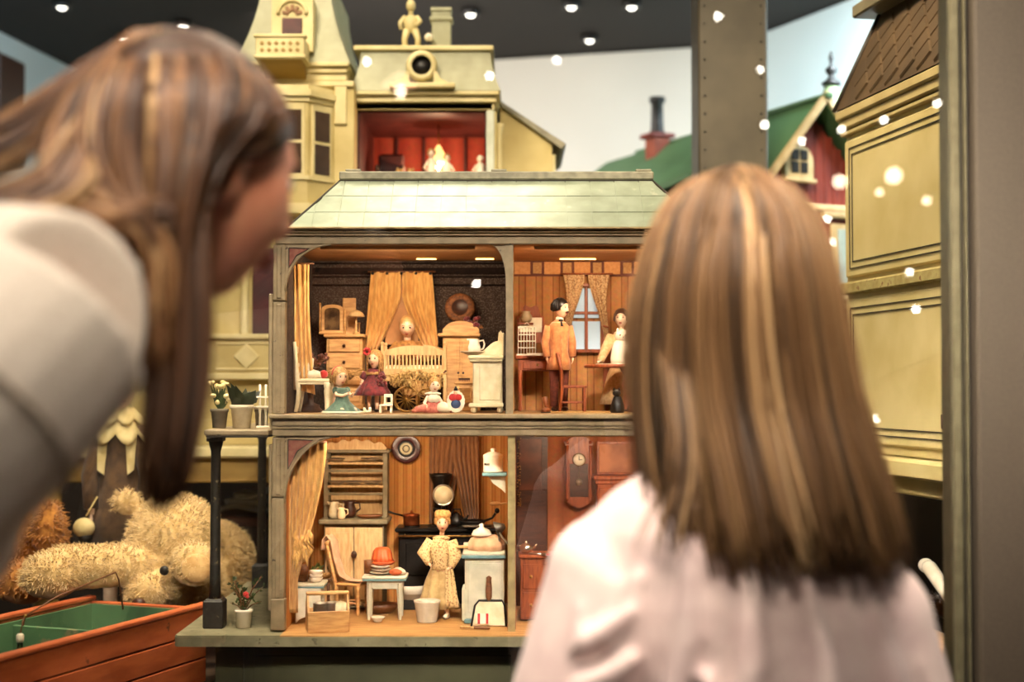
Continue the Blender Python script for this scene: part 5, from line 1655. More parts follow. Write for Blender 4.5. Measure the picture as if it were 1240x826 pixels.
O(MB().box((0, 22, 39), (50, 40, 74), 1).box((0, 21, 78), (54, 46, 4), 1), 'body', m_wood_red, t)
for z in (20, 54):
    dr = O(MB().box((0, 1.2, z), (44, 2, 30), .8), 'drawer', m_wood_red, t)
    O(MB().ell((-12, -1, z), 2, 8, 6).ell((12, -1, z), 2, 8, 6), 'knob', m_brass, dr)
ZR = ZL + 80.2 * 2.29 / F
t2 = T('silver_teapot', 'small silver teapot on the red-brown chest', 'teapot', 637, 2.30, ZR)
O(MB().lathe([(5, 0), (8, 3), (8.4, 7), (5, 11), (2, 12), (1.6, 14), (.4, 15)], 18, (0, 10, 0)).tube([(7, 10, 5), (11, 9, 8), (13, 9, 11)], [2, 1.4, 1], 6).tube([(-6, 10, 9), (-12, 10, 9), (-12, 10, 3), (-7, 10, 3)], 1, 6), 'teapot', M('silver', rgb(214, 206, 192), rgb(170, 160, 142), 60, .18, .95), t2)
for i, (px, rz) in enumerate(((645, -.5), (650, -.75), (656, -.6))):
    t2 = T('serving_fork' if i != 1 else 'carving_knife', ['silver serving fork lying nearest the silver teapot', 'red-handled carving knife between the two forks', 'silver serving fork lying farthest from the teapot'][i], 'cutlery', px, 2.285, ZR, rz)
    O(MB().tube([(-8, 6, 1.2), (0, 6, 1.4), (9, 6, 1)], [1, .8, 1.6], 6), 'blade', m_tin, t2)
    O(MB().tube([(9, 6, 1.2), (16, 6, 1.4)], [1.2, 1.5], 6), 'handle', m_red if i == 1 else m_tin, t2)
t = T('wall_clock', 'red-brown wall clock with a pale dial and pendulum', 'clock', 701, 2.47, ZZ(616, 2.47))
O(MB().prism([(-13, 6), (0, 0), (13, 6), (16, 10), (16, 76), (18, 80), (14, 82), (0, 90), (-14, 82), (-18, 80), (-16, 76), (-16, 10)], 2, 10), 'case', m_wood_red, t)
for x in (-14, 14):
    O(MB().lathe([(1.6, 10), (2, 14), (1.3, 30), (2, 44), (1.3, 60), (2, 76)], 8, (x, 0, 0)).ell((x, 0, 80), 2.2, 8, 6), 'turned_column', m_wood_red, t)
O(MB().box((0, 1, 34), (22, 1, 40), .4), 'pendulum_glass', m_wood_dark, t)
O(MB().cyl((0, 1.6, 59), (0, -.8, 59), 8.2, n=22), 'dial_rim', m_brass, t)
O(MB().cyl((0, 1.6, 59), (0, -1.2, 59), 6.8, n=22), 'dial', m_white, t)
O(MB().box((0, -1.6, 61), (.8, .5, 5)).box((2, -1.6, 59), (4, .5, .8)), 'hands', m_dark, t)
O(MB().cyl((0, 0, 50), (0, 0, 34), .5, n=5).cyl((0, 1, 32), (0, -.8, 32), 4.2, n=16), 'pendulum', m_tin, t)
t = T('red_cabinet', 'red-brown cabinet with a moulded cornice in the lower right room', 'cabinet', 748, 2.44, ZL)
O(MB().box((0, 16, 76), (50, 30, 152), 1), 'body', m_wood_red, t)
O(MB().box((0, 14, 155), (60, 36, 5), 1.5).box((0, 15, 150), (55, 33, 5), 1), 'cornice', m_wood_red, t)
for s in (-1, 1):
    dr = O(MB().box((s * 12, .4, 78), (22, 2, 130), .8), 'door', m_wood_red, t)
    O(MB().ell((s * 3, -1.2, 80), 1.6, 8, 6), 'knob', m_brass, dr)
t2 = T('landscape_picture', 'faded brown landscape picture standing on the red-brown cabinet', 'picture', 748, 2.46, ZL + 158 * 2.44 / F)
O(MB().box((0, 4, 20), (46, 2, 36), .5), 'picture', M('faded_landscape', rgb(176, 112, 74), rgb(112, 62, 40), 25, .6), t2)
O(MB().box((0, 3, 1.5), (50, 4, 3), .6).box((0, 3, 38.5), (50, 4, 3), .6).box((-24, 3, 20), (3, 4, 36), .6).box((24, 3, 20), (3, 4, 36), .6), 'frame', m_wood_red, t2)
t = T('dining_chair', 'dark red chair half hidden in the lower right room', 'chair', 690, 2.38, ZL)
O(MB().box((0, 14, 44), (34, 30, 4), 1), 'seat', m_wood_red, t)
for x in (-14, 14):
    O(MB().cyl((x, 2, 0), (x, 2, 43), 1.7, 2.4), 'leg', m_wood_red, t)
    O(MB().tube([(x, 27, 0), (x, 27, 44), (x, 31, 92)], [1.7, 2.4, 1.8], 8), 'leg', m_wood_red, t)
O(MB().box((0, 30.5, 88), (30, 2.4, 9), .8).box((0, 29, 68), (28, 2, 4), .6), 'backrest', m_wood_red, t)

# ================================================================ background: yellow toy mansion on its table
m_yel = M('yellow_house_paint', rgb(206, 188, 128), rgb(186, 166, 104), 14, .6, bump=.06, wear=rgb(176, 156, 100), wsc=40, wth=.70)
m_yeltrim = M('pale_yellow_trim', rgb(224, 210, 158), rgb(206, 190, 134), 20, .55)
m_sage = M('sage_tin_roof', rgb(168, 168, 136), rgb(148, 148, 116), 20, .5)
m_maroon = M('maroon_panel', rgb(84, 36, 34), rgb(58, 24, 24), 40, .5)
m_ochre = M('ochre_table_paint', rgb(172, 140, 70), rgb(148, 116, 54), 10, .55, st=(1, 1, 4))
DY = 2.9
SY = DY / F


def table(name, lab, x0, x1, y0, y1, top, th, leg, mat, aprn=.11, rz=0, loc=(0, 0)):
    t = thing(name, lab, 'table', (loc[0], loc[1], 0), rz)
    O(MB().box(((x0 + x1) / 2, (y0 + y1) / 2, top - th / 2), (x1 - x0, y1 - y0, th), .004), 'tabletop', m_yeltrim if mat is m_ochre else mat, t)
    O(MB().box(((x0 + x1) / 2, (y0 + y1) / 2, top - th - aprn / 2), (x1 - x0 - .05, y1 - y0 - .05, aprn), .003), 'apron', mat, t)
    for x in (x0 + leg, x1 - leg):
        for y in (y0 + leg, y1 - leg):
            O(MB().lathe([(leg * .5, 0), (leg * .62, .06), (leg * .45, .2), (leg * .62, .4), (leg * .45, top * .55), (leg * .6, top - th - aprn)], 14, (x, y, 0)), 'leg', mat, t)
    return t


table('mansion_table', 'ochre painted table carrying the yellow toy mansion', -.98, .12, 2.80, 3.66, 1.0, .022, .05, m_ochre, .05)
YH = thing('yellow_mansion', 'large yellow toy mansion with a mansard tower and lit red room', 'dollhouse', (XX(430, DY), DY, 1.0006), 0, SY)
y0p = 467 + .12 / SY
yx = lambda p: p - 430
yz = lambda p: y0p - p


def yb(mb, x0, x1, ya, yb_, d0, d1, b=1.0):
    """box from photo columns x0..x1, rows ya..yb_ (rows at the front plane), depths d0..d1 in pixels"""
    return mb.box((yx((x0 + x1) / 2), (d0 + d1) / 2, yz((ya + yb_) / 2)), (x1 - x0, d1 - d0, yb_ - ya), b)


O(yb(yb(MB(), 110, 425, 255, y0p, 6, 330), 290, 428, 97, 258, 0, 260), 'tower_wall', m_yel, YH)
O(yb(yb(MB(), 425, 596, 232, y0p, 30, 300), 425, 596, 106, 127, 24, 300, .5), 'house_wall', m_yel, YH)
# the red room
O(yb(MB(), 428, 592, 127, 233, 210, 216), 'room_wall', stripes('crimson_paper', [(0, rgb(170, 66, 52)), (.5, rgb(196, 92, 72)), (1, rgb(160, 58, 46))], .05, noise=.6), YH)
O(yb(yb(MB(), 427, 431, 127, 233, 32, 212), 586, 590, 127, 233, 32, 212), 'room_side', m_maroon, YH)
O(yb(MB(), 428, 590, 125, 129, 32, 212), 'room_ceiling', m_maroon, YH)
O(yb(MB(), 428, 592, 213, 217, 28, 212), 'room_floor', m_brown, YH)
mb = MB()
for px in (463, 500, 556):
    yb(mb, px - 2, px + 2, 130, 232, 204, 211)
O(mb, 'room_pilaster', m_maroon, YH)
O(yb(MB(), 588, 598, 127, 260, 24, 36), 'corner_pilaster', M('blue_white_corner', rgb(196, 200, 184), rgb(176, 180, 160), 30, .55), YH)
O(yb(MB(), 597, 601, 127, 260, 36, 300), 'side_wall', m_yel, YH)
O(MB().lathe([(4, 0), (3, 6), (3, 62), (5, 70), (6, 76)], 12, (yx(604), 70, yz(212))), 'side_column', m_yeltrim, YH)
O(yb(yb(yb(MB(), 420, 604, 105, 110, 14, 300), 424, 601, 110, 118, 20, 300), 426, 598, 118, 127, 24, 300), 'cornice', m_yeltrim, YH)
# mansard of the centre
def mansard(x0, x1, d0, d1, z0, z1, ins, par, name, mat, flare=.35):
    lv = []
    for k in range(7):
        t = k / 6
        q = ins * (1 - (1 - t) ** 1.8) if flare else ins * t
        z = z0 + (z1 - z0) * t
        lv.append([(x0 + q, d0 + q, z), (x1 - q, d0 + q, z), (x1 - q, d1 - q, z), (x0 + q, d1 - q, z)])
    vs = [p for l_ in lv for p in l_]
    fs = [(k * 4 + j, k * 4 + (j + 1) % 4, k * 4 + 4 + (j + 1) % 4, k * 4 + 4 + j) for k in range(6) for j in range(4)]
    fs += [(0, 1, 2, 3), (24, 25, 26, 27)]
    return O(MB().add(vs, fs), name, mat, par)
mansard(yx(420), yx(606), 14, 310, yz(105), yz(52), 13, YH, 'mansard_roof', m_sage)
O(yb(MB(), 424, 597, 47, 53, 22, 302), 'roof_ridge', m_yeltrim, YH)
# round dormer with scrolls
t0_ = O(MB().lathe([(11, 0), (17, 1), (19, 4), (17, 8), (12, 9)], 28, (yx(509), 16, yz(75)), RX(pi / 2), cap=False), 'dormer_ring', m_yeltrim, YH, solid=1)
O(MB().cyl((yx(509), 20, yz(75)), (yx(509), 13, yz(75)), 12, n=24), 'dormer_opening', m_dark, t0_)
scr = lambda s: [(s * 15, -24), (s * 15, -4), (s * 19, -8), (s * 23, -16), (s * 31, -20), (s * 36, -24)]
for s in (-1, 1):
    O(MB().prism([(yx(509) + x, yz(75) + z) for x, z in scr(s)], 8, 14), 'scroll', m_yeltrim, t0_)
O(yb(MB(), 470, 550, 97, 103, 4, 16), 'dormer_sill', m_yeltrim, t0_)
# lamp and furniture inside
O(MB().lathe([(10, 0), (12.5, 2), (12, 8), (6, 16), (3, 22), (2, 24)], 18, (yx(525), 110, yz(180))), 'lamp_shade', M('glowing_shade', rgb(255, 196, 120), None, 50, .5, emit=2.2), YH, label='glowing amber hanging lamp')
O(MB().ell((yx(525), 110, yz(182)), 7, 12, 8), 'lamp_bulb', M('bulb_glow', rgb(255, 226, 180), None, 50, .5, emit=14), YH)
O(MB().cyl((yx(525), 110, yz(156)), (yx(525), 110, yz(128)), .8, n=6), 'lamp_rod', m_brass, YH)
pl_ = bpy.data.lights.new('red_room_bulb', 'POINT')
pl_.energy, pl_.color, pl_.shadow_soft_size = 1.9, (1.0, .62, .36), .012
po = bpy.data.objects.new('red_room_bulb', pl_)
COL.objects.link(po)
po.location = (XX(430, DY) + yx(525) * SY, DY + 110 * SY, 1.0 + yz(196) * SY)
zf = yz(212.6)


def inroom(name, lab, cat, px, dep):
    return thing(name, lab, cat, (XX(430, DY) + yx(px) * SY, DY + dep * SY, 1.0010 + zf * SY), 0, SY)


t = inroom('dark_armchair', 'dark carved armchair at the left of the lit red room', 'armchair', 462, 120)
O(MB().box((0, 0, 14), (34, 26, 10), 3), 'seat', m_maroon, t)
O(MB().box((0, 12, 28), (34, 6, 40), 3), 'backrest', m_maroon, t)
for s in (-1, 1):
    O(MB().box((s * 17, 0, 20), (5, 26, 22), 2), 'armrest', m_wood_dark, t)
    O(MB().cyl((s * 14, -10, 0), (s * 14, -10, 10), 2, 3), 'leg', m_wood_dark, t)
    O(MB().cyl((s * 14, 10, 0), (s * 14, 10, 10), 2, 3), 'leg', m_wood_dark, t)
for px, dep, h, lab in ((518, 70, 44, 'white-gowned doll seated below the amber lamp in the red room'), (537, 84, 40, 'smaller white-gowned doll right of the amber lamp in the red room'), (580, 60, 34, 'little doll with a white head at the right end of the red room')):
    t = inroom('salon_doll', lab, 'doll', px, dep)
    O(MB().lathe([(10, 0), (8, h * .3), (5, h * .5), (6, h * .66), (2.4, h * .76)], 18, (0, 0, 0), None, pleat(6, .08)), 'gown', m_white, t)
    bd_ = headgrid(MB(), (0, 0, h * .88), h * .3, None, 16, 12)
    for s in (-1, 1):
        a = [(s * 5, 0, h * .64), (s * 9, -4, h * .45), (s * 5, -9, h * .36)]
        bd_.tube(a, [2, 1.8, 1.3], 6)
    O(bd_, 'body', m_dollpale, t)
    doll_hair(t, (0, 0, h * .88), h * .3, None, m_white if px > 570 else m_blond, 0, 12, seed=px)
for px, lab in ((484, 'pale teddy figure lying left of the amber lamp'), (470, 'pale lamb figure before the dark armchair')):
    t = inroom('plush_figure', lab, 'toy', px, 50)
    O(MB().ell((0, 0, 6), (9, 6, 6)).ell((9, -2, 11), (5, 4.6, 4.6)).ell((12, -2, 15), 1.8, 6, 5).ell((7, -2, 15.5), 1.8, 6, 5).tube([(-6, -4, 4), (-10, -8, 2)], [2.6, 2], 6).tube([(4, -4, 4), (6, -10, 3)], [2.6, 2], 6), 'plush', m_straw, t)
# yellow tower: cornices, roof, dormer, balcony, bay window
O(yb(yb(yb(MB(), 277, 422, 76, 81, -14, 270), 282, 420, 81, 88, -9, 268), 288, 419, 88, 97, -5, 264), 'tower_cornice', m_yeltrim, YH)
mansard(yx(282), yx(424), -10, 262, yz(77), yz(-42), 30, YH, 'tower_roof', m_sage)
O(yb(yb(MB(), 404, 419, 97, 150, -4, 4), 291, 306, 97, 150, -4, 4), 'tower_pilaster', m_yeltrim, YH)
O(yb(MB(), 288, 428, 97, 104, -5, 6), 'string_course', m_yeltrim, YH)
dm = [(-25, -38), (25, -38), (25, 22)] + [(25 * cos(a * pi / 12), 22 + 25 * sin(a * pi / 12)) for a in range(1, 12)] + [(-25, 22)]
d0 = O(MB().prism([(yx(354) + x, yz(25) + z) for x, z in dm], -14, 20), 'dormer', m_yeltrim, YH)
O(MB().tube([Vector((yx(354) + 17 * cos(a * pi / 14), -15, yz(18) + 17 * sin(a * pi / 14))) for a in range(15)], 2.4, 8), 'dormer_arch', m_yeltrim, d0)
O(MB().box((yx(354), -15, yz(37)), (24, 3, 28), .6), 'dormer_window', m_maroon, d0)
fan = MB()
for k in range(5):
    a = pi * (k + .5) / 5
    c = Vector((yx(354) + 8.5 * cos(a), -15, yz(19) + 8.5 * sin(a)))
    fan.box(c, (8.5, 2, 4.4), .8, M=Matrix.Rotation(-a, 3, 'Y'))
O(fan, 'fanlight', M('tan_fanlight', rgb(150, 110, 74), None, 60, .6), d0)
bal = O(yb(MB(), 316, 374, 54, 79, -50, -44), 'balcony_front', m_yeltrim, YH)
O(yb(yb(MB(), 314, 376, 51, 55, -52, -40), 314, 376, 76, 80, -52, 0), 'balcony_rail', m_yeltrim, bal)
hol = None
for k in range(6):
    for j in range(2):
        hol = O(MB().box((0, 0, 0), (4, 1.4, 4), .3, M=Matrix.Rotation(pi / 4, 3, 'Y')), 'pierced_hole', m_ochre, bal) if hol is None else again(hol, bal)
        hol.location = (yx(324 + 8.4 * k), -50.4, yz(62 + 8 * j))
O(yb(yb(MB(), 316, 321, 54, 79, -46, 0), 369, 374, 54, 79, -46, 0), 'balcony_side', m_yeltrim, bal)
O(MB().prism([(-44, yz(80)), (0, yz(80)), (0, yz(97))], yx(320), yx(370), 'yz'), 'balcony_corbel', m_ochre, bal)
# bay window
bay = [(yx(322), 0), (yx(336), -34), (yx(376), -34), (yx(404), 0)]
O(MB().prism(bay, yz(258), yz(128), 'xy'), 'bay_wall', m_yel, YH)
grow = lambda e: [(yx(322) - e, 2), (yx(336) - e * .7, -34 - e), (yx(376) + e * .7, -34 - e), (yx(404) + e, 2)]
O(MB().prism(grow(3), yz(128), yz(122), 'xy').prism(grow(7), yz(122), yz(115), 'xy').prism(grow(2), yz(115), yz(108), 'xy').prism(grow(3), yz(222), yz(217), 'xy').prism(grow(5), yz(262), yz(250), 'xy'), 'bay_moulding', m_yeltrim, YH)
e_ = Vector((28, 34, 0)).normalized()
ang = atan2(34, 28)
for (c, w, rz) in (((yx(356), -34), 26, 0), ((yx(390), -17), 24, ang), ((yx(329), -17), 20, -atan2(34, 14))):
    nrm = Vector((sin(rz), -cos(rz), 0))
    p = Vector((c[0], c[1], yz(176)))
    wf = O(MB().box(p, (w + 8, 4, 92), .8, rz), 'window_frame', m_yeltrim, YH)
    O(MB().box(p + nrm * 1.8 + Vector((0, 0, 20)), (w, 2, 36), .3, rz), 'pane', M('dim_window', rgb(84, 64, 48), rgb(60, 44, 36), 12, .2) if rz == 0 else bpy.data.materials['dim_window'], wf)
    O(MB().box(p + nrm * 1.8 + Vector((0, 0, -20)), (w, 2, 36), .3, rz), 'pane', bpy.data.materials['dim_window'], wf)
# lower front: porch column, dark red door, diamond panel
O(yb(MB(), 305, 332, 300, 406, 0, 8), 'porch_door', M('deep_red_door', rgb(72, 20, 22), rgb(50, 14, 16), 20, .5), YH)
for px in (297, 240):
    O(MB().lathe([(6, 0), (5, 4), (4.4, 90), (6, 98), (7, 104)], 12, (yx(px), -6, yz(408))), 'porch_column', m_yeltrim, YH)
O(yb(yb(MB(), 205, 336, 405, 411, -14, 10), 205, 336, 452, 460, -12, 10), 'porch_sill', m_yeltrim, YH)
O(yb(MB(), 205, 336, 411, 452, -8, 10), 'porch_panel', m_yel, YH)
O(yb(yb(MB(), 262, 330, 415, 418, -10, -6), 262, 330, 446, 449, -10, -6), 'panel_border', m_yeltrim, YH)
O(MB().box((yx(300), -9, yz(432)), (22, 3, 22), .8, M=Matrix.Rotation(pi / 4, 3, 'Y')), 'diamond_ornament', m_yeltrim, YH)
O(yb(MB(), 106, 432, 508, y0p, -12, 10), 'plinth', m_yel, YH)
# rear wing with a slanting top
O(MB().prism([(yx(604), 0), (yx(672), 0), (yx(672), yz(146)), (yx(604), yz(98))], 120, 300), 'rear_wing', m_yel, YH)
O(MB().prism([(yx(600), yz(95)), (yx(600), yz(100)), (yx(684), yz(160)), (yx(690), yz(154))], 112, 306), 'wing_eave', M('grey_eave', rgb(150, 144, 122), rgb(120, 114, 96), 30, .6), YH)
O(yb(MB(), 672, 677, 165, y0p, 130, 300), 'wing_side', m_yeltrim, YH)
# things on the roof
ztr = 1.0010 + yz(47) * SY
t = thing('roof_chimney', 'pale green chimney with a capped top on the mansion roof', 'chimney', (XX(430, DY) + yx(531) * SY, DY + 60 * SY, ztr), 0, SY)
O(MB().box((0, 0, 25), (24, 20, 50), 1), 'stack', m_sage, t)
O(MB().box((0, 0, 40), (29, 25, 5), 1).box((0, 0, 52), (27, 23, 5), 1), 'cap', m_sage, t)
t = thing('cream_statue', 'cream standing figure with bent legs on the mansion roof', 'statue', (XX(430, DY) + yx(493) * SY, DY + 50 * SY, ztr), 0, SY)
O(MB().tube([(-7, 0, .7), (-8, 0, 14), (-5, 0, 26)], [3.4, 3.6, 5], 10).tube([(8, 0, .7), (9, 0, 14), (5, 0, 26)], [3.4, 3.6, 5], 10).ell((0, 0, 34), (9, 7, 12)).tube([(-7, 0, 42), (-13, -3, 34), (-12, -5, 26)], [3.4, 3, 2.4], 8).tube([(7, 0, 42), (12, -3, 36), (7, -6, 30)], [3.4, 3, 2.4], 8).cyl((0, 0, 44), (0, 0, 50), 3).ell((0, -1, 56), (6, 6.6, 8)), 'figure', m_yeltrim, t)
t = thing('roof_ball', 'small white ball on a dark foot beside the roof chimney', 'ball', (XX(430, DY) + yx(516) * SY, DY + 40 * SY, ztr), 0, SY)
O(MB().ell((0, 0, 14), 5.5, 12, 9), 'ball', m_white, t)
O(MB().lathe([(5, 0), (4, 3), (2, 9), (3, 10)], 12), 'foot', m_dark, t)

# ================================================================ red house with a green roof, turned towards the right
m_redw = M('red_house_boards', rgb(128, 46, 30), rgb(98, 32, 22), 20, .6, st=(6, 6, .6))
m_grn = M('green_roof_paint', rgb(84, 122, 84), rgb(66, 100, 68), 6, .5)
m_creamtrim = M('cream_barge_board', rgb(206, 184, 140), rgb(184, 160, 116), 30, .55)
g = at(990, 128, 3.3)
RH = thing('red_house', 'red toy house with a long green roof, cream gable boards and a spire', 'dollhouse', (g.x, g.y, 0.8), R_(24.5))
gw, gz, ez = .126, g.z - .8, ZZ(205, 3.25) - .8
LN = 1.0
O(MB().prism([(-gw, 0), (gw, 0), (gw, ez), (0, gz - .02), (-gw, ez)], .02, LN), 'house_wall', m_redw, RH)
bdp = None
for k in range(10):
    x = -gw + .0126 + k * .0252
    h = ez + (gz - .02 - ez) * (1 - abs(x) / gw) - .008
    O(MB().box((x, .016, h / 2), (.0236, .010, h), .001), 'plank', m_redw, RH)
for s in (-1, 1):
    O(MB().slab((s * (gw + .03), -.03, ez - .03), (0, -.03, gz), (0, LN + .02, gz), (s * (gw + .03), LN + .02, ez - .03), (0, 0, .014)), 'roof_slope', m_grn, RH)
    O(MB().slab((s * (gw + .032), -.04, ez - .034), (0, -.04, gz + .004), (0, -.026, gz + .004), (s * (gw + .032), -.026, ez - .034), (0, 0, .024)), 'barge_board', m_creamtrim, RH)
O(MB().box((0, .4, gz + .016), (.02, .9, .012), .003), 'ridge_cap', m_grn, RH)
# long side roof falling towards the left, with chimney
O(MB().slab((-gw - .02, .25, ez + .03), (-.02, .25, gz - .005), (-.02, LN, gz - .005), (-.46, LN, ez - .17), (0, 0, .014)), 'side_roof', m_grn, RH)
def house_part(name, p):
    e = bpy.data.objects.new(name, None)
    COL.objects.link(e)
    e.empty_display_size, e.parent = .02, RH
    e.location = Matrix.Rotation(-R_(24.5), 3, 'Z') @ (Vector(p) - Vector((g.x, g.y, .8)))
    return e


t = house_part('brick_chimney', at(796, 196, 3.9))
O(MB().box((0, 0, .02), (.05, .05, .09), .002), 'stack', M('chimney_red', rgb(150, 74, 50), rgb(120, 54, 38), 30, .7), t)
O(MB().box((0, 0, .07), (.075, .07, .012), .002), 'cornice', m_redw, t)
O(MB().lathe([(.026, .07), (.018, .09), (.016, .16), (.022, .165), (.022, .178)], 14), 'pot', m_dark, t)
# arched gable window
wz = ZZ(212, 3.28) - .8
wx = XX(961, 3.26)
lx = -.055
ar = [(-.026, 0), (.026, 0), (.026, .035)] + [(.026 * cos(a * pi / 10), .035 + .03 * sin(a * pi / 10)) for a in range(1, 10)] + [(-.026, .035)]
aw = O(MB().prism([(lx + x * 1.5, wz - .012 + z * 1.25) for x, z in ar], -.004, .012), 'gable_window', m_creamtrim, RH)
for sx in (-1, 1):
    for (za, zb) in ((.004, .030), (.034, .058)):
        O(MB().box((lx + sx * .0125, -.005, wz + (za + zb) / 2), (.020, .004, zb - za), .001), 'pane', m_dark, aw)
O(MB().box((lx, -.006, wz - .014), (.088, .014, .009), .002), 'sill', m_creamtrim, aw)
# cornice and bay with a bright window
O(MB().box((0, .0, wz - .075), (2 * gw + .02, .03, .016), .003).box((0, .0, wz - .30), (2 * gw + .02, .03, .016), .003), 'cornice', m_creamtrim, RH)
O(MB().box((.04, -.015, wz - .19), (.12, .05, .20), .003), 'bay', m_redw, RH)
bw = O(MB().box((.04, -.042, wz - .19), (.078, .01, .15), .002), 'bay_window', m_creamtrim, RH)
O(MB().box((.04, -.047, wz - .19), (.044, .006, .125), .001), 'pane', M('bright_pane', rgb(178, 194, 190), rgb(140, 156, 156), 12, .1), bw)
O(MB().box((.04, -.045, wz - .096), (.13, .02, .014), .003).box((.04, -.045, wz - .285), (.13, .02, .014), .003), 'bay_moulding', m_creamtrim, bw)
# spire
sp = at(1007, 146, 3.42)
t = house_part('spire', sp)
O(MB().box((0, 0, -.03), (.075, .075, .06), .003), 'turret', m_yel, t)
O(MB().lathe([(.062, 0), (.060, .004), (.042, .024), (.026, .055), (.016, .085)], 8), 'roof', M('pale_green_spire', rgb(132, 150, 112), rgb(112, 130, 94), 20, .5), t)
O(MB().lathe([(.022, .085), (.024, .092), (.012, .100), (.006, .108), (.014, .118), (.015, .124), (.005, .134), (.004, .145), (.007, .15), (.002, .168)], 12), 'finial', m_dark, t)
table('red_house_table', 'dark table carrying the red toy house', -.15, .24, -.06, 1.1, .7985, .03, .04, m_wood_dark, .1, R_(24.5), (g.x, g.y))

# ================================================================ closed yellow toy house on the right
m_oliv = M('olive_yellow_paint', rgb(206, 190, 138), rgb(188, 170, 114), 9, .42, bump=.06, wear=rgb(170, 152, 100), wsc=18, wth=.70)
m_olivtrim = M('olive_trim', rgb(190, 172, 122), rgb(170, 150, 102), 14, .45)
m_slate = M('brown_slate', rgb(80, 62, 40), rgb(60, 46, 28), 14, .5, bump=.1)
P1 = Vector((XX(1020, 2.6), 2.6, 0))
rzR = R_(-80)
ER = Vector((cos(rzR), sin(rzR), 0))
table('right_table', 'olive yellow table under the closed toy house on the right', -.06, .72, -.02, .55, 1.0, .03, .06, m_oliv, .03, rzR, (P1.x, P1.y))
CH = thing('closed_house', 'closed olive yellow toy house with framed doors and a slate roof', 'dollhouse', (P1.x, P1.y, 1.0006), rzR)
O(MB().box((.32, .22, .30), (.64, .42, .60), .003), 'body', m_oliv, CH)
O(MB().box((.325, .215, .612), (.655, .45, .018), .003).box((.325, .217, .594), (.648, .444, .018), .003).box((.325, .218, .578), (.644, .44, .008), .002), 'cornice', m_olivtrim, CH)
for (za, zb) in ((.018, .275), (.315, .565)):
    dr = O(MB().box((.32, .008, (za + zb) / 2), (.615, .012, zb - za), .003), 'door', m_oliv, CH)
    w = .57
    for e in (0, 1):
        i_ = e * .012
        O(MB().box((.32, .0015, zb - .016 - i_), (w - 2 * i_, .0026, .0016)).box((.32, .0015, za + .016 + i_), (w - 2 * i_, .0026, .0016))
          .box((.32 - w / 2 + i_, .0015, (za + zb) / 2), (.0016, .0026, zb - za - .032 - 2 * i_)).box((.32 + w / 2 - i_, .0015, (za + zb) / 2), (.0016, .0026, zb - za - .032 - 2 * i_)), 'moulding_line', m_frame_dk, dr)
O(MB().box((.32, .002, .295), (.64, .014, .022), .003), 'middle_rail', M('chipped_rail', rgb(178, 166, 112), rgb(150, 132, 78), 60, .5, wear=rgb(120, 84, 44), wsc=60, wth=.62), CH)
O(MB().tube([(.415, .0, .05), (.415, -.014, .055), (.415, -.014, .075)], .003, 8), 'hook', m_wood_dark, CH)
# roof with diamond slates
rb, rt, ry0, ry1 = .622, .80, -.01, .07
O(MB().slab((.0, ry0, rb), (.66, ry0, rb), (.62, ry1, rt), (.025, ry1, rt), (0, .30, 0)), 'roof_body', m_slate, CH)
nrm = Vector((0, -(rt - rb), ry1 - ry0)).normalized()
up = Vector((0, ry1 - ry0, rt - rb)).normalized()
slope = sqrt((rt - rb) ** 2 + (ry1 - ry0) ** 2)
q = .030
dia = MB()
d_ = [Vector((-q * .94, 0, 0)), up * -q * .94, Vector((q * .94, 0, 0)), up * q * .94]
tp = [p * .9 + nrm * .0032 for p in d_]
dia.add(d_ + tp, [(0, 1, 2, 3), (4, 5, 6, 7), (0, 1, 5, 4), (1, 2, 6, 5), (2, 3, 7, 6), (3, 0, 4, 7)])
sl = None
for j in range(int(slope / q)):
    for i in range(12):
        x = .03 + i * 2 * q + (q if j % 2 else 0)
        v = q * (j + 1.08)
        if x > .64 or v > slope - q * .8 or x < .02 + .03 * v / slope + q * .5:
            continue
        sl = O(dia, 'slate', m_slate, CH) if sl is None else again(sl, CH)
        sl.location = Vector((x, ry0, rb)) + up * v + nrm * (.0006 + random.uniform(0, .0012))
        sl.rotation_euler = (random.uniform(-.03, .03), random.uniform(-.02, .02), 0)
O(MB().tube([(-.002, ry0 - .002, rb), (.022, ry1 - .002, rt)], .004, 6), 'hip_strip', m_frame_dk, CH)
O(MB().box((.32, ry1 + .13, rt + .012), (.67, .34, .024), .003), 'roof_cap', M('grey_roof_cap', rgb(120, 112, 88), None, 20, .5), CH)
# things under the right table
def rp(x, y):
    v = P1 + Matrix.Rotation(rzR, 3, 'Z') @ Vector((x, y, 0))
    return v


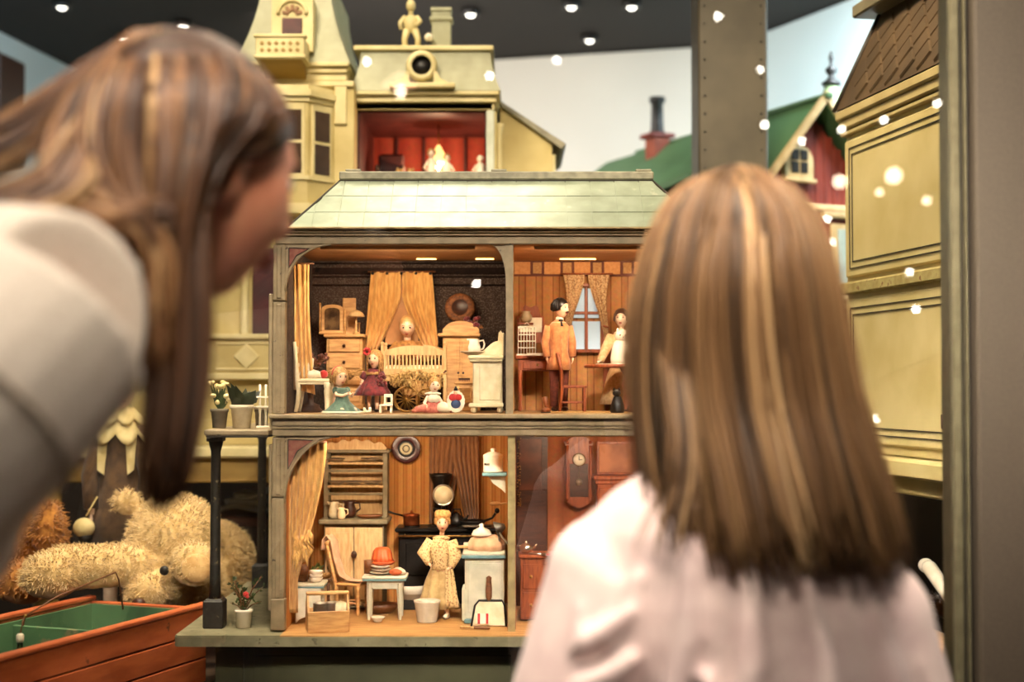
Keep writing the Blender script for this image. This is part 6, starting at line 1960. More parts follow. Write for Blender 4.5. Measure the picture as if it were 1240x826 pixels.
def fur(par, blobs, n, ln, mat, seed, rad=.0011, name='fur'):
    """tufts of fur standing on a set of ellipsoids [(centre, radii)]"""
    rnd = random.Random(seed)
    tot = [r[0] * r[1] + r[1] * r[2] + r[0] * r[2] for c, r in blobs]
    S_ = sum(tot)
    mb = MB()
    for (c, r), a in zip(blobs, tot):
        for i in range(int(n * a / S_)):
            d = Vector((rnd.gauss(0, 1), rnd.gauss(0, 1), rnd.gauss(0, 1))).normalized()
            p = Vector((c[0] + d.x * r[0], c[1] + d.y * r[1], c[2] + d.z * r[2]))
            if any(((p.x - c2[0]) / r2[0]) ** 2 + ((p.y - c2[1]) / r2[1]) ** 2 + ((p.z - c2[2]) / r2[2]) ** 2 < .9 for c2, r2 in blobs if c2 is not c):
                continue
            if d.z < -.5:
                continue
            nn = Vector((d.x / r[0], d.y / r[1], d.z / r[2])).normalized()
            w = Vector((rnd.uniform(-1, 1), rnd.uniform(-1, 1), rnd.uniform(-1, .4)))
            q1 = p + nn * ln * .5 + w * ln * .2
            q2 = p + nn * ln * .75 + w * ln * .7
            mb.tube([p - nn * ln * .2, q1, q2], [rad * 1.3, rad, rad * .35], 3, False)
    return O(mb, name, mat, par, stuff=True)


def ells(par, blobs, mat, vox, name='body'):
    mb = MB()
    for c, r in blobs:
        mb.ell(c, r, 20, 14)
    return O(mb, name, mat, par, remesh=vox, smooth=3)


m_bearbr = M('dark_brown_plush', rgb(92, 60, 34), rgb(58, 36, 20), 90, .9, sheen=.3)
bw_ = rp(.13, .27)
t = thing('brown_bear', 'dark brown plush bear sitting in the shade under the right table', 'teddy bear', (bw_.x, bw_.y, .5866), R_(-60))
bl = [((0, 0, .11), (.095, .085, .11)), ((0, -.02, .25), (.075, .07, .07)), ((0, -.085, .235), (.032, .035, .028)), ((-.06, -.02, .31), (.026, .014, .026)), ((.06, -.02, .31), (.026, .014, .026)),
      ((-.09, -.05, .14), (.03, .06, .03)), ((.09, -.05, .14), (.03, .06, .03)), ((-.06, -.08, .035), (.035, .06, .034)), ((.06, -.08, .035), (.035, .06, .034))]
ells(t, bl, m_bearbr, .006)
fur(t, bl, 3500, .014, m_bearbr, 3)
O(MB().ell((-.03, -.088, .262), .008, 8, 6).ell((.03, -.088, .262), .008, 8, 6).ell((0, -.122, .24), (.012, .008, .009)), 'eyes', m_dark, t)
bw_ = rp(.30, .30)
t = thing('low_box', 'low brown box that the brown plush bear sits on', 'box', (bw_.x, bw_.y, 0), rzR)
O(MB().box((0, 0, .277), (.48, .30, .554), .004), 'box_body', m_brown, t)
O(MB().box((0, 0, .57), (.50, .32, .03), .004), 'lid', m_wood, t)
bw_ = rp(.33, .062)
t = thing('narrow_box', 'narrow brown box with a worn yellowish top in the lower right of the case', 'box', (bw_.x, bw_.y, 0), rzR)
O(MB().box((0, 0, .335), (.44, .07, .67), .004), 'box_body', m_brown, t)
O(MB().box((0, 0, .685), (.45, .08, .03), .004), 'lid', m_wood, t)
bw_ = rp(.235, .062)
t = thing('white_tube', 'white porcelain tube leaning in front of the brown plush bear', 'tube', (bw_.x, bw_.y, .7006), rzR)
zt_ = ZZ(688, bw_.y) - .7006
O(MB().tube([(-.035, 0, zt_), (-.022, 0, zt_ - .002), (.03, 0, zt_ - .03), (.10, 0, zt_ - .068), (.165, 0, .0115)], [.0105, .0125, .012, .0112, .0112], 14), 'tube', m_porcelain, t)
O(MB().ell((-.035, 0, zt_), (.012, .0135, .0125), 12, 9), 'rounded_end', m_porcelain, t)

# ================================================================ left foreground of the case: bench, orange crate, bears
m_bench = M('dark_bench', rgb(62, 44, 28), rgb(44, 30, 20), 10, .6)
BX = thing('display_bench', 'low dark brown bench under the orange crate and the bears', 'bench', (-.95, 2.335, 0))
O(MB().box((-.08, 0, .605), (1.06, .88, .03), .004), 'bench_top', m_bench, BX)
for x in (-.56, .38):
    for y in (-.38, .38):
        O(MB().box((x, y, .295), (.05, .05, .59), .004), 'leg', m_bench, BX)
m_orange = M('orange_boat_paint', rgb(196, 104, 58), rgb(164, 78, 40), 14, .5, bump=.06, st=(1, 1, 4), wear=rgb(120, 64, 38), wsc=40, wth=.68)
m_grnin = M('green_inside', rgb(84, 122, 84), rgb(52, 78, 52), 10, .6, wear=rgb(130, 124, 90), wsc=26, wth=.62)
Pr = Vector((XX(249, 2.42), 2.42, .6206))
Pl = Vector((XX(-28, 1.90), 1.90, .6206))
dv = (Pr - Pl)
LB = dv.length
rb_ = atan2(dv.y, dv.x)
CR = thing('orange_crate', 'open orange wooden crate, green inside, at the lower left', 'crate', Pl, rb_)
ZTOP = ZZ(735, 2.42) - .6206
WB = .23
hp = ZTOP / 3
for nm, y, mat_ in (('front', 0, m_orange), ('rear', WB, m_orange)):
    for k in range(3):
        O(MB().box((LB / 2, y, hp * (k + .5)), (LB, .010, hp - .002), .0015), 'plank', m_orange, CR)
    O(MB().box((LB / 2, y + (.0085 if y == 0 else -.0085), ZTOP / 2), (LB - .02, .006, ZTOP - .01)), 'green_lining', m_grnin, CR)
for x in (0, LB):
    for k in range(3):
        O(MB().box((x, WB / 2, hp * (k + .5)), (.010, WB, hp - .002), .0015), 'plank', m_orange, CR)
    O(MB().box((x + (.0085 if x == 0 else -.0085), WB / 2, ZTOP / 2), (.006, WB - .02, ZTOP - .01)), 'green_lining', m_grnin, CR)
O(MB().box((LB / 2, WB / 2, .008), (LB - .02, WB - .02, .012)), 'bottom', m_grnin, CR)
O(MB().box((LB / 2, 0, ZTOP + .004), (LB + .012, .016, .008), .002).box((LB / 2, WB, ZTOP + .004), (LB + .012, .016, .008), .002), 'rim', m_orange, CR)
O(MB().box((LB * .62, WB / 2, ZTOP * .5), (.008, WB - .02, ZTOP - .02), .001), 'divider', m_grnin, CR)
# wire and bottle
t = thing('fishing_wire', 'thin bent brown wire reaching over the orange crate', 'wire', (0, 0, 0))
pts = [at(28, 758, 2.12), at(31, 746, 2.12), at(70, 722, 2.16), at(140, 693, 2.26), at(144, 702, 2.27), at(149, 738, 2.28)]
O(MB().tube(pts, .0013, 8), 'wire', m_brown, t)
O(MB().ell(at(31, 746, 2.12), .003, 8, 6), 'hook', m_brass, t)
b_ = at(24, 812, 2.05)
t = thing('glass_bottle', 'tiny clear bottle with a white cap hanging under the wire', 'bottle', (b_.x, b_.y, b_.z), 0, 2.05 / F)
O(MB().lathe([(11, 0), (12, 2), (10, 10), (4, 24), (3, 36), (2.4, 36), (3, 24), (9, 9), (.5, 2)], 16), 'glass', glassmat('bottle_glass', (.9, .92, .86)), t)
O(MB().lathe([(4, 34), (4.6, 36), (4.6, 42), (3, 44), (.5, 44.5)], 14), 'cap', m_white, t)
O(MB().tube([(0, 0, 44), (1, 2, 52), (2, 5, 62)], .8, 6), 'string', m_brown, t)

# lying cream bear
m_bear = M('cream_mohair', rgb(232, 204, 148), rgb(206, 170, 108), 120, .9, sheen=.4)
m_bearpad = M('worn_paw_felt', rgb(224, 188, 128), rgb(200, 158, 98), 60, .9, sheen=.3)
t = thing('cream_bear', 'old cream mohair bear lying on its side behind the orange crate', 'teddy bear', (0, 0, 0))


def blob(px, py, d, rx, ry, rz_):
    s = d / F
    return (tuple(at(px, py, d)), (rx * s, ry * s, rz_ * s))


bl = [blob(212, 655, 2.590, 56, 46, 56), blob(183, 712, 2.530, 30, 30, 26), blob(176, 722, 2.520, 20, 22, 17), blob(155, 609, 2.610, 18, 9, 16), blob(236, 684, 2.500, 30, 12, 27),
      blob(262, 690, 2.830, 46, 46, 58), blob(238, 715, 2.710, 36, 44, 40)]
for k in range(7):
    f = k / 6
    bl.append(blob(188 - 112 * f, 683 + 6 * f, 2.55 - .06 * f, 26, 25, 25 + 2 * f))
bl += [blob(64, 697, 2.480, 34, 28, 29), blob(50, 699, 2.475, 22, 24, 25)]
ells(t, bl, m_bear, .005)
fur(t, bl, 26000, .0085, m_bear, 5, .0007)
O(MB().ell(at(199, 691, 2.492), (.0085, .006, .0085), 12, 9), 'eye', m_dark, t)
O(MB().ell(at(168, 730, 2.482), (.012, .008, .008), 12, 8), 'nose', m_wood_dark, t)
O(MB().ell(at(238, 688, 2.483), (.028, .006, .025), 14, 9), 'ear_lining', m_bearpad, t)
# orange bear, left
m_bear2 = M('ginger_plush', rgb(206, 142, 62), rgb(164, 100, 38), 120, .9, sheen=.4)
t = thing('ginger_bear', 'ginger plush bear sitting at the left edge behind the orange crate', 'teddy bear', (0, 0, 0))
bl = [blob(28, 652, 2.695, 50, 44, 50), blob(14, 590, 2.695, 36, 34, 34), blob(30, 706, 2.595, 34, 28, 26), blob(-30, 712, 2.595, 34, 28, 24), blob(58, 640, 2.635, 20, 22, 34), blob(-12, 560, 2.695, 12, 7, 12), blob(40, 560, 2.695, 12, 7, 12), blob(14, 600, 2.615, 16, 16, 13)]
ells(t, bl, m_bear2, .006)
fur(t, bl, 5000, .010, m_bear2, 6)
O(MB().ell(at(2, 584, 2.637), .007, 8, 6).ell(at(28, 584, 2.637), .007, 8, 6).ell(at(14, 597, 2.585), (.010, .006, .007)), 'eyes', m_dark, t)

# jester doll with the scalloped collar
d_ = 2.70
zj = .6206
t = thing('jester_doll', 'tall old doll in a brown coat with a scalloped cream collar', 'doll', (XX(147, d_), d_, zj), 0, d_ / F)
hj = (zj - ZZ(640, d_)) / (d_ / F)
JZ = lambda py: (ZZ(py, d_) - zj) / (d_ / F)
m_coatbr = M('brown_velvet_coat', rgb(104, 76, 46), rgb(72, 50, 30), 60, .85, sheen=.3)
m_cuff = M('cream_felt_collar', rgb(226, 208, 152), rgb(204, 182, 122), 40, .8)
body = MB()
headgrid(body, (0, 0, JZ(474)), 44, RZ(R_(20)))
body.tube([(0, 2, JZ(490)), (0, 3, JZ(520))], 8, 10)
for s in (-1, 1):
    a = [(s * 20, 2, JZ(520)), (s * 34, -6, JZ(575)), (s * 30, -16, JZ(622))]
    body.tube(a, [7, 6, 4], 8)
    hand(body, a[-1], (0, -.4, -1), (-s, 0, 0), 20, .4, s)
    body.tube([(s * 11, 2, JZ(640)), (s * 12, 2, 40), (s * 12, 0, 6)], [10, 8, 6], 8)
    body.ell((s * 12, -6, 6), (8, 17, 6))
O(body, 'body', m_dollpale, t)
face_parts(t, (0, 0, JZ(474)), 44, RZ(R_(20)))
O(MB().lathe([(23, JZ(474)), (24, JZ(466)), (20, JZ(452)), (10, JZ(444)), (1, JZ(440))], 20, (0, 2, 0)), 'cap', m_cuff, t)
O(MB().lathe([(44, JZ(655)), (36, JZ(620)), (28, JZ(580)), (26, JZ(540)), (24, JZ(515)), (9, JZ(497))], 30, (0, 3, 0), Matrix.Diagonal((1, .7, 1)), pleat(6, .06)).tube([(-20, 2, JZ(518)), (-35, -6, JZ(575)), (-31, -15, JZ(615))], [13, 11, 9], 12).tube([(20, 2, JZ(518)), (35, -6, JZ(575)), (31, -15, JZ(615))], [13, 11, 9], 12), 'coat', m_coatbr, t)
for (r0, r1, za, zb, n_) in ((10, 36, 495, 532, 8), (9, 27, 488, 511, 8)):
    O(MB().grid(lambda u, v: Vector(((r0 + (r1 - r0) * v * (1 + .16 * abs(sin(n_ * pi * u)))) * cos(2 * pi * u), .72 * (r0 + (r1 - r0) * v * (1 + .16 * abs(sin(n_ * pi * u)))) * sin(2 * pi * u) + 1, JZ(za) + (JZ(zb) - JZ(za)) * v * (.8 + .35 * abs(sin(n_ * pi * u))))), 64, 6, True), 'scalloped_collar', m_cuff, t, solid=1.6)
for s in (-1, 1):
    O(MB().slab((s * 10, -19, JZ(522)), (s * 24, -16, JZ(522)), (s * 22, -22, JZ(568)), (s * 14, -22, JZ(574)), (0, 2.5, 0)), 'lapel', m_cuff, t)
O(MB().tube([(-22, -20, JZ(600)), (-32, -30, JZ(622))], 1.2, 6).ell((-34, -32, JZ(636)), (13, 12, 12), 14, 10), 'pompom', m_cuff, t)
O(MB().ell((-32, -33, JZ(648)), (8, 8, 7)), 'pompom_base', m_dark, t)
# folded cloth and dark case under the mansion table
cl = at(305, 624, 2.99)
t = thing('dark_case', 'dark wooden case standing under the mansion table', 'case', (cl.x, cl.y + .1, 0))
O(MB().box((0, 0, cl.z / 2), (.30, .22, cl.z), .004), 'case_body', m_dark, t)
O(MB().box((0, 0, cl.z - .012), (.31, .23, .02), .003), 'lid', m_wood_dark, t)
t = thing('folded_cloth', 'folded pale blue cloth lying on the dark case under the table', 'cloth', (cl.x, cl.y + .06, cl.z + .0006))
mc = M('pale_blue_cloth', rgb(190, 206, 218), rgb(160, 178, 196), 20, .85)
for k, (w, h) in enumerate(((.14, 0), (.13, .012), (.11, .024))):
    O(MB().grid(lambda u, v: ((u - .5) * w + .008 * k, (v - .5) * .12, h + .010 + .006 * sin(7 * u + k) + .018 * u * (k + 1) * .5), 16, 8), 'fold', mc, t, solid=.010)

# ================================================================ pots on the porch
def pot(name, lab, px, d, z, r0, r1, h, mat, cat='pot'):
    t = T(name, lab, cat, px, d, z)
    O(MB().lathe([(r0, 0), (r1, h * .82), (r1 * 1.12, h * .84), (r1 * 1.12, h), (r1 * .98, h), (r1 * .9, h * .82), (.5, h * .8)], 20), 'flowerpot', mat, t)
    O(MB().lathe([(r1 * .92, h * .82), (.5, h * .88)], 16), 'soil', m_dark, t)
    return t


m_pot = M('greyed_white_pot', rgb(206, 196, 170), rgb(180, 168, 142), 60, .6)
m_potgrey = M('grey_pot', rgb(120, 110, 92), rgb(96, 88, 72), 60, .7)


def leaf(mb, p, e, w):
    p, e = Vector(p), Vector(e)
    n_ = (e - p).cross(Vector((0.3, 1, .2))).normalized() * w
    m_ = (p + e) / 2
    k = (e - p).cross(n_).normalized() * w * .35
    mb.add([p, m_ + n_, e, m_ - n_, m_ + k], [(0, 1, 4), (1, 2, 4), (2, 3, 4), (3, 0, 4)], True)
    return mb


rn = random.Random(21)
t = pot('potted_rosebush', 'small white pot with a spiky bush and one red flower on the porch floor', 297, 2.235, ZL + .0004, 8.5, 10, 22, m_porcelain)
mb, ml = MB(), MB()
for i in range(16):
    e = Vector((rn.uniform(-19, 28), rn.uniform(-12, 12), rn.uniform(30, 62)))
    m_ = Vector((e.x * .45, e.y * .45, 20 + (e.z - 20) * .6))
    mb.tube([(0, 0, 18), m_, e], [.9, .7, .3], 5)
    for k in range(9):
        f = rn.uniform(.3, 1)
        p = Vector((0, 0, 18)).lerp(m_, f) if rn.random() < .4 else m_.lerp(e, f)
        leaf(ml, p, p + Vector((rn.uniform(-6, 6), rn.uniform(-4, 4), rn.uniform(-2, 6))), 1.5)
O(mb, 'stems', m_brown, t)
O(ml, 'leaves', m_green, t)
O(MB().ell((3, -4, 40), (3.6, 3, 3.4)).ell((5, -5, 37), (2.2, 2, 2)), 'red_flower', m_red, t)
zb_ = ZL - .0005 + zz(522) * K + .0006
t = pot('potted_foliage', 'cream flowerpot with broad dark leaves on the balcony', 293, 2.26, zb_, 10.5, 13, 28, m_pot)
ml = MB()
for i in range(16):
    a = rn.uniform(0, 2 * pi)
    e = Vector((rn.uniform(10, 26) * cos(a), rn.uniform(6, 14) * sin(a), rn.uniform(34, 58)))
    leaf(ml, (rn.uniform(-3, 3), 0, 25), e, rn.uniform(5, 8.5))
O(ml, 'leaves', m_green_dk, t)
t = pot('potted_cream_flowers', 'grey flowerpot with cream blossoms at the left end of the balcony', 266, 2.27, zb_, 8, 10, 23, m_potgrey)
mb, ml = MB(), MB()
for i in range(16):
    p = Vector((rn.uniform(-16, 12), rn.uniform(-8, 8), rn.uniform(28, 56)))
    mb.ell(p, (rn.uniform(2.5, 4.5), 3, rn.uniform(2, 3.6)), 8, 6)
    leaf(ml, (0, 0, 20), p, 2.6)
O(mb, 'blossoms', m_cuff, t)
O(ml, 'leaves', m_green, t)
t = pot('empty_saucer_pot', 'small grey flowerpot with a wide flat rim beside the white balustrade', 317, 2.31, zb_, 7, 8, 22, m_potgrey)
O(MB().lathe([(8, 21), (13, 23), (13.4, 25), (.5, 25)], 18), 'rim_dish', m_pot, t)

# ================================================================ lamps: downlights in view, and lamps on the visitors' side that show in the glass
m_spotglow = M('spot_glow', (1, .95, .84), (1, .95, .84), 10, .5, emit=5)
for i, (px, py, lab) in enumerate(((75, 4, 'downlight at the far left of the dark ceiling'), (152, 45, 'downlight above the left white wall'), (222, 28, 'downlight left of the mansion tower'), (570, 13, 'downlight with a black collar right of the roof chimney'), (692, 4, 'downlight near the top edge, left of the steel column'), (714, 45, 'lowest downlight over the white back wall'), (765, 4, 'downlight nearest the steel column'))):
    dd = 1.072 * F / (467 - py)
    v = at(px, py, dd)
    t = thing('downlight', lab, 'ceiling light', (v.x, v.y, 2.2044))
    O(MB().lathe([(.022, -.018), (.026, -.018), (.026, 0), (.02, 0)], 18, cap=False), 'collar', m_dark, t, solid=.002)
    O(MB().ell((0, 0, -.014), (.014, .014, .010), 14, 8), 'bulb', m_spotglow, t)
m_reflglow = M('halogen_glow', (1, .94, .82), (1, .94, .82), 10, .5, emit=70)
rl = [(445, 76, 'over the mansion balcony'), (593, 93, 'on the mansion roof edge'), (674, 74, 'on the white wall beside the mansion'), (869, 21, 'at the top of the steel column'), (921, 85, 'midway down the steel column'), (925, 152, 'low on the steel column'), (970, 172, 'over the red gable'), (1134, 126, 'on the closed house near the frame'),
      (1069, 146, 'under the closed house cornice'), (1018, 158, 'at the corner of the closed house cornice'), (1000, 266, 'in the upper half of the red bay window'), (1006, 294, 'in the lower half of the red bay window'), (1038, 501, 'low on the closed house, on its left'), (1058, 508, 'lowest on the closed house'), (577, 344, 'in the dark bedroom beside the straw hat'), (1108, 375, 'just below the closed house middle rail'), (1100, 330, 'just above the closed house middle rail')]
for i, (px, py, where) in enumerate(rl):
    D = 4.25 + .045 * ((i * 7) % 17)
    v = at(px, py, D)
    t = thing('spot_lamp', 'black spot lamp behind the visitors, mirrored ' + where, 'lamp', (v.x, 2 * GY - D, v.z), 0, 1, 'spot lamps behind the visitors')
    if i == 0:
        a1 = O(MB().lathe([(.012, -.02), (.02, -.03), (.022, .02), (.02, .02)], 14, (0, 0, 0), RX(-pi / 2), cap=False), 'can', m_dark, t)
        a2 = O(MB().ell((0, .012, 0), (.0105, .006, .0105), 12, 8), 'bulb', m_reflglow, t)
    else:
        again(a1, t)
        again(a2, t)
    O(MB().cyl((0, -.01, .02), (0, -.01, 2.99 - v.z), .003, n=6), 'rod', m_dark, t)
D = 4.6
m_globe = M('warm_globe', (1, .80, .58), (1, .80, .58), 10, .5, emit=26)
for i, (px, py, r, lab) in enumerate(((1017, 220, .026, 'warm globe pendant lamp behind the visitors, mirrored at the closed house corner'), (1082, 213, .030, 'largest warm globe pendant lamp behind the visitors'), (1065, 233, .014, 'smallest warm globe pendant lamp behind the visitors'), (1122, 243, .016, 'small warm globe pendant lamp hanging lowest behind the visitors'))):
    v = at(px, py, D + .55 + .06 * i)
    t = thing('globe_lamp', lab, 'lamp', (v.x, 2 * GY - D - .55 - .06 * i, v.z))
    O(MB().ell((0, 0, 0), r, 16, 12), 'globe', m_globe, t)
    O(MB().cyl((0, 0, r), (0, 0, 2.99 - v.z), .003, n=6), 'cord', m_dark, t)
v = at(485, 106, D)
t = thing('pendant_lamp', 'pendant lamp with a pinkish glass shade behind the visitors', 'lamp', (v.x, 2 * GY - D, v.z))
O(MB().lathe([(.06, .005), (.055, .015), (.03, .035), (.01, .05)], 20, cap=False), 'lamp_shade', M('pink_shade_glow', (1, .55, .38), (1, .55, .38), 10, .5, emit=4), t, solid=.002)
O(MB().lathe([(.012, -.035), (.018, -.02), (.016, .005)], 14), 'bulb', m_globe, t)
O(MB().cyl((0, 0, .05), (0, 0, 2.99 - v.z), .003, n=6), 'cord', m_dark, t)

# ================================================================ the two visitors
m_skin = M('visitor_skin', rgb(214, 150, 118), rgb(196, 126, 98), 30, .5, spec=.35)
m_skin.node_tree.nodes['Principled BSDF'].inputs['Subsurface Weight'].default_value = .12
m_skin.node_tree.nodes['Principled BSDF'].inputs['Subsurface Radius'].default_value = (.012, .004, .002)
m_lips = M('soft_lips', rgb(186, 104, 92), None, 60, .4)
m_browhair = M('brow_hair', rgb(112, 78, 50), None, 60, .6)
m_iris = M('iris', rgb(78, 84, 82), None, 60, .1)
m_hairW = hairmat('woman_hair', [(0, rgb(36, 22, 14)), (.35, rgb(82, 52, 31)), (.65, rgb(134, 94, 58)), (1, rgb(204, 168, 120))])
m_hairG = hairmat('girl_hair', [(0, rgb(50, 36, 24)), (.35, rgb(104, 75, 48)), (.65, rgb(152, 118, 80)), (1, rgb(210, 178, 134))])
m_sweater = M('ivory_knit', rgb(228, 216, 200), rgb(214, 200, 182), 220, .9, bump=.25, bsc=500, sheen=.25)
m_jacket = M('pale_pink_jacket', rgb(236, 214, 210), rgb(224, 198, 196), 30, .85, bump=.08, bsc=160, sheen=.25)
m_jeans = M('blue_denim', rgb(58, 68, 92), rgb(44, 52, 72), 160, .85, bump=.1)
m_shoe = M('grey_shoe', rgb(110, 106, 102), None, 60, .6)


def spline(pts, K=18):
    """smooth resampling of a guide line"""
    n = len(pts) - 1
    out = []
    for k in range(K):
        q = k / (K - 1) * n
        i = min(int(q), n - 1)
        f = q - i
        p0, p1, p2, p3 = pts[max(i - 1, 0)], pts[i], pts[i + 1], pts[min(i + 2, n)]
        out.append(.5 * ((2 * p1) + (p2 - p0) * f + (2 * p0 - 5 * p1 + 4 * p2 - p3) * f * f + (3 * p1 - p0 - 3 * p2 + p3) * f ** 3))
    return out


def strands(par, name, path, n, rad, mat, seed, jit, K=16, flat=.45, lo=.0, hi=1.0, shade=None, taper=.25, sides=4, ends=(.90, 1.0)):
    """locks of hair: path(u, s) gives the point at fraction s of the lock with across-parameter u"""
    rnd = random.Random(seed)
    mb = MB()
    A = []
    for i in range(n):
        u = rnd.random()
        off = Vector((rnd.gauss(0, 1), rnd.gauss(0, 1), rnd.gauss(0, 1))) * jit
        ph, am = rnd.uniform(0, 6.3), rnd.uniform(.2, 1)
        end = rnd.uniform(*ends)
        w = rad * rnd.uniform(.6, 1.5)
        clump = (noise.noise(Vector((u * 9.0, seed * 1.7, 0))) * .5 + noise.noise(Vector((u * 31.0, seed * .7, 4))) * .5)
        v = max(lo, min(hi, .42 + clump * 1.15 + rnd.gauss(0, .11)))
        pts = []
        for k in range(K):
            s = k / (K - 1) * end
            p = path(u, s)
            g_ = noise.noise_vector(Vector((u * 14, s * 2.0, seed)))
            pts.append(p + off * (.35 + .65 * s) + g_ * jit * 1.1 + Vector((sin(ph + 7 * s), cos(ph + 5 * s), 0)) * jit * .5 * am * s)
        rs = [w * (.55 + .45 * min(1, k / 3)) * (1 if k < K - 4 else taper + (1 - taper) * (K - 1 - k) / 4) for k in range(K)]
        n0 = len(mb.V)
        mb.tube(pts, rs, sides, True, True, flat)
        for k in range(K):
            sv = v if shade is None else max(0, min(1, v + shade(u, k / (K - 1))))
            A += [sv] * sides
    mb.A = A
    return O(mb, name, mat, par)


def face(par, c, H, M3):
    face_parts(par, c, H, M3, m_lips, m_iris, m_browhair, .022, 1.0)


def ears(mb, c, H, M3):
    f = lambda x, y, z: (M3 @ (Vector((x, y, z)) * H)) + Vector(c)
    for s in (-1, 1):
        R = M3 @ Matrix.Rotation(s * .35, 3, 'Z')
        mb.ell(f(s * .36, .06, -.03), (.045 * H, .085 * H, .15 * H), 14, 10, R)
        mb.tube([f(s * .375, .0, -.12), f(s * .40, .10, -.02), f(s * .395, .09, .09), f(s * .375, -.0, .09)], [.025 * H, .03 * H, .03 * H, .02 * H], 8)
    return mb


# ---------------------------------------------------------------- the girl
GX, GY_ = XX(899, 1.3), 1.3
g1 = thing('person', 'girl seen from behind in a pale pink jacket with long straight light brown hair', 'person', (GX, GY_, 0))
HG = .198
hc = Vector((XX(892, 1.3) - GX, .012, 1.205))
HMg = RZ(pi + .25) @ RX(.16)
body = MB()
headgrid(body, hc, HG, HMg, 56, 44, .6)
ears(body, hc, HG, HMg)
body.tube([hc + Vector((0, -.01, -.06)), (0, -.012, 1.06), (0, -.012, .98)], [.044, .043, .055], 14)
body.ell((0, 0, .90), (.115, .075, .15)).ell((0, 0, .72), (.11, .08, .14)).tube([(-.11, 0, .985), (.11, 0, .985)], [.042, .042], 12)
ARg = {}
for s in (-1, 1):
    a = [(s * .118, 0, .945), (s * .168, .0, .78), (s * .165, .10, .64)]
    ARg[s] = a
    body.tube([a[0], Vector(a[0]).lerp(Vector(a[1]), .5), a[1], Vector(a[1]).lerp(Vector(a[2]), .5), a[2]], [.036, .034, .03, .029, .021], 12)
    hand(body, a[2], (0, .75, -.66), (-s, 0, 0), .135, .45, s)
    body.tube([(s * .06, 0, .68), (s * .07, .005, .38), (s * .075, -.01, .08)], [.075, .05, .034], 14)
    body.tube([(s * .075, -.03, .035), (s * .08, .10, .03)], [.034, .03], 12)
drop = lambda mb: setattr(mb, 'V', [(x * (.96 if x > 0 and z < 1.02 else 1), y, z - (.26 * x if x > 0 and .5 < z < 1.06 else 0)) for x, y, z in mb.V])
drop(body)
O(body, 'body', m_skin, g1, remesh=.0042, smooth=4)
face(g1, hc, HG, HMg)
jk = MB()
jk.ell((0, .0, .90), (.150, .105, .165), 24, 16).ell((0, 0, .74), (.152, .112, .20), 24, 16).ell((0, -.015, .97), (.128, .085, .075), 20, 12)
jk.tube([(-.128, 0, .952), (-.09, -.005, .98), (-.05, -.01, 1.005), (0, -.012, 1.03), (.05, -.01, 1.005), (.09, -.005, .98), (.128, 0, .952)], [.046, .054, .056, .062, .056, .054, .046], 16)
for s in (-1, 1):
    jk.ell((s * .128, 0, .950), (.052, .056, .052), 18, 12)
jk.lathe([(.075, 1.02), (.072, 1.05), (.066, 1.075), (.052, 1.075), (.05, 1.02)], 24, (0, -.012, 0))
for s in (-1, 1):
    a = ARg[s]
    jk.tube([(s * .118, 0, .950), (s * .136, -.002, .89), (s * .157, -.004, .83), (s * .166, .0, .775), (s * .166, .06, .70), (s * .166, .10, .645)], [.060, .060, .058, .055, .05, .042], 16)
for a_, b_, r in (((-.012, -.104, .99), (-.03, -.112, .70), .015), ((.03, -.10, 1.0), (.075, -.11, .72), .012), ((-.06, -.09, .99), (-.085, -.105, .76), .013), ((-.10, -.07, .96), (-.135, -.06, .80), .016), ((.105, -.07, .96), (.13, -.07, .80), .014),
                  ((-.15, -.055, .93), (-.185, -.045, .80), .010), ((-.11, -.085, .93), (-.16, -.06, .885), .010), ((-.105, -.09, .89), (-.165, -.06, .85), .011), ((.15, -.055, .92), (.185, -.045, .79), .010), ((.0, -.108, .86), (.06, -.116, .70), .010), ((-.05, -.108, .88), (-.02, -.118, .72), .010)):
    A_, B_ = Vector(a_), Vector(b_)
    jk.tube([A_, A_.lerp(B_, .35) + Vector((.006, 0, 0)), A_.lerp(B_, .7) - Vector((.004, 0, 0)), B_], [r * .5, r, r, r * .4], 8)
drop(jk)
O(jk, 'jacket', m_jacket, g1, remesh=.0045, smooth=12)
tr = MB().ell((0, 0, .66), (.125, .095, .12), 20, 14)
for s in (-1, 1):
    tr.tube([(s * .062, 0, .66), (s * .07, .005, .38), (s * .075, -.01, .07)], [.085, .062, .05], 16)
O(tr, 'trousers', m_jeans, g1, remesh=.006, smooth=4)
for s in (-1, 1):
    O(MB().tube([(s * .075, -.045, .04), (s * .077, .02, .042), (s * .08, .12, .032)], [.042, .043, .034], 14).box((s * .078, .035, .012), (.082, .2, .024), .008), 'shoe', m_shoe, g1)
# hair: outline rows measured on the photograph, at the girl's distance
rows = [(212, 872, 902, .03, 0), (222, 848, 934, .05, 0), (241, 824, 963, .072, 0), (270, 805, 985, .09, 0), (310, 790, 1000, .102, 0), (360, 779, 1010, .107, 0), (420, 775, 1021, .104, .0), (490, 778, 1034, .10, .004), (560, 786, 1052, .108, .01), (620, 792, 1070, .116, .012), (682, 800, 1090, .122, .012)]
prof = []
for py, xl, xr, hd, dy in rows:
    prof.append(((XX(xl, 1.3) + XX(xr, 1.3)) / 2 - GX, (XX(xr, 1.3) - XX(xl, 1.3)) / 2, ZZ(py, 1.3), hd, dy))


def hp_(t):
    q = t * (len(prof) - 1)
    i = min(int(q), len(prof) - 2)
    f = q - i
    return [a * (1 - f) + b * f for a, b in zip(prof[i], prof[i + 1])]


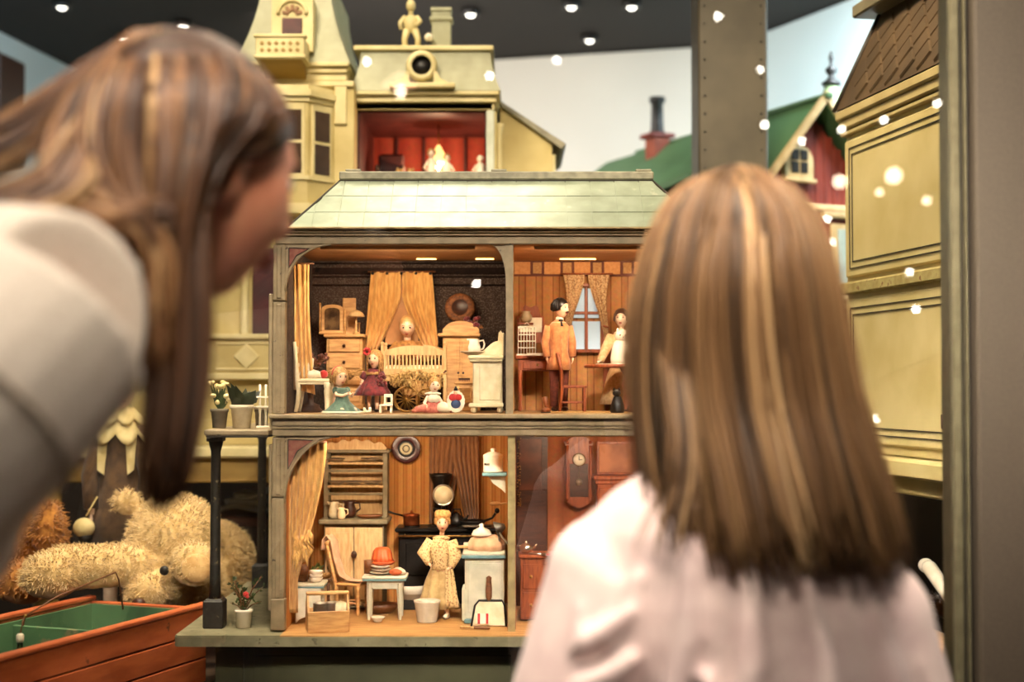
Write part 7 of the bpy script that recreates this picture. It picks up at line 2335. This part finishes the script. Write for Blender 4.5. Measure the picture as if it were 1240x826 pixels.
def girl_hair(scale):
    def path(u, s):
        ph = (u - .5) * 2 * R_(108)
        t = .02 + .98 * (s ** .92)
        cx_, hw, z, hd, dy = hp_(t)
        k = scale
        back = hd if cos(ph) > 0 else .085
        if t > .45:
            back = back if cos(ph) > 0 else .085 * max(.3, 1 - (t - .45))
        sx = sin(ph)
        top = max(0, 1 - t * 6)
        fall = Vector((cx_ + hw * k * sx * (1 - .12 * abs(cos(ph)) * 0), -back * k * cos(ph) - dy + .01, z - .006 * abs(sx) * (t > .9)))
        if abs(u - .5) > .40 and t > .72:
            fall.y += .06 * (t - .72) / .28
        return fall
    return path


cap = MB()
gp = girl_hair(.90)
cap.grid(lambda u, v: gp(u, .01 + v * .80), 48, 40)
cap.A = [.12] * len(cap.V)
O(cap, 'hair_base', m_hairG, g1, solid=.004)
shG = lambda u, s: .22 * exp(-((s - .30) / .10) ** 2) - .10 * (s > .55) + .10 * (s > .88) - .25 * exp(-((u - .33) / .05) ** 2) * exp(-((s - .22) / .14) ** 2)
shG = lambda u, s: .06 * sin(11 * u + 3 * s) - .05
strands(g1, 'hair', girl_hair(1.0), 1500, .0022, m_hairG, 3, .006, K=20, hi=.86, shade=shG)
strands(g1, 'hair_underlayer', girl_hair(.95), 700, .0028, m_hairG, 5, .004, K=16, hi=.6, ends=(.82, .94))
wisp = [spline([Vector((XX(a, d) - GX, d - GY_, ZZ(b, d))) for a, b, d in w]) for w in (
    ((800, 420, 1.25), (812, 520, 1.19), (800, 590, 1.175), (772, 650, 1.165), (768, 672, 1.165)), ((830, 430, 1.23), (845, 540, 1.18), (842, 620, 1.165), (838, 690, 1.16)))]
strands(g1, 'loose_strands', lambda u, s: wisp[0][int(s * 17)].lerp(wisp[1][int(s * 17)], u), 16, .0014, m_hairG, 9, .004, K=18)

# ---------------------------------------------------------------- the woman
w1 = thing('person', 'woman leaning in from the left in an ivory sweater with long highlighted brown hair', 'person', (-.62, .84, 0))
W0 = Vector((-.62, .84, 0))
wv = lambda x, y, z: Vector((x, y, z)) - W0
HW_ = .208
hcw = wv(-.262, 1.14, 1.293)
HMw = RZ(R_(135)) @ RX(R_(10))
nb = wv(-.395, 1.045, 1.185)
pel = wv(-.63, .83, .84)
shR, shL = wv(-.298, .945, 1.168), wv(-.50, 1.16, 1.168)
elR, wrR = wv(-.432, .80, .965), wv(-.50, .93, .79)
elL, wrL = wv(-.62, 1.24, .93), wv(-.66, 1.28, .72)
body = MB()
headgrid(body, hcw, HW_, HMw, 72, 56)
ears(body, hcw, HW_, HMw)
body.tube([hcw + HMw @ Vector((0, .03, -.05)), hcw.lerp(nb, .55) + Vector((0, 0, -.02)), nb], [.054, .053, .06], 16)
body.tube([nb, nb.lerp(pel, .35), nb.lerp(pel, .7), pel], [.07, .115, .10, .13], 18)
body.tube([shR + Vector((0, 0, -.01)), nb + Vector((-.02, -.02, -.03)), shL + Vector((0, 0, -.01))], [.044, .05, .044], 14)
for s, (a, b, c_) in ((-1, (shR, elR, wrR)), (1, (shL, elL, wrL))):
    body.tube([a, a.lerp(b, .5), b, b.lerp(c_, .45), c_], [.045, .042, .036, .036, .025], 14)
    dd = (c_ - b).normalized()
    hand(body, c_, dd + Vector((0, 0, -.2)), Vector((0, -s * .3, -1)), .175, .35, -s)
rt = Vector((.707, -.707, 0))
hips = {}
for s in (1, -1):
    h0 = pel + rt * s * .09
    kn = Vector((h0.x + .04, h0.y + .04, .45))
    an = Vector((h0.x - .02, h0.y - .02, .09))
    hips[s] = (h0, kn, an)
    body.tube([h0, h0.lerp(kn, .5), kn, kn.lerp(an, .4), an], [.095, .08, .056, .056, .036], 16)
    body.tube([an + Vector((-.02, -.02, -.045)), an + Vector((.11, .11, -.055))], [.04, .034], 12)
O(body, 'body', m_skin, w1, remesh=.0040, smooth=4)
face(w1, hcw, HW_, HMw)
sw = MB()
sw.tube([nb + Vector((-.01, -.01, -.02)), nb.lerp(pel, .3), nb.lerp(pel, .65), pel + Vector((0, 0, .02))], [.10, .148, .138, .15], 24)
sw.tube([shR, nb + Vector((-.01, -.01, -.015)), shL], [.070, .088, .070], 18)
sw.lathe([(.085, -.03), (.078, .01), (.072, .035), (.058, .035), (.056, -.03)], 24, nb, Matrix.Rotation(.5, 3, Vector((-1, 1, 0))))
for a, b, c_ in ((shR, elR, wrR), (shL, elL, wrL)):
    sw.tube([a + Vector((0, 0, -.004)), a.lerp(b, .3), a.lerp(b, .65), b, b.lerp(c_, .5), b.lerp(c_, .9)], [.068, .074, .068, .062, .056, .046], 18)
axd = (elR - shR).normalized()
o1 = axd.orthogonal().normalized()
o2 = axd.cross(o1)
for f, r, am in ((.62, .071, .010), (.78, .068, .012), (.9, .066, .012)):
    c0 = shR.lerp(elR, f)
    for k in range(2):
        sw.tube([c0 + (o1 * cos(x) + o2 * sin(x)) * r + axd * .012 * sin(2 * x + k) for x in [k * 3 + .25 * j for j in range(9)]], [am * .4] + [am] * 7 + [am * .4], 8)
O(sw, 'sweater', m_sweater, w1, remesh=.0050, smooth=6)
c0 = shR.lerp(elR, .33)
O(MB().tube([c0 + (o1 * cos(x * .2618) + o2 * sin(x * .2618)) * .0735 + axd * .006 * sin(x * .26) for x in range(25)], .0026, 8, False), 'shoulder_seam', M('seam_shadow_thread', rgb(176, 160, 140), None, 60, .9), w1)
tr = MB().ell(pel + Vector((0, 0, -.02)), (.15, .15, .13), 20, 14)
for s in (1, -1):
    h0, kn, an = hips[s]
    tr.tube([h0, h0.lerp(kn, .5), kn, an + Vector((0, 0, .03))], [.105, .09, .07, .055], 18)
O(tr, 'jeans', m_jeans, w1, remesh=.007, smooth=4)
for s in (1, -1):
    an = hips[s][2]
    O(MB().tube([an + Vector((-.04, -.04, -.04)), an + Vector((.03, .03, -.04)), an + Vector((.13, .13, -.055))], [.045, .047, .036], 14), 'shoe', m_shoe, w1)


def wg(*pts):
    return spline([at(a, b, d) - W0 for a, b, d in pts], 24)


def lerpg(gs):
    def path(u, s):
        q = u * (len(gs) - 1)
        i = min(int(q), len(gs) - 2)
        f = q - i
        k = s * 23
        j = min(int(k), 22)
        e = k - j
        return gs[i][j].lerp(gs[i][j + 1], e).lerp(gs[i + 1][j].lerp(gs[i + 1][j + 1], e), f)
    return path


frontlock = [
    wg((300, 76, 1.18), (338, 118, 1.155), (350, 158, 1.13), (318, 182, 1.09), (262, 188, 1.058), (232, 232, 1.045), (236, 340, 1.035), (238, 430, 1.03), (228, 520, 1.02), (212, 590, 1.01)),
    wg((270, 55, 1.17), (310, 94, 1.115), (316, 140, 1.08), (268, 178, 1.055), (232, 222, 1.042), (234, 330, 1.03), (232, 430, 1.025), (222, 520, 1.015), (204, 604, 1.005)),
    wg((240, 42, 1.16), (272, 80, 1.085), (272, 138, 1.05), (246, 206, 1.035), (226, 296, 1.03), (222, 380, 1.025), (220, 460, 1.02), (212, 540, 1.01), (196, 612, 1.0)),
    wg((212, 38, 1.15), (228, 82, 1.065), (228, 150, 1.035), (216, 230, 1.025), (208, 310, 1.022), (208, 390, 1.02), (206, 470, 1.015), (200, 545, 1.005), (190, 612, 1.0)),
    wg((192, 38, 1.15), (188, 84, 1.06), (188, 156, 1.03), (188, 240, 1.02), (192, 310, 1.02), (198, 390, 1.02), (198, 470, 1.015), (192, 540, 1.005), (186, 600, 1.0))]
backfall = [
    wg((192, 40, 1.15), (172, 88, 1.06), (160, 160, 1.03), (164, 230, 1.018), (186, 285, 1.015), (188, 350, 1.015), (190, 410, 1.012), (194, 480, 1.008)),
    wg((172, 44, 1.15), (138, 95, 1.07), (122, 160, 1.04), (132, 225, 1.02), (164, 268, 1.012), (186, 300, 1.012), (192, 350, 1.012), (188, 420, 1.01)),
    wg((160, 50, 1.15), (112, 104, 1.08), (92, 160, 1.05), (98, 222, 1.022), (136, 262, 1.01), (170, 270, 1.01), (196, 250, 1.015), (206, 262, 1.015)),
    wg((152, 54, 1.15), (98, 108, 1.09), (70, 160, 1.055), (58, 205, 1.025), (72, 240, 1.01), (110, 262, 1.003), (140, 270, 1.0), (160, 262, 1.003))]
shoulderfall = [
    wg((152, 54, 1.15), (92, 112, 1.10), (56, 160, 1.06), (10, 196, 1.03), (-50, 215, 1.01), (-130, 240, .99)),
    wg((150, 52, 1.16), (84, 100, 1.13), (40, 138, 1.09), (-5, 166, 1.06), (-70, 190, 1.04), (-150, 220, 1.02)),
    wg((165, 46, 1.19), (90, 92, 1.19), (40, 130, 1.15), (-5, 160, 1.11), (-80, 186, 1.08), (-150, 220, 1.06))]
lowfall = [
    wg((100, 130, 1.06), (60, 190, 1.03), (20, 222, 1.012), (-40, 246, 1.0), (-120, 275, .985)),
    wg((110, 150, 1.05), (84, 208, 1.02), (50, 240, 1.005), (0, 262, .995), (-90, 292, .98)),
    wg((120, 170, 1.045), (110, 226, 1.012), (84, 256, 1.002), (40, 272, .995), (-50, 300, .98))]
cap = MB()
Rw = HMw
f_ = lambda p: hcw + Rw @ (Vector(p) * HW_)


def capP(u, v):
    th, ph = pi * (.002 + .72 * v), 2 * pi * u
    fr = max(0, cos(ph))
    th *= 1 - .62 * v * fr ** .6
    th *= 1 - .34 * v * exp(-((min(ph, 2 * pi - ph) - 1.65) / .42) ** 2)
    return f_((.385 * sin(th) * sin(ph), -.455 * sin(th) * cos(ph) + .02, .53 * cos(th)))


cap.grid(capP, 40, 22, True)
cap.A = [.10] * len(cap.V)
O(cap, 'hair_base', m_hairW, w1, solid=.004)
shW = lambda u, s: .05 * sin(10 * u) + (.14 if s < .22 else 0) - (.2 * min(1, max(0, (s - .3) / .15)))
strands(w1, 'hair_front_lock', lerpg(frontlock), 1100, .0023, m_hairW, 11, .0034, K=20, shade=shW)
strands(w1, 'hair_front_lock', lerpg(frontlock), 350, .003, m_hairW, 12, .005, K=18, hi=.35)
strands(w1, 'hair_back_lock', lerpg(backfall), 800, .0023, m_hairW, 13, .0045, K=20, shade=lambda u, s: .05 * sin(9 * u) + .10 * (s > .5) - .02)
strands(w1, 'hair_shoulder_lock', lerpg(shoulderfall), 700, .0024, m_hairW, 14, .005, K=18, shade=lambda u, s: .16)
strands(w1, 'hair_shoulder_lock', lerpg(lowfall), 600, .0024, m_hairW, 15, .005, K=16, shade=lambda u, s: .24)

# things modelled in room coordinates: put their origin at their base
for nm, base in (('cream_bear', at(200, 740, 2.55)), ('ginger_bear', at(28, 720, 2.69)), ('fishing_wire', at(28, 758, 2.12))):
    o = bpy.data.objects[nm]
    o.location = base
    for ch in o.children:
        ch.location = ch.location - base
